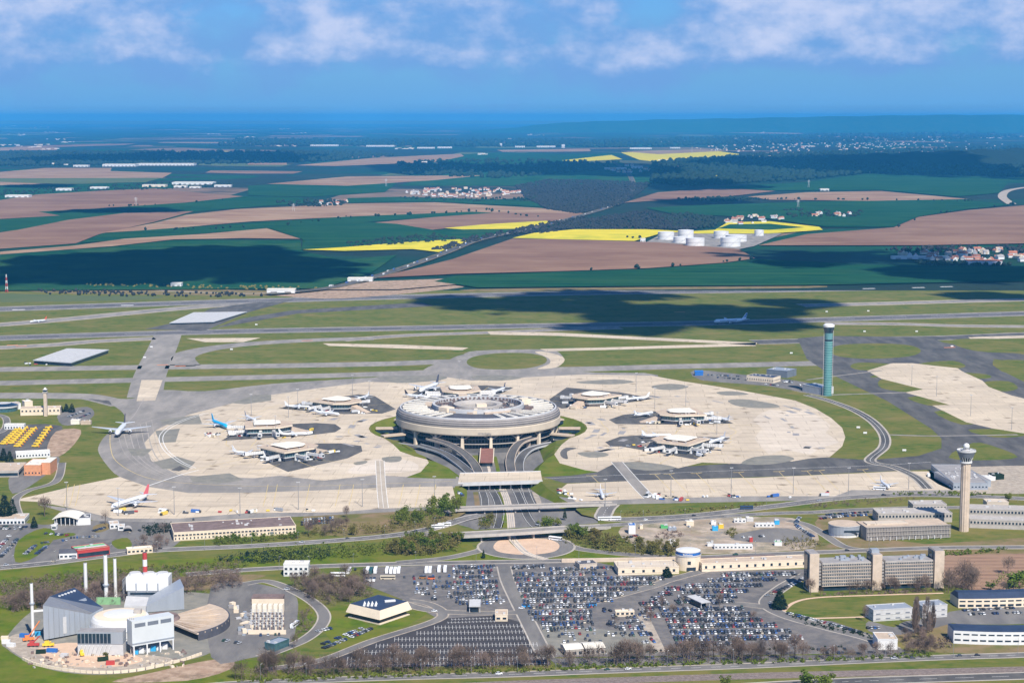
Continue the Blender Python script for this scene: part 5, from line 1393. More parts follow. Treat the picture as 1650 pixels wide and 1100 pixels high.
block('loading_bay', 'slanted grey loading wing of the freight shed', 'warehouse', 1505, 1534, 770, 786, 40, 6.2, 'metal_grey', 'roof_grey')
block('utility_cabin', 'white cabin row beside the freight shed', 'cabin', 1582, 1604, 774, 774, 8, 3.4, 'white_paint', 'white_paint')
block('utility_cabin', 'dark green tank shed beside the freight shed', 'shed', 1602, 1618, 773, 772, 12, 4.5, 'leaf_dark', 'leaf_dark')
block('white_wing', 'white two storey office wing left of the bare poplars', 'office', 1407, 1470, 1001, 997, 14, 8.2, 'light_grey', 'metal_grey', ((1.4, .8, .45), (5.0, .8, .45)), win='metal_dark', bay=6.5)
block('white_wing', 'white two storey office wing right of the bare poplars', 'office', 1486, 1526, 996, 993, 14, 8.8, 'light_grey', 'metal_grey', ((1.6, .8, .4), (5.2, .8, .4)), win='metal_dark', bay=5.5)
block('white_depot', 'plain white depot box beside the bare shrubs, bottom right', 'building', 1414, 1446, 1046, 1046, 17, 7, 'white_paint', 'roof_tan')
def curved_block(label, x0, x1, y0, y1, h, wall, roof, bow, rows, roof_h=1.0, mansard=0.0):
    c, w, a = frame_of(x0, x1, y0, y1)
    o = thing('curved_office', label, 'office', (c.x, c.y, .05), a)
    n = 14; D = 17
    front = [((i / n - .5) * w, -bow * (1 - (2 * i / n - 1) ** 2)) for i in range(n + 1)]
    back = [(x, y + D) for x, y in front][::-1]
    MB().prism(front + back, 0, h).build('wall', wall, o)
    tp = [(x * .97, y + (1.0 if i <= n else -1.0) + mansard * (1 if i <= n else -1)) for i, (x, y) in enumerate(front + back)]
    MB().prism([(x, y) for x, y in front + back], h, h + roof_h, top=tp).build('roof', roof, o)
    for z, hh in rows:
        b = MB()
        for i in range(n):
            A, B = Vector(front[i]), Vector(front[i + 1]); m_ = (A + B) / 2; d = B - A
            b.box(m_.x, m_.y - .05, z, d.length * .72, .2, hh, math.atan2(d.y, d.x))
        b.build('window_row', 'glass_dark', o, kind='stuff')
    return o
curved_block('cream curved office with tall dark blue mansard roof, right edge', 1544, 1720, 979, 973, 7.0, 'cream', 'roof_blue', 3, ((1.0, 1.6), (4.6, 1.0)), 3.6, 4.0)
curved_block('white curved office with flat dark blue roof, lower right corner', 1536, 1720, 1036, 1036, 9.2, 'white_paint', 'roof_blue', 4, ((2.2, 1.1), (6.4, .9)), .8, 1.0)
block('fire_station', 'dark blue and cream fire station between the apron and the glass tower', 'fire station', 1203, 1246, 613, 617, 22, 7, 'cream', 'roof_blue', ((2, 2, .4),))
block('fire_hall', 'metal roofed appliance hall behind the fire station', 'hall', 1235, 1268, 606, 609, 30, 9.5, 'metal_dark', 'metal_grey')
block('tower_annexe', 'grey annexe at the foot of the glass control tower', 'building', 1293, 1322, 630, 636, 22, 9, 'light_grey', 'metal_grey')
block('blue_tent', 'bright blue tent on the grass north of the apron', 'tent', 1120, 1133, 605, 605, 10, 5, 'blue_paint', 'blue_paint', pitch=2, parapet=0)
# construction site cabins
CABS = [(1013, 1024, 860, 9, 'white_paint', 'blue_paint', 'blue topped white cabin tower at the left end of the building site', 2.6), (1031, 1036, 852, 4, 'cream', 'cream', 'narrow cream silo hut on the building site', 1), (1151, 1213, 884.5, 7, 'white_paint', 'white_paint', 'long white cabin row facing the round station', 1),
        (1217, 1248, 849, 5, 'white_paint', 'white_paint', 'white cabin row near the top of the building site', 1), (1183, 1202, 842, 5, 'white_paint', 'roof_white', 'white container by the upper site road', 1), (1203, 1214, 840, 5, 'light_grey', 'roof_white', 'grey container by the upper site road', 1),
        (1065, 1076, 851, 5, 'green_paint', 'green_paint', 'green sheeted container on the building site', .8), (1077, 1090, 855, 6, 'metal_grey', 'metal_grey', 'blue grey sheeted container on the building site', .8), (1148, 1157, 855, 5, 'cyan_paint', 'cyan_paint', 'bright blue container on the building site', 1.2),
        (1158, 1166, 851, 5, 'yellow_paint', 'cream', 'yellow and cream container on the building site', 1.1), (1146, 1154, 845, 5, 'white_paint', 'roof_white', 'small white container above the bright blue one', 1), (1106, 1118, 847, 5, 'cream', 'roof_white', 'pale portable office above the heap of earth', 1.3),
        (1248, 1256, 845, 4, 'cyan_paint', 'blue_paint', 'small blue hut at the right end of the building site', 1.2), (1248, 1260, 879, 5, 'white_paint', 'green_paint', 'white hut with greenish roof near the right office slab', 1.1), (1077, 1088, 880, 5, 'white_paint', 'roof_white', 'white hut behind the brown hedge', 1.5),
        (1140, 1149, 880, 4, 'white_paint', 'white_paint', 'white van sized cabin at the site entrance', 1), (1208, 1213, 873, 3, 'red_paint', 'red_paint', 'red skip box at the end of the white cabin row', 1.2)]
for x0, x1, y, d, wl_, rf, lab, hs in CABS:
    block('site_cabin', lab, 'cabin', x0, x1, y, y, d, 3.0 * hs, wl_, rf, ((1.2, 1.0, .5),) if x1 - x0 > 14 else (), 0.15, group='cabins on the building site')
block('fuel_office', 'white office with dark windows at the left road junction', 'building', 205, 246, 893, 890, 8, 4.0, 'cream', 'roof_white', ONE)
# ================================================================ control towers
ct = thing('control_tower', 'tall pale green glass control tower beside the dark taxiways', 'control tower', G(1333.2, 637), 0)
hh = 118 * MPP(1333, 637) * 0.985; r = 5.2
MB().lathe([(r * 1.08, 0), (r * 1.08, 2), (r, 2), (r, hh * .76)], 36).build('shaft', 'tower_glass', ct)
for i in range(22):
    z = 3 + i * hh * .034; MB().lathe([(r + .02, z), (r + .22, z + .1), (r + .22, z + .5), (r + .02, z + .6)], 36).build('glazing_ring', 'tower_ring' if 'tower_ring' in MATS else M('tower_ring', (.20, .40, .385), .08), ct)
MB().lathe([(r * .98, hh * .76), (r * .98, hh * .785)], 36).build('dark_collar', 'glass_dark', ct)
MB().lathe([(r, hh * .785), (r * 1.03, hh * .875)], 36).build('upper_shaft', M('tower_upper', (.12, .26, .27), .12, .2, .3), ct)
MB().lathe([(r * 1.05, hh * .875), (r * 1.35, hh * .945), (r * 1.2, hh * .955)], 36).build('cab_glazing', 'glass_dark', ct)
MB().lathe([(r * 1.2, hh * .95), (r * 1.42, hh * .96), (r * 1.42, hh * .985), (r * .9, hh), (.1, hh)], 36).build('cab_roof', 'white_paint', ct)
for s in (-1, 1): MB().box(s * (r + 1.0), 0, 0, .35, .35, hh * .93).build('guide_mast', 'light_grey', ct)
ct = thing('control_tower', 'fluted beige concrete control tower crowned by a white dome', 'control tower', G(1553, 855), 0)
k = MPP(1553, 855); hs = 112 * k; r = 7.6 * k
b = MB(); n = 48; prof = [(1.0, 0), (1.0, hs * .9), (1.05, hs), ]
for f, z in prof:
    for i in range(n):
        a = 2 * math.pi * i / n; rr = r * f * (1 - .07 * (1 if i % 4 in (0, 1) else 0)); b.v.append((rr * math.cos(a), rr * math.sin(a), z))
for q in range(2):
    for i in range(n):
        j = (i + 1) % n; b.f.append((q * n + i, q * n + j, (q + 1) * n + j, (q + 1) * n + i)); b.m.append(0)
b.build('shaft', 'stone', ct)
MB().lathe([(r * .9, hs - .5), (r * 1.28, hs), (r * 1.28, hs + 1.2), (r * .9, hs + 1.2)], 40).build('collar', 'white_paint', ct)
MB().lathe([(r * 1.0, hs + 1.2), (r * 1.4, hs + 5)], 40).build('lower_glazing', 'glass_dark', ct)
for i in range(16):
    a = 2 * math.pi * i / 16; MB().tube((r * 1.03 * math.cos(a), r * 1.03 * math.sin(a), hs + 1.2), (r * 1.44 * math.cos(a), r * 1.44 * math.sin(a), hs + 5), .22, 5).build('rib', 'white_paint', ct)
MB().lathe([(r * 1.45, hs + 5), (r * 1.9, hs + 9.6), (r * 1.8, hs + 10)], 40).build('cab_glazing', 'metal_dark', ct)
MB().lathe([(r * 1.85, hs + 9.8), (r * 2.02, hs + 10.0), (r * 2.02, hs + 10.9), (r * 1.5, hs + 10.7), (.1, hs + 10.7)], 40).build('cab_roof', 'light_grey', ct)
MB().lathe([(r * 1.9, hs + 10.9), (r * 1.95, hs + 11.6), (r * 1.9, hs + 11.6)], 40).build('railing', 'white_paint', ct)
MB().cyl(0, 0, hs + 10.7, hs + 13, 1.6).build('dome_base', 'grey_concrete', ct)
b = MB(); rd_ = 2.7; zc = hs + 14.6
b.lathe([(max(.05, rd_ * math.cos(t_)), zc + rd_ * math.sin(t_)) for t_ in [-1.2 + .26 * i for i in range(11)] + [math.pi / 2]], 24)
b.build('radome', 'white_paint', ct, True)
for x, y, h in ((3, 2, 4.5), (-4, 1, 3.5), (4.5, -2, 3), (-2, 3.5, 5)): MB().tube((x, y, hs + 10.7), (x, y, hs + 10.7 + h), .12, 5).build('aerial', 'steel', ct)
MB().lathe([(3.6, hs + 11.4), (4.2, hs + 11.6), (4.2, hs + 12), (3.6, hs + 12)], 20).build('aerial_ring', 'white_paint', ct)
ct = thing('control_tower', 'small square concrete control tower in front of the cream office', 'control tower', G(74, 670), 0)
k = MPP(74, 670); h = 38 * k
MB().box(0, 0, 0, 5.0 * k, 5 * k, h).build('shaft', 'stone', ct)
MB().box(0, 0, h, 7.5 * k, 7 * k, 1.2).build('gallery', 'grey_concrete', ct); MB().box(0, 0, h + 1.2, 5.5 * k, 5 * k, 2.4, taper=1.15).build('cab', 'glass_dark', ct)
MB().box(0, 0, h + 3.6, 6.8 * k, 6.2 * k, .5).build('cab_roof', 'light_grey', ct)
MB().cyl(0, 0, h + 4.1, h + 6.2, 2.0, 1.0, 14).build('radome', 'white_paint', ct)
ms = thing('radio_mast', 'red and white lattice radio mast beside the far left runway', 'mast', G(11, 471), 0)
for i in range(6):
    z0, z1 = i * 6.3, (i + 1) * 6.3; b = MB(); w0, w1 = 2.2 - .3 * i, 2.2 - .3 * (i + 1)
    for sx, sy in ((-1, -1), (1, -1), (1, 1), (-1, 1)):
        b.tube((sx * w0, sy * w0, z0), (sx * w1, sy * w1, z1), .35, 4); b.tube((sx * w0, sy * w0, z0), (sy * w1 * -1, sx * w1, z1), .22, 4)
    b.build('lattice', 'red_paint' if i % 2 == 0 else 'white_paint', ms)

# ================================================================ power plant
sheet('plant_yard', [(6, 1032), (12, 1045), (42, 1064), (90, 1080), (150, 1086), (220, 1082), (290, 1066), (345, 1048), (384, 1010), (388, 975), (340, 956), (220, 952), (110, 960), (50, 985)], 0.055, 'old_tarmac', smooth=4)
sheet('plant_yard', [(8, 1036), (42, 1062), (90, 1078), (150, 1083), (220, 1079), (280, 1064), (240, 1055), (120, 1050), (70, 1030), (30, 1020)], 0.0565, 'gravel', smooth=4)
sheet('plant_yard', [(60, 1045), (130, 1035), (230, 1060), (180, 1074), (100, 1070)], 0.058, 'sand', smooth=4)
def chimney(label, top, base, w, mats, flange=()):
    p = G(*base); k = MPP(*base); h = (base[1] - top[1]) * k
    o = thing('chimney', label, 'chimney', p, 0)
    n = len(mats); r = w / 2 * k
    for i, m_ in enumerate(mats):
        MB().cyl(0, 0, h * i / n, h * (i + 1) / n, r * (1.06 - .06 * i / n), r * (1.06 - .06 * (i + 1) / n), 20).build('stack_section', m_, o)
    MB().cyl(0, 0, h, h + .3, r * .8, r * .8, 16).build('flue', 'roof_dark', o)
    for f in flange: MB().cyl(0, 0, h * f, h * f + .9, r * 1.7, r * 1.7, 16).build('gallery', 'metal_grey', o)
    return o
chimney('single white chimney at the left end of the power plant', (50.5, 937), (53.4, 1027), 5.0, ['white_paint'] * 4, (.62,))
o = bpy.data.objects['chimney']; MB().tube((0, 0, 19), (17, 6, 19), .9, 10).build('flue_pipe', 'white_paint', o)
chimney('leftmost white chimney of the trio behind the power plant', (136, 905), (138.8, 962), 5.6, ['white_paint'] * 4)
chimney('tallest white chimney of the trio behind the power plant, with a ring gallery', (168.5, 892), (171.5, 968), 6.2, ['white_paint'] * 4, (.34,))
chimney('rightmost white chimney of the trio behind the power plant', (184, 898), (186.5, 962), 5.0, ['white_paint'] * 4)
chimney('red and white banded chimney behind the cooling block', (233.5, 888), (235, 965), 7.2, ['white_paint', 'white_paint', 'white_paint', 'white_paint', 'red_paint', 'white_paint', 'red_paint'])
pp = thing('power_plant', 'silver power plant of wedge halls around a white roofed drum', 'power plant', G(195, 1005), 0)
C0 = pp.location.copy()
def rel(p): return (p.x - C0.x, p.y - C0.y)
# drum
dc = G(194, 987, 17); dx, dy = rel(dc); R = 21.5
MB().lathe([(R, 0), (R, 4), (R * 1.01, 4), (R * 1.01, 4.4), (R, 4.4), (R, 8.5), (R * 1.01, 8.5), (R * 1.01, 8.9), (R * .98, 8.9), (R * .95, 13), (R * .9, 15), (R * .82, 16)], 56, dx, dy, ms=[0, 1, 1, 1, 0, 1, 1, 1, 0, 0, 0]).build('drum_wall', ['white_paint', 'metal_grey'], pp, False)
MB().lathe([(R * .84, 15.9), (R * .55, 16.6), (R * .54, 16.6)], 56, dx, dy).build('drum_roof', 'cream', pp)
MB().lathe([(R * .55, 16.6), (R * .3, 17.0), (.1, 17.2)], 48, dx, dy).build('roof_disc', 'white_paint', pp)
MB().box(dx + R * .55, dy + 2, 16, 5, 5, 3.4).build('roof_hut', 'grey_concrete', pp)
# left wedge hall
pts = [(G(71, 1033), 26), (G(146, 1019), 13.5), (G(166, 978, 17), 17), (G(120, 946, 27), 27), (G(80, 960, 27), 27)]
q = [rel(p) for p, z in pts]
b = MB()
for i in range(5):
    j = (i + 1) % 5
    b.face([(q[i][0], q[i][1], 1.2), (q[j][0], q[j][1], 1.2), (q[j][0], q[j][1], pts[j][1]), (q[i][0], q[i][1], pts[i][1])])
b.build('wedge_hall', 'metal_grey', pp)
T3 = [Vector((q[i][0], q[i][1], pts[i][1])) for i in range(5)]
mid = T3[1].lerp(T3[2], .22)
MB_ = MB(); MB_.face([T3[0], T3[1], mid, T3[4]]); MB_.build('wedge_verge', 'steel', pp)
MB_ = MB(); MB_.face([T3[4], mid, T3[2], T3[3]]); MB_.build('wedge_roof', 'roof_blue', pp)
for i in range(6):
    p = T3[4].lerp(T3[3], .2 + .13 * i); w_ = mid.lerp(T3[2], .2 + .13 * i); p = p.lerp(w_, .12)
    MB().box(p.x, p.y, p.z - .3, 1.6, 1.6, 1.0).build('roof_light', 'white_paint', pp)
p = T3[4].lerp(T3[3], .6).lerp(mid.lerp(T3[2], .5), .45)
MB().box(p.x, p.y, p.z - .5, 9, 6, .9, .4).build('roof_hatch', 'metal_grey', pp)
for i in range(1, 9):
    p = T3[0].lerp(T3[1], i / 9); MB().box(p.x, p.y - .12, 1.4, .18, .2, p.z - 1.6).build('wall_seam', 'steel', pp)
m0 = (Vector(q[0]) + Vector(q[1])) / 2; d = Vector(q[1]) - Vector(q[0])
MB().box(q[0][0] * .55 + q[1][0] * .45, q[0][1] * .55 + q[1][1] * .45 - .1, 3, 2.6, .3, 12, math.atan2(d.y, d.x)).build('wall_panel', 'light_grey', pp)
# right wedge hall with cooling cells
pts = [(G(236, 987), 5.5), (G(297, 982), 17.5), (G(291, 968), 17.5), (G(240, 974), 6)]
MB().prism([rel(p) for p, z in pts], .5, [z for p, z in pts]).build('wedge_hall', 'metal_grey', pp)
pts = [(G(200, 985), 4), (G(236, 986), 5), (G(240, 974), 6), (G(204, 972), 6)]
MB().prism([rel(p) for p, z in pts], .5, [z for p, z in pts]).build('ramp_roof', 'light_grey', pp)
p = G(241, 966); x, y = rel(p)
MB().box(x, y, 0, 30, 14, 9).build('cooling_base', 'metal_grey', pp); MB().box(x, y - .3, 6.2, 26, 14.2, 1.6).build('louvre', 'glass_dark', pp)
MB().box(x, y, 9, 32, 15, 10.5).build('cooling_block', 'white_paint', pp)
for i in (-1, 0, 1):
    MB().cyl(x + i * 10.4, y, 19.5, 21.6, 4.6, 4.2, 24, 0, 1).build('fan_cowl', ['white_paint', 'light_grey'], pp)
    MB().box(x + i * 8.2, y - 7.8, 8, .8, .6, 7).build('downpipe', 'metal_grey', pp)
for i in range(4): MB().box(x - 19 + .1 * i, y - 4 + 3 * i, 0, .6, .6, 17).build('frame_post', 'steel', pp)
for z in (5, 10, 16): MB().box(x - 19, y, z, .6, 11, .6).build('frame_beam', 'steel', pp)
x0, y0 = rel(G(154, 975)); x1, y1 = rel(G(193, 975))
MB().box((x0 + x1) / 2, y0 + 3, 0, x1 - x0, 1.2, 5.5).build('green_wall', M('pale_green', (.22, .40, .20), .12, .3), pp)
# front glazed box
a0, a1 = rel(G(125, 1056)), rel(G(178, 1058)); w = a1[0] - a0[0]; xm = (a0[0] + a1[0]) / 2; ym = a0[1]
MB().box(xm + 4, ym + 5.6, 0, w + 8, 9.4, 8, 0).build('box_base', 'light_grey', pp)
MB().box(xm + 4, ym + 5.8, 8, w + 8, 10.4, 8.4, 0, 0, 1).build('box_hall', ['metal_grey', 'roof_grey'], pp)
for i in range(9):
    MB().box(xm - w / 2 + (i + .5) * w / 9, ym + .4, 8.8, w / 9 - .5, .4, 6.6).build('pane', 'glass_dark', pp)
for i in range(8):
    MB().tube((xm - w / 2 + i * w / 8, ym - .4, 0), (xm - w / 2 + (i + 1) * w / 8, ym - .4, 7.8), .28, 5).build('brace', 'white_paint', pp)
# right block on stilts
A, B = G(216, 1057), G(279, 1046); ax, ay = rel(A); bx, by = rel(B); an = math.atan2(by - ay, bx - ax); w = math.hypot(bx - ax, by - ay); nx, ny = -math.sin(an), math.cos(an)
cx_, cy_ = (ax + bx) / 2 + nx * 4.5, (ay + by) / 2 + ny * 4.5
MB().box(cx_, cy_, 7, w + 2, 9, 17.5, an).build('stilt_block', M('pale_metal', (.56, .58, .58), .06, .1, .5), pp)
for i in range(4):
    MB().box(ax + (bx - ax) * (i / 3), ay + (by - ay) * (i / 3), 0, .8, .8, 7, an).build('stilt', 'white_paint', pp)
for i in range(3):
    t_ = .17 + .33 * i
    MB().box(ax + (bx - ax) * t_, ay + (by - ay) * t_, 20, w * .27, .3, 2.6, an).build('window', 'metal_dark', pp)
MB().box((ax + bx) / 2 - nx * .15, (ay + by) / 2 - ny * .15, 8.4, w + 2, .5, .8, an).build('wall_band', 'metal_grey', pp)
for i in range(3): MB().tube((ax - 3 + i * 1.3, ay + 4, 0), (ax - 3 + i * 1.3, ay + 4, 26), .3, 6).build('pipe', 'grey_concrete', pp)
for i in range(6): MB().box(ax + (bx - ax) * (.12 + .15 * i) + nx * 5, ay + (by - ay) * (.12 + .15 * i) + ny * 5, 0, 3.4, 3, 2.6 + (i % 2)).build('storage_bin', 'white_paint' if i % 3 else 'cyan_paint', pp)
# brown drum and the fan shaped ribbed roof
fx_, fy_ = rel(G(262, 1000, 4))
MB().lathe([(12, 0), (12.6, 6), (11, 8), (7, 7), (.1, 6.2)], 36, fx_, fy_).build('brown_drum', 'roof_brown', pp)
MB().lathe([(12, 5.0), (26, 4.0), (47, 6.4), (48, 6.4), (48, 0)], 28, fx_, fy_, ms=[0, 0, 1, 1], a0=-.85, a1=.95).build('fan_roof', ['roof_tan', 'roof_dark'], pp)
for i in range(15):
    a = -.85 + 1.8 * i / 14
    MB().box(fx_ + 30 * math.cos(a), fy_ + 30 * math.sin(a), 4.6, 36, .7 if i % 3 else 1.4, 1.3, a).build('roof_rib', 'roof_tan' if i % 3 else 'stone', pp)
ring = MB()
for i in range(30):
    a = math.radians(-125 + 3.3 * i); ring.box(50 * 1.0 * math.cos(a) - 20, 42 * math.sin(a) - 22, 0, 2.2, 2.2, 3, a)
# perimeter wall of the yard
pl = smooth_line(P([(36, 1062), (60, 1072), (110, 1081), (160, 1084.5), (220, 1081), (290, 1065.5), (325, 1054)]), 5)
pw = thing('perimeter_wall', 'low white wall with dark gaps curving round the front of the power plant', 'wall', (0, 0, 0))
for i in range(len(pl) - 1):
    d = pl[i + 1] - pl[i]; m_ = (pl[i] + pl[i + 1]) / 2
    MB().box(m_.x, m_.y, 0, d.length * .86, .8, 1.9, math.atan2(d.y, d.x)).build('wall_panel', 'cream', pw)
# yard clutter: machines, skips, pallets
def crane(label, x, y, col, boom, az):
    o = thing('mobile_crane', label, 'crane', G(x, y), az)
    MB().box(0, 0, .9, 8, 2.6, 1.4).build('chassis', col, o); MB().box(-1, 0, 2.3, 3, 2.4, 1.8).build('cab', col, o)
    MB().tube((0, 0, 3), (boom * .5, 0, boom * .85), .45, 6).build('boom', col, o)
    for sx in (-2.6, 0, 2.6):
        for sy in (-1.2, 1.2): MB().cyl(0, 0, -.2, .2, .6, n=10).build('wheel', 'rubber', o).location = (sx, sy, .6); o.children[-1].rotation_euler = (math.pi / 2, 0, 0)
    return o
crane('orange crane parked by the left chimney of the power plant', 46, 1032, 'orange_paint', 16, .4)
crane('red truck crane in the power plant yard', 54, 1041, 'red_paint', 9, .1)
crane('yellow loader in front of the left wedge hall', 78, 1041, 'yellow_paint', 4, .2)
crane('yellow excavator before the glazed box of the power plant', 131, 1055, 'yellow_paint', 6, 2.0)
rs = random.Random(21)
JUNK = [(40, 1026, 'blue_paint', 'blue'), (58, 1023, 'cyan_paint', 'bright blue'), (84, 1050, 'blue_paint', 'blue'), (66, 1052, 'leaf_dark', 'dark green'), (10, 1036, 'white_paint', 'white'), (18, 1041, 'white_paint', 'white'), (8, 1030, 'cream', 'cream'), (178, 1070, 'red_paint', 'red'), (104, 1058, 'light_grey', 'grey'), (166, 1064, 'leaf_dark', 'dark green')]
wh = ['at the far left edge', 'beside the left chimney', 'before the left wedge hall', 'below the yellow loader', 'at the yard gate', 'just inside the yard gate', 'behind the yard gate', 'near the perimeter wall', 'in the middle of the yard', 'under the glazed box']
for (x, y, mt, cn_), w_ in zip(JUNK, wh):
    o = thing('container', '%s container %s of the power plant' % (cn_, w_), 'container', G(x, y), rs.uniform(-.3, .3), 'containers in the plant yard')
    MB().box(0, 0, 0, rs.uniform(5, 8), 2.6, 2.6).build('body', mt, o)
    b = MB()
    for i in range(5): b.box(-2 + i, -1.33, .2, .12, .1, 2.2)
    b.build('corrugation', mt, o, kind='stuff')
b = MB()
for i in range(150):
    p = G(rs.uniform(45, 300), rs.uniform(1046, 1076)); b.box(p.x, p.y, 0, rs.uniform(.6, 3), rs.uniform(.6, 2.2), rs.uniform(.3, 1.6), rs.uniform(0, 3), rs.randrange(4))
b.build('rubble', ['gravel', 'cream', 'grey_concrete', 'roof_brown'], kind='stuff')
# ---- substation
ss = thing('substation', 'white walled electrical substation full of racks right of the power plant', 'substation', G(431, 1000), 0)
C0 = ss.location.copy()
for x0, x1, y in ((400, 461, 1021), (406, 458, 975)):
    a, c = rel(G(x0, y)), rel(G(x1, y)); MB().box((a[0] + c[0]) / 2, a[1], 0, c[0] - a[0], 1, 3 if y > 1000 else 5).build('wall', 'cream', ss)
for i in range(6):
    a = rel(G(410 + i * 8.6, 984)); MB().box(a[0], a[1], 0, 3.0, 5, 5.2).build('transformer', 'roof_white', ss)
    MB().box(a[0] + 1.9, a[1], 0, .5, 6, 6).build('blast_wall', 'cream', ss)
for j in range(7):
    for i in range(9):
        a = rel(G(405 + i * 6.2 + rs.uniform(-1, 1), 990 + j * 4))
        b = MB(); b.box(a[0], a[1], 0, .35, .35, 4.5); b.box(a[0], a[1], 3.6, 2.2, .3, .3); b.box(a[0] + .8, a[1], 0, 1.0, 1.2, rs.uniform(1, 2.6), 0, 1); b.build('switch_rack', ['light_grey', 'roof_brown' if (i + j) % 2 else 'cream'], ss)
a = rel(G(432, 966)); MB().box(a[0], a[1], 0, 24, 10, 3.4).build('brown_shed', 'roof_brown', ss)
ss = thing('pipe_yard', 'row of grey tanks and pipework beside the ribbed fan roof', 'pipe yard', G(385, 1005), 0); C0 = ss.location.copy()
for i in range(26):
    t_ = i / 25; p = G(372 + 22 * math.sin(t_ * 2.2) + rs.uniform(-6, 14), 975 + 48 * t_); a = rel(p)
    MB().box(a[0], a[1], 0, rs.uniform(1.5, 4), rs.uniform(1.5, 4), rs.uniform(1, 3.5), rs.uniform(0, 1)).build('unit', rs.choice(['light_grey', 'metal_grey', 'cream', 'roof_grey']), ss)

# ================================================================ light masts
def mast_meshes(h):
    p = MB().cyl(0, 0, 0, h, .34, .18, 8); p = p.data('pole', 'steel')
    c = MB()
    c.box(0, 0, h, 3.4, .5, .3)
    for s in (-1.3, -.45, .45, 1.3): c.box(s, -.35, h - .1, .6, .6, .7)
    return p, c.data('lamp_head', 'light_grey')
MP, MH = mast_meshes(26.0)
MASTS = [(108, 821, 'first from the left on the lower left apron edge'), (191, 831, 'by the nose of the red finned jet'), (281, 829, 'third from the left on the lower left apron edge'), (387, 831, 'fourth from the left on the lower left apron edge'),
         (481, 821, 'fifth from the left on the lower left apron edge'), (584, 816, 'sixth from the left on the lower left apron edge'), (700, 811, 'at the right end of the lower left apron'),
         (975, 816, 'below the small head-on jet on the right apron strip'), (1081, 801, 'second from the left on the right apron strip'), (1178, 796, 'third from the left on the right apron strip'), (1278, 796, 'fourth from the left on the right apron strip'), (1367, 796, 'fifth from the left on the right apron strip'), (1464, 788, 'right of the askew small jet'),
         (1469, 620, 'at the top of the eastern concrete apron'), (1509, 638, 'second down the eastern concrete apron'), (1564, 670, 'third down the eastern concrete apron'), (1630, 692, 'at the foot of the eastern concrete apron'),
         (1155, 700, 'right of the near right satellite'), (1105, 655, 'behind the farther right satellite'), (1055, 658, 'between the upper right and the farther right satellites'), (1025, 632, 'behind the upper right satellite'), (465, 673, 'between the two middle left satellites'), (480, 660, 'left of the upper left satellite'),
         (568, 636, 'behind the upper left satellite'), (595, 646, 'right of the upper left satellite'), (405, 669, 'behind the turquoise airliner'), (444, 706, 'behind the near left satellite'), (740, 612, 'directly behind the round terminal')]
for x, y, w_ in MASTS:
    o = thing('light_mast', 'tall grey light mast ' + w_, 'light mast', G(x, y), 0.2, 'apron light masts')
    child('pole', MP, o); child('lamp_head', MH, o)
SP = MB().cyl(0, 0, 0, 11, .14, .09, 6).data('pole', 'steel'); SA = MB().box(.9, 0, 10.9, 2.2, .16, .14).box(1.8, 0, 10.75, .8, .3, .2).data('lamp_arm', 'light_grey')
ROWS = [('the left approach road', [(20, 916), (178, 898), (330, 886), (480, 877), (620, 866), (700, 853)], 11), ('the right highway', [(1000, 842), (1144, 836), (1300, 813), (1459, 801), (1640, 808)], 11),
        ('the bottom road', [(420, 1096), (629, 1089), (820, 1083), (978, 1077), (1220, 1069), (1408, 1061), (1640, 1052)], 15), ('the road behind the car parks', [(450, 918), (600, 912), (820, 902), (991, 899), (1200, 892), (1400, 884)], 12)]
ORD = ['first', 'second', 'third', 'fourth', 'fifth', 'sixth', 'seventh', 'eighth', 'ninth', 'tenth', 'eleventh', 'twelfth', 'thirteenth', 'fourteenth', 'fifteenth', 'sixteenth']
for nm, pts, n in ROWS:
    ln = smooth_line(P(pts), 12)
    for i in range(n):
        p = ln[int(i * (len(ln) - 1) / (n - 1))]
        o = thing('street_lamp', 'slim street lamp along %s, %s from the left' % (nm, ORD[i]), 'street lamp', p, 1.2 + 3.1 * (i % 2), 'street lamps along ' + nm[4:])
        child('pole', SP, o); child('lamp_arm', SA, o)
# ================================================================ fuel tanks, villages, works, woods beyond the runways
def tank(label, x, y, wpx, hpx):
    p = G(x, y, 2); k = MPP(x, y); r, h = wpx / 2 * k, hpx * k
    o = thing('fuel_tank', label, 'fuel tank', p, 0, 'fuel tanks in the fields')
    MB().cyl(0, 0, 0, h, r, r, 32, cap=False).build('shell', 'white_paint', o)
    MB().lathe([(r * 1.01, h), (r * 1.01, h + .5), (r * .5, h + 1.6), (.1, h + 2.2)], 32).build('roof', 'white_paint', o)
    MB().lathe([(r * 1.005, h * .5), (r * 1.03, h * .52), (r * 1.005, h * .54)], 32).build('wind_girder', 'light_grey', o)
    b = MB()
    for i in range(14):
        a = -1.9 + .08 * i; b.box(r * 1.02 * math.cos(a), r * 1.02 * math.sin(a), h * i / 14, 1.2, 1.2, .5, a)
    b.build('stair', 'light_grey', o)
pd = sheet('tank_yard', [(1040, 392), (1075, 374), (1220, 372), (1260, 378), (1215, 398), (1190, 403), (1120, 397)], 2.6, 'asphalt')
for a in (('white fuel tank farthest left in the fields', 1073, 386, 26, 12), ('white fuel tank just right of the leftmost one, standing tallest', 1105, 383, 25, 12), ('low white fuel tank in front of the tallest', 1097, 391, 24, 9), ('white fuel tank in the front row left', 1120, 396, 30, 12),
          ('white fuel tank at the rear middle', 1162, 384, 24, 11), ('broad white fuel tank in the front row right', 1177, 397, 32, 14), ('broad white fuel tank behind the front right one', 1186, 389, 34, 10), ('small boxy white fuel tank at the far right', 1223, 380, 15, 9)): tank(*a)
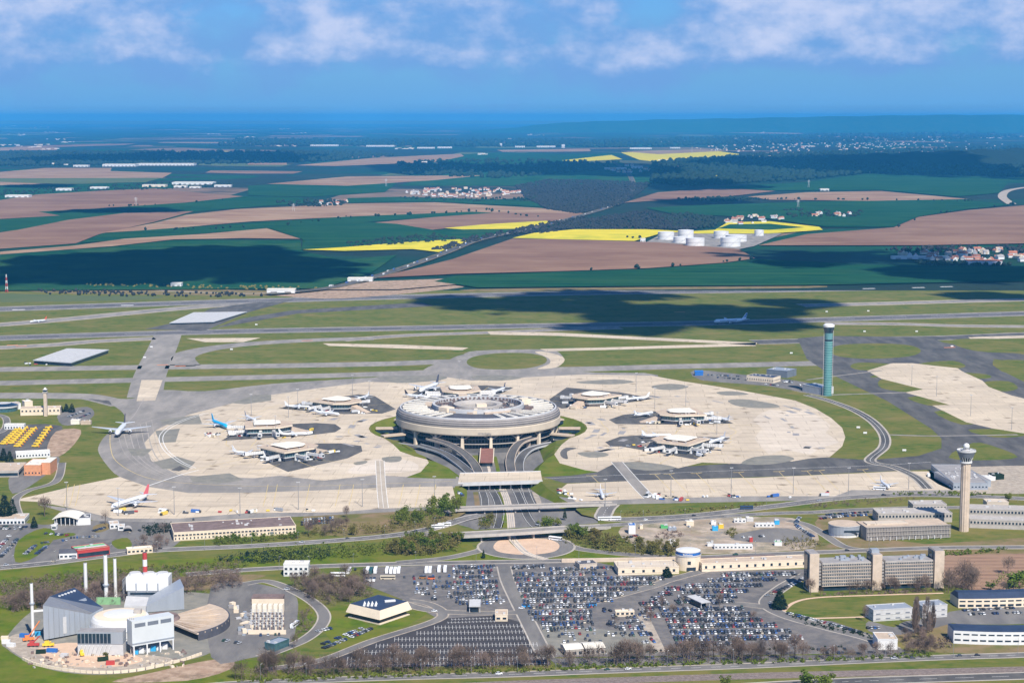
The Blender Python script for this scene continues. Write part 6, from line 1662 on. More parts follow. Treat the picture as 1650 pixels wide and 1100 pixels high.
# houses
def house_mesh(nm, wall, roof):
    b = MB(); b.box(0, 0, 0, 11, 9, 5, 0, 0)
    v = len(b.v); b.v += [(-6, -5, 5), (6, -5, 5), (6, 5, 5), (-6, 5, 5), (-6, 0, 9), (6, 0, 9)]
    b.f += [(v, v + 1, v + 5, v + 4), (v + 2, v + 3, v + 4, v + 5), (v + 1, v + 2, v + 5), (v + 3, v, v + 4)]; b.m += [1, 1, 0, 0]
    b.box(3, 1, 6, 1, 1, 3.6, 0, 0)
    return b.data(nm, [wall, roof])
HM = [house_mesh('house_body', 'white_paint', 'tile_red'), house_mesh('house_body', 'cream', 'tile_red'), house_mesh('house_body', 'white_paint', 'roof_grey'), house_mesh('house_body', 'cream', 'roof_tan')]
rv = random.Random(11)
VILL = [([(650, 312), (690, 305), (800, 304), (840, 311), (800, 318), (730, 320), (670, 317)], 112, .95, 'the village left of the bare wood'),
        ([(1420, 416), (1480, 408), (1560, 404), (1650, 402), (1650, 426), (1560, 428), (1480, 422)], 52, 1.1, 'the village at the right edge'),
        ([(1148, 357), (1200, 350), (1260, 350), (1262, 358), (1180, 364)], 28, 1.0, 'the hamlet behind the fuel tanks'),
        ([(1310, 346), (1370, 346), (1370, 350), (1312, 351)], 10, 1.1, 'the row on the green field'),
        ([(1115, 239), (1200, 232), (1380, 230), (1500, 220), (1520, 228), (1400, 240), (1280, 246), (1160, 245)], 60, 1.4, 'the distant town below the hill'),
        ([(490, 330), (530, 325), (560, 326), (550, 332)], 9, 1.1, 'the farm hamlet left of the rape field'),
        ([(970, 276), (1000, 268), (1080, 266), (1100, 274), (1000, 280)], 15, 1.8, 'the estate beside the motorway wood')]
def inside(x, y, poly):
    ins = False
    for i in range(len(poly)):
        (x1, y1), (x2, y2) = poly[i], poly[i - 1]
        if (y1 > y) != (y2 > y) and x < (x2 - x1) * (y - y1) / (y2 - y1) + x1: ins = not ins
    return ins
def sample(poly, rng):
    xs, ys = [p[0] for p in poly], [p[1] for p in poly]
    while True:
        x, y = rng.uniform(min(xs), max(xs)), rng.uniform(min(ys), max(ys))
        if inside(x, y, poly): return x, y
LOOK = ['white red-roofed house', 'cream red-roofed house', 'white grey-roofed house', 'cream tan-roofed house']
for poly, n, sc, where in VILL:
    spots = sorted(sample(poly, rv) for _ in range(n))
    for i, (x, y) in enumerate(spots):
        q = rv.choice((0, 0, 1, 1, 2, 3))
        o = bpy.data.objects.new('house', HM[q]); link(o)
        p = G(x, y); o.location = (p.x, p.y, 2.0); o.rotation_euler.z = rv.uniform(-.5, .5) + rv.choice((0, 1.57)); k = sc * rv.uniform(.85, 1.35); o.scale = (k * rv.uniform(1, 1.7), k, k)
        tag(o, '%s, %s from left, in %s' % (LOOK[q], nth(i), where), 'house', 'houses of ' + where)
far_town = MB()
for i in range(170):      # the rest of the town, too far and too many to count
    x, y = sample(VILL[4][0], rv) if i < 130 else sample([(1380, 236), (1500, 226), (1600, 228), (1640, 238), (1500, 246), (1400, 246)], rv)
    p = G(x, y); far_town.box(p.x, p.y, 2, rv.uniform(12, 26), rv.uniform(10, 16), rv.uniform(6, 10), rv.uniform(0, 3), rv.randrange(2), 2)
for c in range(46):       # scattered hamlets and works far out
    cx, cy = rv.uniform(-40, 1690), 203 + 66 * rv.random()
    for i in range(rv.randrange(4, 11)):
        p = G(cx + rv.uniform(-16, 16), cy + rv.uniform(-1, 1)); far_town.box(p.x, p.y, 2, rv.uniform(12, 60), rv.uniform(10, 24), rv.uniform(5, 9), rv.uniform(-.3, .3), rv.randrange(2), rv.choice((0, 1, 2)))
far_town.build('distant_houses', ['white_paint', 'cream', 'tile_red'], kind='stuff')
WORKS = [(8, 46, 319, 60, 9, 'long white works at the far left edge'), (90, 115, 308, 50, 10, 'white works left of the pink field'), (118, 142, 269.5, 60, 12, 'small distant white works, leftmost of three'), (165, 218, 269, 120, 16, 'long distant white works, middle of three'), (220, 312, 267.5, 130, 14, 'longest distant white works, rightmost of three'),
         (145, 172, 305, 60, 8, 'white works beside the brown field edge'), (229, 266, 302, 70, 10, 'cream works with brick front on the skyline of the brown field'), (277, 343, 298.5, 110, 12, 'longest white works left of the green fields'), (280, 300, 303, 50, 8, 'small white works before the longest one'), (305, 322, 304, 50, 7, 'second small white works before the longest one'),
         (345, 372, 302, 50, 9, 'white works at the right end of the estate'), (500, 545, 236, 160, 16, 'far white depot on the left of the horizon row'), (590, 635, 237, 160, 16, 'far white depot second in the horizon row'), (672, 700, 240, 140, 14, 'far white depot third in the horizon row'), (705, 728, 239.5, 120, 16, 'far white depot fourth in the horizon row'),
         (830, 846, 238, 120, 14, 'far white depot fifth in the horizon row'), (865, 895, 238, 150, 16, 'far white depot sixth in the horizon row'), (905, 910, 239, 40, 40, 'far pale tower block in the horizon row'), (805, 809, 236, 40, 34, 'second far pale tower block in the horizon row'), (1015, 1050, 241, 120, 16, 'far white depot right of the yellow strip'),
         (1080, 1096, 240, 100, 14, 'far small white depot near the town'), (975, 1010, 274, 90, 12, 'white depot beside the motorway wood'), (1018, 1036, 272, 90, 14, 'second white depot beside the motorway wood'), (1055, 1095, 273, 90, 12, 'third white depot beside the motorway wood'), (1383, 1402, 279.5, 60, 12, 'lone white barn on the teal field'), (1360, 1367, 282, 40, 10, 'tiny white barn on the teal field'),
         (1322, 1336, 308, 40, 8, 'white farm building at the upper tan strip'), (1438, 1530, 419, 24, 6, 'long low white hall in the right village'), (1560, 1615, 428, 40, 9, 'large red roofed hall in the right village'), (1032, 1040, 391, 20, 9, 'white barn with round end left of the fuel tanks'), (275, 292, 463, 20, 6, 'white sheds at the road by the far runway'),
         (430, 475, 474, 24, 7, 'pale underpass building at the motorway junction'), (560, 600, 455, 30, 6, 'white motorway toll roof')]
for x0, x1, y, dep, h, lab in WORKS:
    c, w, a = frame_of(x0, x1, y, y)
    o = thing('warehouse', lab, 'warehouse', (c.x, c.y, 2.2), a, 'far works and depots')
    MB().box(0, dep / 2, 0, w, dep, h).build('wall', 'white_paint' if 'cream' not in lab else 'cream', o)
    MB().box(0, dep / 2, h, w + 1, dep + 1, 1.2).build('roof', 'tile_red' if 'red roofed' in lab else 'roof_white', o)
    n = max(2, int(w / 25))
    for i in range(n): MB().box((i + .5) * w / n - w / 2, -.2, .3, w / n * .45, .5, h * .5).build('loading_door', 'roof_grey', o)
# pylons in the fields
for i, (x, y) in enumerate(((219, 330), (473, 340), (1286, 334), (1303, 302), (1115, 248), (622, 300))):
    o = thing('pylon', ['lattice pylon in the pink field at left', 'lattice pylon beside the lone dark tree', 'lattice pylon on the right green field', 'lattice pylon on the far teal field', 'white water tower pylon near the far yellow strip', 'lattice pylon left of the pale village'][i], 'pylon', G(x, y, 2), .3, 'pylons across the fields')
    h = 12 * MPP(x, y)
    for s in (-1, 1):
        MB().tube((s * 4, 0, 0), (s * .6, 0, h), .7, 4).build('leg', 'light_grey', o)
    for z in (.7, .85): MB().box(0, 0, h * z, 14, 1, 1).build('cross_arm', 'light_grey', o)

# ---- woods as rough masses of crowns
ICO = None
def ico(sub=1):
    import bmesh
    bm = bmesh.new(); bmesh.ops.create_icosphere(bm, subdivisions=sub, radius=1)
    v = np.array([x.co[:] for x in bm.verts]); f = np.array([[q.index for q in t.verts] for t in bm.faces]); bm.free()
    return v, f
IV, IF = ico(1)
def crowns(name, pts, mat, seed, jag=.25, squash=.8, kind='stuff', parent=None, base=None):
    """One rough mesh of leaf clumps: pts = (x, y, z, radius)."""
    r = np.random.RandomState(seed); base_v, base_f = base or (IV, IF)
    P_ = np.array(pts, dtype=float); n = len(P_); k = len(base_v)
    a = r.uniform(0, 6.28, n); c, s = np.cos(a), np.sin(a)
    V = np.repeat(base_v[None], n, 0) * r.uniform(1 - jag, 1 + jag, (n, k, 1))
    X = V[:, :, 0] * c[:, None] - V[:, :, 1] * s[:, None]; Y = V[:, :, 0] * s[:, None] + V[:, :, 1] * c[:, None]
    out = np.stack([X * P_[:, 3:4], Y * P_[:, 3:4], V[:, :, 2] * P_[:, 3:4] * squash], -1) + P_[:, None, :3]
    F_ = (base_f[None] + (np.arange(n) * k)[:, None, None]).reshape(-1, 3)
    me = bpy.data.meshes.new(name)
    me.vertices.add(n * k); me.vertices.foreach_set('co', out.reshape(-1))
    me.loops.add(len(F_) * 3); me.loops.foreach_set('vertex_index', F_.reshape(-1).astype(np.int32))
    me.polygons.add(len(F_)); me.polygons.foreach_set('loop_start', np.arange(0, len(F_) * 3, 3, dtype=np.int32))
    me.materials.append(MATS[mat]); me.update(calc_edges=True); me.validate()
    o = bpy.data.objects.new(name, me); link(o, parent)
    if kind: o['kind'] = kind
    return o
M('bare_wood', (0.034, 0.036, 0.036), .35, .05, .95, 0, 0.0)
WOODS = [([(830, 300), (880, 290), (960, 291), (1050, 296), (1030, 312), (1000, 332), (930, 345), (880, 338), (845, 318)], 5600, 5, 'bare_wood'),
         ([(690, 405), (760, 384), (850, 366), (940, 350), (960, 356), (870, 376), (790, 384), (720, 404)], 420, 5, 'bare_wood'),
         ([(960, 352), (1040, 340), (1090, 350), (1130, 360), (1120, 371), (930, 370), (870, 378), (900, 362)], 1700, 4.5, 'bare_wood'),
         ([(1060, 350), (1100, 345), (1160, 352), (1150, 368), (1090, 370)], 350, 6, 'wood_far'),
         ([(560, 392), (700, 378), (745, 388), (700, 392), (560, 400)], 160, 5, 'wood_far'),
         ([(1050, 262), (1200, 250), (1400, 243), (1760, 232), (1760, 288), (1400, 280), (1280, 292), (1100, 300), (1050, 296)], 5200, 16, 'wood_far'),
         ([(0, 246), (300, 246), (560, 245), (640, 252), (500, 262), (300, 266), (0, 268)], 2400, 18, 'wood_far'),
         ([(380, 225), (700, 226), (1000, 226), (1200, 220), (1600, 212), (1650, 222), (1300, 232), (1000, 238), (600, 236), (350, 236)], 2200, 24, 'wood_far'),
         ([(640, 262), (800, 258), (1000, 262), (960, 276), (800, 288), (640, 282)], 700, 14, 'wood_far'),
         ([(1090, 322), (1160, 318), (1240, 321), (1160, 325)], 90, 6, 'wood_far'), ([(0, 308), (120, 301), (240, 296), (380, 296), (370, 300), (240, 306), (100, 310), (0, 316)], 240, 6, 'wood_far'),
         ([(440, 326), (500, 322), (560, 324), (560, 333), (470, 334)], 90, 6, 'wood_far'), ([(1470, 424), (1560, 426), (1640, 428), (1500, 430)], 130, 5, 'wood_far'), ([(1420, 402), (1650, 397), (1650, 408), (1480, 408)], 150, 5, 'bare_wood'),
         ([(640, 318), (760, 321), (860, 318), (880, 322), (760, 326), (650, 322)], 110, 5, 'wood_far'), ([(1260, 338), (1400, 342), (1380, 350), (1270, 352)], 70, 6, 'wood_far'),
         ([(60, 468), (200, 470), (420, 474), (430, 480), (200, 478), (80, 476)], 120, 3, 'bare_wood'), ([(130, 458), (400, 462), (560, 466), (400, 468), (140, 463)], 90, 3, 'leaf_olive')]
for i, (poly, n, rad, mt) in enumerate(WOODS):
    rw = random.Random(100 + i); pts = []
    for _ in range(n):
        x, y = sample(poly, rw); p = G(x, y); r_ = rad * rw.uniform(.6, 1.4); pts.append((p.x, p.y, r_ * .55 + 1, r_))
    crowns('woods', pts, mt, i, .3, .9, base=ico(1) if rad < 8 else (IV, IF))
# field trees and hedges
hd = []
rw = random.Random(77)
for pts, n in (([(150, 334), (250, 331), (380, 321)], 12), ([(240, 372), (420, 366), (560, 351)], 22), ([(890, 437), (1050, 432), (1210, 420)], 10), ([(1440, 367), (1500, 348), (1640, 330)], 14), ([(560, 352), (760, 342)], 16), ([(1020, 384), (1022, 388)], 4), ([(1240, 322), (1560, 325)], 30), ([(780, 340), (860, 350)], 12)):
    ln = smooth_line(P(pts), 10)
    for _ in range(n):
        p = rw.choice(ln); r_ = rw.uniform(2.5, 6); hd.append((p.x + rw.uniform(-25, 25), p.y + rw.uniform(-25, 25), r_ * .8 + 3, r_))
crowns('hedgerow', hd, 'wood_far', 5, .3, 1.0, base=ico(1))

# ================================================================ clouds that shade the land (above the haze, out of the picture)
SHADE = [(1105, 508, 190, 17), (840, 490, 160, 11), (960, 478, 130, 8), (740, 486, 60, 6), (1225, 522, 85, 11), (1010, 530, 90, 7), (1290, 490, 60, 5),
         (260, 428, 250, 20), (460, 442, 120, 13), (60, 440, 120, 20), (340, 410, 150, 11), (180, 448, 160, 12), (1390, 414, 190, 9), (1560, 440, 150, 13), (1290, 424, 70, 8), (1600, 478, 70, 4),
         (200, 340, 90, 4), (920, 272, 170, 10), (1380, 266, 210, 14), (690, 270, 90, 8), (1130, 326, 75, 4), (1130, 300, 90, 7), (300, 255, 200, 8), (60, 300, 60, 3)]
ALT = 2100.0
for i, (x, y, rx, ry) in enumerate(SHADE):
    c = G(x, y); k = MPP(x, y); Rx = rx * k; Ry = abs(G(x, y - ry).y - G(x, y + ry).y) / 2
    s = SUN * (ALT / SUN.z); rw = random.Random(300 + i); pts = []
    n = int(min(700, max(220, Rx * Ry / 450)))
    for j in range(n):
        a, q = rw.uniform(0, 6.283), math.sqrt(rw.random()) ** .8
        q *= 1 + .18 * math.sin(3 * a + i) + .1 * math.sin(7 * a + 2 * i)
        pts.append((c.x + s.x + Rx * q * math.cos(a), c.y + s.y + Ry * q * math.sin(a), ALT + rw.uniform(-25, 60), rw.uniform(.55, 1.25) * max(28, min(Rx, Ry) * .24) * (1.35 - .75 * min(1, q))))
    for j in range(460):      # torn rim of small wisps
        a, q = rw.uniform(0, 6.283), rw.uniform(.86, 1.22)
        q *= 1 + .18 * math.sin(3 * a + i) + .1 * math.sin(7 * a + 2 * i)
        pts.append((c.x + s.x + Rx * q * math.cos(a), c.y + s.y + Ry * q * math.sin(a), ALT + rw.uniform(-15, 30), rw.uniform(.4, 1.2) * max(7, min(Rx, Ry) * .05) * (1.5 - q)))
    pts = [p for p in pts if p[3] > 1]
    o = crowns('cloud', pts, 'cloud_white', 40 + i, .2, .6)
# ================================================================ trees
def clump_tris(lumps, n, size, rng, flat=.6):
    """Leaf faces scattered through the lumps of a crown."""
    b = MB()
    for _ in range(n):
        x, y, z, r = rng.choice(lumps)
        d = Vector((rng.gauss(0, 1), rng.gauss(0, 1), rng.gauss(0, 1))).normalized() * r * (rng.random() ** .35)
        c = Vector((x, y, z)) + d
        u = Vector((rng.gauss(0, 1), rng.gauss(0, 1), rng.gauss(0, flat))).normalized(); w = u.cross(Vector((rng.gauss(0, 1), rng.gauss(0, 1), rng.gauss(0, 1)))).normalized()
        s = size * rng.uniform(.6, 1.4)
        b.face([c - u * s, c + w * s * .8, c + u * s, c - w * s * .8])
    return b
def trunk(h, r, rng, limbs=6, spread=2.2, top=.75):
    b = MB(); b.tube((0, 0, -.2), (0, 0, h * .55), r, 7, 0, r * .7); b.tube((0, 0, h * .55), (rng.uniform(-.3, .3), 0, h * top), r * .7, 6, 0, r * .25)
    for i in range(limbs):
        a = 6.283 * i / limbs + rng.uniform(-.3, .3); z = h * rng.uniform(.28, .6)
        b.tube((0, 0, z), (spread * math.cos(a), spread * math.sin(a), z + h * rng.uniform(.15, .3)), r * .4, 5, 0, r * .12)
    return b
TREES = {}
def proto(kind, seed):
    rng = random.Random(seed); h = 10.0
    if kind in ('green', 'olive'):
        lumps = [(rng.uniform(-2.3, 2.3), rng.uniform(-2.3, 2.3), rng.uniform(3.6, 8.2), rng.uniform(1.2, 2.2)) for _ in range(9)] + [(0, 0, 6.4, 2.4)]
        cr = clump_tris(lumps, 620, .42, rng).data('crown', 'leaf_green' if kind == 'green' else 'leaf_olive'); tr = trunk(h, .24, rng)
    elif kind == 'bare':
        b = MB()
        for _ in range(430):
            d = Vector((rng.gauss(0, 1), rng.gauss(0, 1), rng.gauss(.25, .8))).normalized(); q = rng.random() ** .5
            c = Vector((d.x * 3.0 * q, d.y * 3.0 * q, 5.8 + d.z * 3.6 * q)); o_ = (d * .55 + Vector((rng.gauss(0, .3), rng.gauss(0, .3), .75))).normalized() * rng.uniform(.6, 1.3); w = o_.orthogonal().normalized() * .075
            b.face([c - w, c + w, c + o_ + w * .3, c + o_ - w * .3])
        cr = b.data('crown', 'twig_brown'); tr = trunk(h, .2, rng, 9, 2.2, .9)
    elif kind == 'poplar':
        b = MB()
        for _ in range(520):
            z = rng.uniform(1.2, 10); rr = 1.25 * (1 - abs(z - 4.6) / 8) * rng.random() ** .5; a = rng.uniform(0, 6.283)
            c = Vector((rr * math.cos(a), rr * math.sin(a), z)); o_ = Vector((math.cos(a) * .25, math.sin(a) * .25, 1)) * rng.uniform(.6, 1.2); w = o_.orthogonal().normalized() * .05
            b.face([c - w, c + w, c + o_ + w * .3, c + o_ - w * .3])
        cr = b.data('crown', 'twig_brown'); tr = trunk(h, .2, rng, 5, .6, .95)
    elif kind == 'conifer':
        b = MB()
        for _ in range(760):
            z = 1.0 + 9.0 * (1 - math.sqrt(rng.random())); rr = 2.9 * (1 - (z - .6) / 9.6) * (.35 + .65 * rng.random() ** .5); a = rng.uniform(0, 6.283)
            c = Vector((rr * math.cos(a), rr * math.sin(a), z)); o_ = Vector((math.cos(a), math.sin(a), -.25)) * .8; w = Vector((-math.sin(a), math.cos(a), rng.uniform(-.3, .3))) * .38
            b.face([c - w, c + w, c + o_ + w * .4, c + o_ - w * .4])
        cr = b.data('crown', 'leaf_dark'); tr = trunk(h, .2, rng, 4, .8, .9)
    return cr, tr.data('trunk', 'bark')
for kd, n in (('green', 3), ('olive', 3), ('bare', 4), ('poplar', 2), ('conifer', 2)):
    TREES[kd] = [proto(kd, 50 + 7 * i + len(kd)) for i in range(n)]
rt = random.Random(404)
KN = {'green': ('leafy_tree', 'fresh green leafy tree'), 'olive': ('budding_tree', 'olive budding tree'), 'bare': ('bare_tree', 'leafless brown tree'), 'poplar': ('poplar_tree', 'leafless upright poplar'), 'conifer': ('conifer', 'dark conifer')}
def tree(kind, px_, py_, h, label, group=None, wide=1.0):
    cr, tr = rt.choice(TREES[kind])
    o = thing(KN[kind][0], label, 'tree', G(px_, py_), rt.uniform(0, 6.28), group)
    o.scale = (h / 10 * wide, h / 10 * wide, h / 10)
    child('trunk', tr, o); child('crown', cr, o)
# belts of trees one can tell apart: kind, outline, count, height, where
BELTS = [('bare', [(372, 1094), (420, 1082), (560, 1078), (700, 1074), (890, 1070), (890, 1080), (700, 1084), (560, 1090), (400, 1099)], 60, 11, 'in the bottom hedge below the empty dark car park'),
         ('bare', [(895, 1066), (1100, 1058), (1300, 1058), (1300, 1066), (1100, 1070), (900, 1076)], 42, 11, 'in the bottom hedge below the crowded car park'),
         ('bare', [(1300, 1058), (1500, 1048), (1520, 1054), (1400, 1060), (1300, 1064)], 18, 7, 'in the bottom hedge near the white depot'),
         ('bare', [(465, 950), (500, 936), (600, 935), (600, 960), (560, 972), (520, 975)], 40, 9, 'in the grove left of the pavilion'),
         ('bare', [(20, 985), (60, 962), (200, 955), (330, 950), (390, 942), (390, 948), (250, 962), (100, 980)], 44, 9, 'in the belt behind the power plant'),
         ('green', [(610, 893), (650, 872), (720, 866), (745, 870), (735, 886), (680, 896)], 22, 8.5, 'on the bank left of the roundabout'),
         ('olive', [(615, 895), (660, 875), (740, 872), (700, 892)], 16, 8, 'on the bank left of the roundabout'),
         ('green', [(625, 848), (640, 830), (730, 816), (738, 828), (690, 846)], 16, 9.5, 'below the end of the lower left apron'),
         ('bare', [(470, 862), (540, 845), (560, 850), (530, 866)], 10, 9, 'beside the cargo building'),
         ('olive', [(905, 872), (930, 858), (980, 868), (1060, 880), (1100, 890), (1080, 896), (980, 890)], 30, 7, 'on the bank right of the roundabout'),
         ('green', [(900, 872), (920, 858), (945, 866), (930, 876)], 7, 8, 'where the viaduct meets the right bank'),
         ('poplar', [(1462, 1012), (1500, 1006), (1506, 1020), (1470, 1024)], 9, 15, 'between the two white office wings'),
         ('bare', [(1445, 1030), (1470, 1018), (1530, 1030), (1535, 1042), (1480, 1045)], 14, 6, 'on the slope below the poplars'),
         ('bare', [(1310, 957), (1520, 950), (1530, 954), (1320, 961)], 16, 9, 'in front of the twin slab office'),
         ('green', [(345, 873), (475, 863), (480, 868), (350, 878)], 12, 5, 'in front of the cargo building'),
         ('bare', [(1085, 945), (1100, 930), (1300, 1050), (1280, 1052), (990, 1040), (980, 1005)], 10, 7, 'among the parked cars')]
for kd, poly, n, h, where in BELTS:
    spots = sorted([sample(poly, rt) for _ in range(n)])
    for i, (x, y) in enumerate(spots):
        hh_ = h * rt.uniform(.95, 1.7)
        tree(kd, x, y, hh_, '%s, %s from left, %s' % (KN[kd][1], nth(i), where), 'trees ' + where)
for a in (('bare', 72, 832, 20, 'big reddish bare tree left of the bowed hangar', None, 1.0), ('bare', 170, 845, 16, 'reddish bare tree before the red finned jet', None, .9), ('conifer', 8, 838, 26, 'huge dark conifer at the left edge', None, .9), ('conifer', 20, 835, 20, 'second dark conifer at the left edge', None, .9),
          ('conifer', 55, 850, 11, 'small dark conifer beside the bowed hangar road', None, 1.0), ('conifer', 99, 664, 9, 'left of three dark round conifers behind the office', None, 1.2), ('conifer', 107, 663, 11, 'middle of three dark round conifers behind the office', None, 1.2), ('conifer', 116, 664, 12, 'right of three dark round conifers behind the office', None, 1.2),
          ('conifer', 1256, 980, 15, 'broad dark cedar beside the crowded car park', None, 1.35), ('conifer', 779, 899, 8, 'small pointed conifer left of the roundabout', None, .7), ('conifer', 910, 836, 11, 'small pointed conifer right of the cutting', None, .6), ('conifer', 1075, 929, 9, 'dark bush before the left station wing', None, 1.6),
          ('bare', 1528, 955, 21, 'bare tree at the right corner of the slab office', None, .8), ('bare', 1553, 950, 27, 'tall bare tree beside the ploughed plot', None, .8), ('bare', 1566, 951, 20, 'shorter bare tree beside the ploughed plot', None, .9), ('bare', 1624, 925, 16, 'bare tree on the far edge of the ploughed plot', None, 1.1), ('bare', 1306, 958, 14, 'bare tree at the left corner of the slab office', None, .9),
          ('green', 1640, 946, 14, 'round green tree behind the mansard roofed office', None, 1.6), ('green', 1596, 950, 7, 'green bush behind the mansard roofed office', None, 1.5), ('bare', 1617, 952, 8, 'purple brown bush behind the mansard roofed office', None, 1.2), ('green', 1625, 808, 9, 'green tree above the right terraces', None, 1.4),
          ('bare', 1394, 1001, 13, 'bare tree at the left end of the white office wing', None, .6), ('bare', 488, 1010, 13, 'bare tree beside the curving plant road', None, .9), ('bare', 474, 1044, 11, 'bare tree above the gatehouse', None, .9), ('olive', 790, 842, 9, 'olive tree in the cutting left of the centre road', None, 1.2),
          ('green', 783, 846, 7, 'green bush in the cutting', None, 1.4), ('green', 882, 846, 7, 'green bush on the mound right of the cutting', None, 2.2), ('green', 898, 846, 5, 'lower green bush on the mound', None, 2.0), ('bare', 558, 834, 12, 'bare tree at the edge of the lower left apron', None, .9), ('olive', 568, 862, 10, 'olive tree right of the cargo building', None, .9),
          ('conifer', 16, 748, 16, 'dark conifer between the white office and the flat depot', None, 1.0), ('conifer', 6, 742, 15, 'dark conifer at the left edge above the flat depot', None, 1.0), ('olive', 170, 1062, 6, 'budding bush in the power plant yard', None, 1.0), ('green', 1300, 1112, 14, 'green tree top at the bottom edge', None, 1.3), ('green', 1330, 1118, 15, 'second green tree top at the bottom edge', None, 1.2),
          ('green', 1168, 1108, 9, 'small green tree at the bottom edge', None, 1.2), ('bare', 265, 858, 10, 'dark bare bush left of the cargo building', None, 1.8), ('bare', 232, 878, 10, 'bare tree at the left road junction', None, 1.2), ('bare', 255, 880, 12, 'second bare tree at the left road junction', None, 1.2), ('conifer', 165, 1010, 6, 'dark shrub beside the green wall', None, .5)):
    kd, x, y, h, lab, g, w = a; tree(kd, x, y, h, lab, g, w)
# thickets, hedges, undergrowth: masses nobody could count
def thicket(poly, n, rad, mat, seed, size=.6, dens=16, tall=0.0):
    rw = random.Random(seed); lumps = []
    for _ in range(n):
        x, y = sample(poly, rw); p = G(x, y); r_ = rad * rw.uniform(.6, 1.4); lumps.append((p.x, p.y, r_ * .6 + tall * rw.random(), r_))
    b = clump_tris(lumps, n * dens, size, rw); b.build('undergrowth', mat, kind='stuff')
thicket([(400, 905), (430, 888), (530, 884), (600, 878), (640, 874), (620, 892), (520, 904), (420, 908)], 260, 2.6, 'leaf_green', 1, tall=3)
thicket([(380, 1097), (560, 1086), (890, 1076), (890, 1081), (560, 1094), (400, 1101)], 220, 1.4, 'leaf_green', 2)
thicket([(895, 1072), (1100, 1066), (1300, 1062), (1500, 1054), (1510, 1058), (1300, 1067), (1100, 1072), (900, 1080)], 220, 1.4, 'leaf_green', 3)
thicket([(20, 985), (60, 962), (200, 955), (330, 950), (390, 942), (390, 950), (250, 965), (100, 985)], 520, 2.6, 'twig_brown', 4, .3, 26, 6)
thicket([(465, 950), (500, 936), (600, 935), (600, 962), (560, 974), (520, 977)], 420, 2.6, 'twig_brown', 5, .3, 26, 6)
thicket([(610, 895), (650, 872), (745, 868), (735, 888), (680, 898)], 330, 2.4, 'leaf_olive', 6, .5, 22, 6)
thicket([(905, 874), (930, 858), (980, 868), (1060, 880), (1100, 892), (1080, 897), (980, 891)], 300, 2.0, 'leaf_olive', 7, .45, 20, 4)
thicket([(470, 868), (600, 862), (720, 850), (735, 835), (640, 846), (480, 860)], 200, 2.2, 'leaf_olive', 8, .5, 18, 3)
thicket([(1515, 890), (1620, 884), (1620, 890), (1520, 896)], 60, 1.8, 'leaf_green', 9)
thicket([(1440, 794), (1540, 792), (1600, 795), (1600, 799), (1440, 798)], 70, 1.5, 'leaf_green', 10)
thicket([(0, 935), (200, 915), (400, 900), (400, 906), (200, 925), (0, 945)], 90, 1.2, 'leaf_olive', 11)
thicket([(230, 850), (285, 842), (285, 860), (240, 864)], 60, 2.4, 'leaf_dark', 12)
thicket([(1170, 860), (1182, 850), (1190, 858), (1180, 866)], 20, 2.2, 'leaf_olive', 13)
thicket([(1060, 860), (1095, 856), (1100, 866), (1050, 870)], 30, 1.8, 'twig_brown', 14, .5)
thicket([(1325, 957), (1520, 950), (1520, 953), (1330, 961)], 70, 1.3, 'twig_brown', 15, .4)
thicket([(1450, 1030), (1530, 1030), (1535, 1044), (1470, 1046)], 60, 1.6, 'twig_brown', 16, .5)
thicket([(905, 1050), (1360, 1042), (1365, 1046), (910, 1056)], 120, 1.0, 'leaf_dark', 17, .5)
thicket([(1265, 988), (1300, 998), (1400, 1022), (1408, 1030), (1300, 1006)], 50, 1.1, 'leaf_dark', 18, .5)

thicket([(372, 1094), (560, 1080), (890, 1072), (890, 1078), (560, 1090), (400, 1099)], 520, 1.9, 'twig_brown', 21, .24, 26, 8)
thicket([(895, 1066), (1100, 1060), (1300, 1060), (1500, 1050), (1500, 1056), (1300, 1066), (1100, 1070), (900, 1076)], 520, 1.9, 'twig_brown', 22, .24, 26, 8)
thicket([(1525, 955), (1535, 938), (1570, 930), (1578, 950)], 190, 3.4, 'twig_brown', 23, .32, 30, 12)
thicket([(625, 848), (640, 828), (730, 814), (740, 828), (690, 848)], 150, 2.4, 'leaf_green', 24, .5, 22, 5)
thicket([(345, 874), (475, 864), (480, 869), (350, 879)], 130, 1.8, 'leaf_green', 25, .45, 20, 3)
thicket([(212, 882), (262, 868), (275, 876), (250, 890)], 90, 2.2, 'twig_brown', 26, .3, 24, 4)
thicket([(0, 975), (40, 955), (120, 945), (240, 940), (380, 930), (385, 940), (200, 955), (20, 990)], 620, 2.6, 'twig_brown', 27, .34, 24, 6)
thicket([(1600, 948), (1620, 935), (1700, 925), (1700, 945), (1640, 955)], 80, 3.0, 'leaf_green', 28, .5, 24, 6)
thicket([(470, 1005), (500, 975), (505, 1010), (480, 1030)], 60, 1.6, 'twig_brown', 29, .3, 20, 4)
thicket([(770, 845), (790, 828), (800, 830), (797, 850), (775, 856)], 60, 2.0, 'leaf_olive', 30, .45, 20, 3)
thicket([(862, 842), (880, 834), (905, 840), (900, 848), (875, 850)], 70, 1.8, 'leaf_green', 31, .45, 20, 1)

thicket([(0, 948), (100, 932), (250, 924), (390, 914), (390, 944), (250, 953), (60, 963), (0, 985)], 760, 2.4, 'twig_brown', 33, .34, 24, 5)
thicket([(0, 940), (200, 920), (400, 905), (400, 916), (200, 932), (0, 954)], 260, 1.8, 'leaf_green', 34, .5, 18, 2)
thicket([(330, 905), (400, 893), (530, 884), (530, 900), (420, 908)], 240, 2.2, 'leaf_dark', 35, .5, 16, 2)

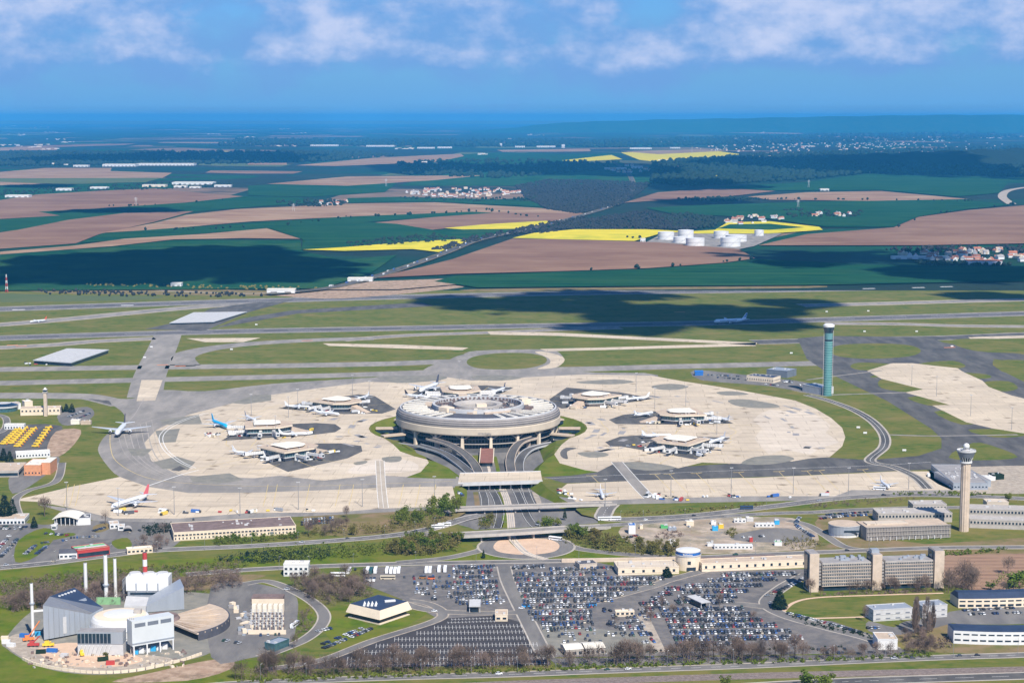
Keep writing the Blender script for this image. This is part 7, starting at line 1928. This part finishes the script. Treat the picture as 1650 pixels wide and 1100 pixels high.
thicket([(1000, 826), (1100, 822), (1230, 811), (1240, 815), (1120, 827), (1010, 832)], 90, 1.2, 'leaf_olive', 36, .45, 16, 1)
thicket([(1300, 815), (1400, 806), (1480, 803), (1480, 808), (1400, 813), (1310, 821)], 70, 1.6, 'twig_brown', 37, .35, 18, 2)
thicket([(1255, 872), (1300, 868), (1330, 880), (1280, 888)], 60, 1.6, 'leaf_olive', 38, .45, 18, 2)
# ================================================================ vehicles
def car_mesh(L=4.4, W=1.8, H=1.5, nm='car_body'):
    b = MB()
    b.prism([(-L / 2, -W / 2), (L / 2, -W / 2), (L / 2, W / 2), (-L / 2, W / 2)], .32, H * .60, 0, top=[(-L / 2 + .1, -W / 2 + .08), (L / 2 - .25, -W / 2 + .08), (L / 2 - .25, W / 2 - .08), (-L / 2 + .1, W / 2 - .08)])
    lo = [(-L * .42, -W * .44), (L * .20, -W * .44), (L * .20, W * .44), (-L * .42, W * .44)]; hi = [(-L * .30, -W * .36), (L * .06, -W * .36), (L * .06, W * .36), (-L * .30, W * .36)]
    b.prism(lo, H * .60, H * .96, 1, 1, top=hi, bottom=False)
    b.box(-L * .12, 0, H * .955, L * .37, W * .73, .06, 0, 0)
    for x in (-L * .31, L * .31): b.box(x, 0, 0, .62, W + .02, .6, 0, 2)
    return b.data(nm, ['car_paint', 'car_glass', 'rubber'])
CARM = [car_mesh(), car_mesh(3.8, 1.7, 1.5), car_mesh(4.7, 1.85, 1.75)]
PAINT = [('black', (.02, .02, .025), 24), ('dark grey', (.07, .075, .085), 18), ('silver', (.42, .43, .45), 16), ('white', (.80, .80, .79), 15), ('dark blue', (.02, .045, .13), 14), ('blue', (.04, .12, .34), 5), ('grey', (.20, .21, .22), 8), ('red', (.32, .03, .03), 5), ('dark green', (.03, .08, .05), 3), ('beige', (.45, .38, .28), 3)]
rc = random.Random(888)
def paint(): return rc.choices(PAINT, [p[2] for p in PAINT])[0]
NCAR = 0
def car(p, a, label, group=None, col=None, z=0.1, mesh=None):
    global NCAR; NCAR += 1
    o = bpy.data.objects.new('parked_car' if group and 'road' not in group else 'car', mesh or rc.choice(CARM)); link(o)
    o.location = (p.x, p.y, p.z + z); o.rotation_euler.z = a
    o.color = tuple(col[1] if col else (.3, .3, .3)) + (1,)
    return tag(o, label, 'car', group)
# rows of bays in the crowded car parks: block, x from, x to, y, fill
ROWC = {'west block': [(728, 802, 914, .9), (729, 800, 922, .92), (649, 728, 930.5, .30), (729, 799, 930.5, .92), (655, 730, 939, .35), (730, 803, 939, .92), (669, 735, 947, .45), (735, 806, 947, .9), (667, 730, 955.5, .4), (730, 809, 955.5, .92), (693, 733, 963.5, .4), (733, 813, 963.5, .92), (733, 816, 971, .75)],
        'middle block': [(823, 880, 914, .9), (880, 985, 917, .45), (825, 985, 925, .75), (828, 1072, 933, .95), (831, 1056, 941, .95), (834, 1034, 950, .95), (838, 1008, 959, .93), (842, 990, 968, .9), (846, 962, 977, .9), (850, 960, 987, .93), (855, 958, 996, .93), (872, 962, 1005, .85), (874, 962, 1014, .75), (880, 1000, 1023, .35), (900, 1000, 1032, .15)],
        'centre block': [(1062, 1086, 957, .9), (1040, 1074, 965, .9), (1030, 1080, 973, .95), (975, 1040, 1003, .6), (985, 1046, 1012, .7), (1000, 1052, 1022, .7), (1032, 1058, 1033, .8), (968, 988, 983, .8), (1030, 1060, 983, .8), (1072, 1104, 949, .85), (985, 1064, 993, .6)],
        'upper east block': [(1162, 1284, 925.5, .93), (1140, 1254, 934.5, .93), (1104, 1232, 944, .93), (1096, 1210, 953, .9), (1092, 1190, 962, .85), (1088, 1118, 969, .8), (1145, 1185, 969, .8)],
        'lower east block': [(1062, 1200, 981.5, .95), (1066, 1212, 990.5, .94), (1072, 1234, 999.5, .94), (1076, 1256, 1008.5, .94), (1080, 1280, 1018.5, .94), (1085, 1295, 1028.5, .94), (1088, 1200, 1038, .5)]}
slots = []
for blk, rows in ROWC.items():
    for ri, (xa, xb, y, fill) in enumerate(rows):
        A, B = G(xa, y + 1.0), G(xb, y - 1.0); d = B - A; n = int(d.length / 2.55); u = d.normalized(); nn = Vector((-u.y, u.x, 0)); a = math.atan2(d.y, d.x)
        for side in (-1, 1):
            k = 0
            for i in range(n):
                if rc.random() > fill: continue
                k += 1
                p = A + u * (2.55 * (i + .5) + rc.uniform(-.15, .15)) + nn * (side * 2.65 + rc.uniform(-.25, .25))
                slots.append((y + (0.8 if side < 0 else -.8), blk, ri, len(rows), side, k, p, a + math.pi / 2 * side * rc.choice((1, 1, -1)) + rc.uniform(-.04, .04), paint()))
slots.sort(key=lambda s: -s[0])
def rowname(ri, n): return 'lowest row' if ri == n - 1 else '%s lowest row' % ORD[n - 1 - ri]
near, rest = slots[:236], slots[236:]
for y, blk, ri, n, side, k, p, a, col in near:
    car(p, a, '%s car, %s from left, %s side, %s, %s' % (col[0], nth(k - 1), 'near' if side < 0 else 'far', rowname(ri, n), blk), 'cars in the %s of the crowded car park' % blk, col)
# the other parked cars, past the first few hundred: one mass
def car_mass(items, name):
    src = MB(); L, W, H = 4.4, 1.8, 1.5
    me0 = CARM[0]; V0 = [v.co.copy() for v in me0.vertices]; F0 = [(tuple(p.vertices), p.material_index) for p in me0.polygons]
    mats = [MATS['car_glass'], MATS['rubber']]
    for nm, c, w in PAINT:
        k = 'paint_' + nm.replace(' ', '_')
        mats.append(M(k, c, .08, 1.0, .35, 0, .5))
    idx = {nm: i + 2 for i, (nm, c, w) in enumerate(PAINT)}
    for p, a, col in items:
        c, s = math.cos(a), math.sin(a); n0 = len(src.v); k = rc.uniform(.9, 1.08); hz = rc.uniform(.92, 1.18)
        src.v += [(p.x + (v.x * c - v.y * s) * k, p.y + (v.x * s + v.y * c) * k, p.z + .1 + v.z * hz) for v in V0]
        for f, m_ in F0:
            src.f.append(tuple(n0 + i for i in f)); src.m.append(idx[col[0]] if m_ == 0 else m_ - 1)
    src.build(name, mats, kind='stuff')
far_items = [(s[6], s[7], s[8]) for s in rest]
# smaller lots round the site
def lot(pts, n, fill, a_off=0.0, step=2.6):
    ln = smooth_line(P(pts), 30); L = sum((ln[i + 1] - ln[i]).length for i in range(len(ln) - 1)); out = []
    m_ = int(L / step); acc = 0; j = 0
    for i in range(m_):
        t_ = (i + .5) * step
        while j < len(ln) - 2 and acc + (ln[j + 1] - ln[j]).length < t_: acc += (ln[j + 1] - ln[j]).length; j += 1
        d = (ln[j + 1] - ln[j]); p = ln[j] + d.normalized() * (t_ - acc)
        if rc.random() < fill: out.append((p, math.atan2(d.y, d.x) + math.pi / 2 + a_off + rc.uniform(-.05, .05), paint()))
    return out
for pts, fill in (([(72, 860), (112, 863)], .7), ([(112, 867), (165, 864)], .75), ([(150, 856), (170, 850)], .7), ([(205, 858), (240, 853)], .6), ([(40, 893), (58, 878)], .8), ([(58, 893), (76, 880)], .8), ([(60, 876), (120, 869)], .5), ([(300, 838), (340, 836)], .4), ([(484, 838), (540, 834)], .9), ([(484, 842), (540, 838)], .9), ([(484, 846), (538, 842)], .9), ([(1005, 868), (1030, 862)], .5), ([(1195, 866), (1235, 864)], .6), ([(1100, 850), (1115, 848)], .7), ([(0, 898), (14, 884), (28, 868)], .9), ([(-8, 890), (8, 872), (16, 862)], .8), ([(0, 848), (60, 850)], .6), ([(0, 852), (40, 853)], .7), ([(1290, 832), (1283, 845), (1300, 858), (1312, 866)], .9), ([(1320, 836), (1360, 832), (1400, 830)], .9), ([(1330, 830), (1370, 827), (1405, 825)], .9),
                  ([(1300, 930), (1270, 945), (1240, 958)], .85), ([(1268, 988), (1320, 1001), (1390, 1020)], .8), ([(1545, 984), (1600, 981), (1650, 979)], .7), ([(1560, 990), (1650, 987)], .5), ([(1395, 1012), (1430, 1012)], .8), ([(350, 1030), (395, 1038)], .6), ([(405, 1024), (455, 1022)], .3), ([(515, 1040), (560, 1022), (590, 1010)], .7), ([(520, 1045), (565, 1027), (600, 1012)], .7),
                  ([(510, 1018), (535, 1012)], .7), ([(1030, 1060), (1060, 1060)], .7), ([(1310, 1047), (1365, 1046)], .5), ([(1330, 1052), (1372, 1052)], .4), ([(1100, 1060), (1160, 1058)], .4), ([(110, 672), (135, 662)], .7), ([(120, 677), (145, 666)], .6), ([(880, 917), (990, 914)], .3), ([(570, 918), (585, 918)], .4), ([(1140, 604), (1195, 607)], .8), ([(1150, 608), (1200, 612)], .6), ([(1230, 619), (1260, 622)], .6)):
    far_items += lot(pts, 0, fill)
car_mass(far_items, 'parked_cars')
# cars out on the roads
ROADC = [((10, 911), 1, 'the left approach road'), ((86, 905), 0, 'the left approach road'), ((258, 884), 1, 'the left approach road'), ((486, 874), 0, 'the left approach road'), ((560, 868), 1, 'the left approach road'), ((669, 856), 0, 'the left approach road'), ((1040, 838), 1, 'the right highway'), ((1320, 807), 0, 'the right highway'), ((1424, 798), 1, 'the right highway'), ((1118, 831), 1, 'the right highway'),
         ((804, 1086), 1, 'the bottom road'), ((978, 1079), 0, 'the bottom road'), ((1012, 1078), 1, 'the bottom road'), ((1440, 1061), 0, 'the bottom road'), ((1470, 1060), 1, 'the bottom road'), ((1545, 1057), 0, 'the bottom road'), ((1575, 1056), 1, 'the bottom road'), ((1004, 902), 0, 'the road behind the car parks'), ((940, 904), 1, 'the road behind the car parks'), ((1185, 894), 0, 'the road behind the car parks'), ((1365, 887), 1, 'the road behind the car parks'),
         ((462, 950), 0, 'the curving plant road'), ((1000, 958), 1, 'the slanting car park road'), ((840, 980), 0, 'the car park crossing'), ((700, 985), 1, 'the car park crossing'), ((1172, 914), 1, 'the slanting car park road'), ((1236, 960), 0, 'the car park exit road'), ((1242, 972), 1, 'the car park exit road')]
cnt = {}
for (x, y), s, where in ROADC:
    cnt[where] = cnt.get(where, 0) + 1; col = paint(); a, c = G(x - 5, y), G(x + 5, y - .5)
    car(G(x, y), math.atan2(c.y - a.y, c.x - a.x) + (0 if s else math.pi), '%s car driving on %s, %s from left' % (col[0], where, ORD[cnt[where] - 1]), 'cars on the roads', col, .12)
# coaches, buses, vans, trucks
def bus_mesh(L=12, W=2.5, H=3.2):
    body = MB().box(0, 0, .35, L, W, H - .35).data('body', 'plain_paint')
    win = MB().box(0, 0, 1.6, L * .94, W + .06, .95).box(L / 2 - .1, 0, 1.2, .26, W * .88, 1.6).data('window_band', 'car_glass')
    wh = MB()
    for x in (-L * .32, L * .34): wh.box(x, 0, 0, 1.0, W + .05, .9)
    return body, win, wh.data('wheels', 'rubber')
BM, VM = bus_mesh(), bus_mesh(5.6, 2.1, 2.5)
def bus(label, x, y, a, col=(.82, .82, .82), kind='coach', meshes=None, z=.1, group=None, cat=None):
    p = G(x, y, 0) if not isinstance(x, Vector) else x
    o = thing(kind, label, cat or kind.split('_')[-1], (p.x, p.y, p.z + z), a, group)
    bd, wn_, wh = meshes or BM
    child('body', bd, o, color=col); child('window_band', wn_, o); child('wheels', wh, o)
for i, (X, Y) in enumerate(((68, 165), (138, 165), (240, 165), (277, 168), (312, 168), (345, 165), (590, 162), (622, 162), (702, 155), (755, 155))):
    bus('white coach, %s from the left in the row along the top of the car park' % ORD[i], 580 + X * .1818, 890 + Y * .1818 + 1, math.pi / 2, group='coaches parked in a row')
bus('long white coach parked crosswise left of the coach row', 545, 928, .02); bus('short white coach beside the crosswise one', 562, 922, 1.5)
bus('dark teal coach between two white ones', 598, 922, 1.57, (.02, .09, .10))
for i, X in enumerate((60, 92, 125)): bus('white minibus, %s of three below the coach row' % ORD[i], 580 + X * .1818, 936, 1.5, kind='minibus', meshes=VM, group='minibuses below the coaches')
bus('front half of the white bendy bus on the left approach road', 705, 850.5, .25, group='bendy bus on the road'); bus('rear half of the white bendy bus on the left approach road', 716, 847.5, .3, group='bendy bus on the road')
bus('white bus turning off the roundabout', 895, 870, -.5); bus('left of two white buses below the right apron strip', 974, 838, .05); bus('right of two white buses below the right apron strip', 990, 837.5, .05)
bus('dark blue coach on the right highway', 1203, 820, .12, (.02, .05, .12)); bus('white bus on the apron near the askew small jet', 1417, 789, -.3); bus('white van below the cutting on the right road', G(867, 846, 0), 0, -.9, kind='van', meshes=VM)
bus('white coach on the lawn road beside the substation', 475, 1009, 1.3); bus('bright blue truck at the left of the middle block', 847, 978, .1, (.02, .30, .70), 'box_truck', VM); bus('bright blue truck in the middle block', 955, 976, .15, (.02, .30, .70), 'box_truck', VM)
bus('orange trailer in the coach park', 695, 933, 0, (.75, .16, .05), 'trailer', VM); bus('beige trailer in the coach park', 625, 933, 0, (.55, .48, .36), 'trailer', BM); bus('brown trailer beside the orange one', 681, 932, 0, (.35, .16, .05), 'trailer', VM)
# yellow snow clearing trucks
YB = (MB().box(0, 0, .6, 7.5, 2.5, 1.6).data('body', 'yellow_paint'), MB().box(2.6, 0, 2.2, 2.0, 2.4, 1.2).data('cab', 'yellow_paint'), MB().box(-2.4, 0, 0, 1.2, 2.6, 1.1).box(2.4, 0, 0, 1.2, 2.6, 1.1).data('wheels', 'rubber'), MB().box(4.4, 0, .2, .5, 3.6, 1.3).data('plough_blade', 'orange_paint'))
for li, (a, c, n) in enumerate((((5, 716), (28, 693), 8), ((18, 715), (40, 691), 8), ((28, 720), (54, 692), 9), ((57, 720), (78, 690), 8))):
    for i in range(n):
        t_ = i / (n - 1); p = G(a[0] + (c[0] - a[0]) * t_, a[1] + (c[1] - a[1]) * t_)
        o = thing('snowplough_truck', 'yellow snowplough truck, %s from the near end of the %s line' % (ORD[i], ['leftmost', 'second', 'third', 'rightmost'][li]), 'truck', (p.x, p.y, .08), .1 + rc.uniform(-.1, .1), 'yellow trucks in the yard')
        for nm, me in zip(('body', 'cab', 'wheels', 'plough_blade'), YB): child(nm, me, o)
# apron vehicles round the satellites and on the stands
SV = [MB().box(0, 0, .3, 5, 2.2, 1.1, 0, 0).box(1.6, 0, 1.4, 1.6, 2.0, 1.0, 0, 1).data('service_vehicle_body', ['plain_paint', 'car_glass']), MB().box(0, 0, .3, 8, 2.4, 2.6, 0, 0).box(4.6, 0, .3, 1.8, 2.3, 2.0, 0, 1).data('service_vehicle_body', ['plain_paint', 'car_glass']), MB().box(0, 0, .4, 3.2, 1.6, 1.3, 0, 0).data('baggage_cart_body', 'plain_paint')]
SCOL = [('white', (.8, .8, .78)), ('white', (.8, .8, .78)), ('white', (.8, .8, .78)), ('pale grey', (.55, .55, .55)), ('dark grey', (.08, .085, .1)), ('white', (.8, .8, .78)), ('grey', (.3, .31, .33)), ('yellow', (.72, .52, .08)), ('blue', (.05, .14, .40)), ('red', (.45, .07, .06)), ('cream', (.6, .52, .38))]
SHORT = ['near left satellite', 'left satellite by the turquoise jet', 'upper left satellite', 'satellite behind the terminal', 'upper right satellite', 'farther right satellite', 'near right satellite']
def service(p, a, label, group):
    k = rc.choice((0, 0, 1, 2, 2)); cn_, c = rc.choice(SCOL)
    o = bpy.data.objects.new('baggage_cart' if k == 2 else 'service_truck', SV[k]); link(o); o.location = (p.x, p.y, .1); o.rotation_euler.z = a; o.color = c + (1,)
    tag(o, '%s %s%s' % (cn_, ['truck', 'high truck', 'cart'][k], label), 'cart' if k == 2 else 'truck', group)
for si, (sx, sy, sa) in enumerate(SATP):
    spots = []
    for i in range(22):
        l = rc.choice(((rc.uniform(26, 40), rc.uniform(-28, 28)), (rc.uniform(-28, 24), rc.choice((-1, 1)) * rc.uniform(27, 36)), (rc.uniform(-56, -30), rc.choice((-1, 1)) * rc.uniform(7, 15))))
        spots.append((sx + l[0] * math.cos(sa) - l[1] * math.sin(sa), sy + l[0] * math.sin(sa) + l[1] * math.cos(sa)))
    for i, (x, y) in enumerate(sorted(spots)):
        service(Vector((x, y, 0)), rc.uniform(0, 6.28), ', %s from left, at the %s' % (nth(i), SHORT[si]), 'service vehicles at the ' + SHORT[si])
for where, pts, n in (('near the red finned jet', [(195, 824), (215, 827), (222, 822)], 8), ('on the apron edge before the cargo building', [(255, 826), (290, 828), (420, 824), (520, 821)], 18), ('at the right end of the lower left apron', [(736, 792), (744, 800)], 4), ('in the corner right of the cutting', [(898, 790), (915, 798), (925, 804), (945, 804)], 12), ('in the equipment park on the right strip', [(1045, 799), (1075, 803), (1110, 806)], 22),
                       ('along the right apron strip', [(1125, 799), (1180, 800), (1250, 802), (1330, 797)], 14), ('on the tarmac left of the turquoise jet', [(322, 698), (340, 703), (352, 700)], 12), ('right of the fire station', [(1255, 614), (1275, 617), (1290, 622)], 8), ('at the freight shed', [(1500, 766), (1515, 773), (1528, 784)], 6), ('beside the left grey hall', [(40, 586), (60, 588), (95, 585)], 6)):
    ln = smooth_line(P(pts), 14)
    spots = sorted((p.x + rc.uniform(-4, 4), p.y + rc.uniform(-7, 7)) for p in (rc.choice(ln) for _ in range(n)))
    for i, (x, y) in enumerate(spots):
        service(Vector((x, y, 0)), rc.uniform(0, 6.28), ', %s from left, %s' % (nth(i), where), 'service vehicles ' + where)
# motorway traffic
for i in range(34):
    ln = smooth_line(P([(530, 466), (600, 449), (660, 430), (720, 408), (772, 388), (850, 371), (930, 350), (985, 333)]), 12); t_ = (i + rc.uniform(0, .9)) / 34
    j = int(t_ * (len(ln) - 2)); d = ln[j + 1] - ln[j]; nn = Vector((-d.y, d.x, 0)).normalized(); s = rc.choice((-1, 1))
    p = ln[j] + nn * (s * rc.choice((4, 8)))
    bus('%s lorry on the far motorway, %s from the airport end' % (('white', 'pale', 'blue')[i % 3], nth(i)), p, 0, math.atan2(d.y, d.x), ((.8, .8, .8), (.6, .58, .54), (.08, .16, .4))[i % 3], 'lorry', BM, 3.5, 'lorries on the far motorway', 'lorry')
# ================================================================ haze
m = bpy.data.materials.new('haze_air'); m.use_nodes = True
nt = m.node_tree; nt.nodes.clear()
pv = N(nt, 'ShaderNodeVolumePrincipled')
pv.inputs['Color'].default_value = (0.075, 0.49, 1.0, 1)
pv.inputs['Density'].default_value = 3.0e-5
pv.inputs['Anisotropy'].default_value = 0.0
pv.inputs['Density Attribute'].default_value = ''
nt.links.new(pv.outputs[0], N(nt, 'ShaderNodeOutputMaterial').inputs['Volume'])
MATS['haze_air'] = m
MB().box(0, 35000, -14, 90000, 80000, 14 + 446).build('haze', 'haze_air', kind='stuff')
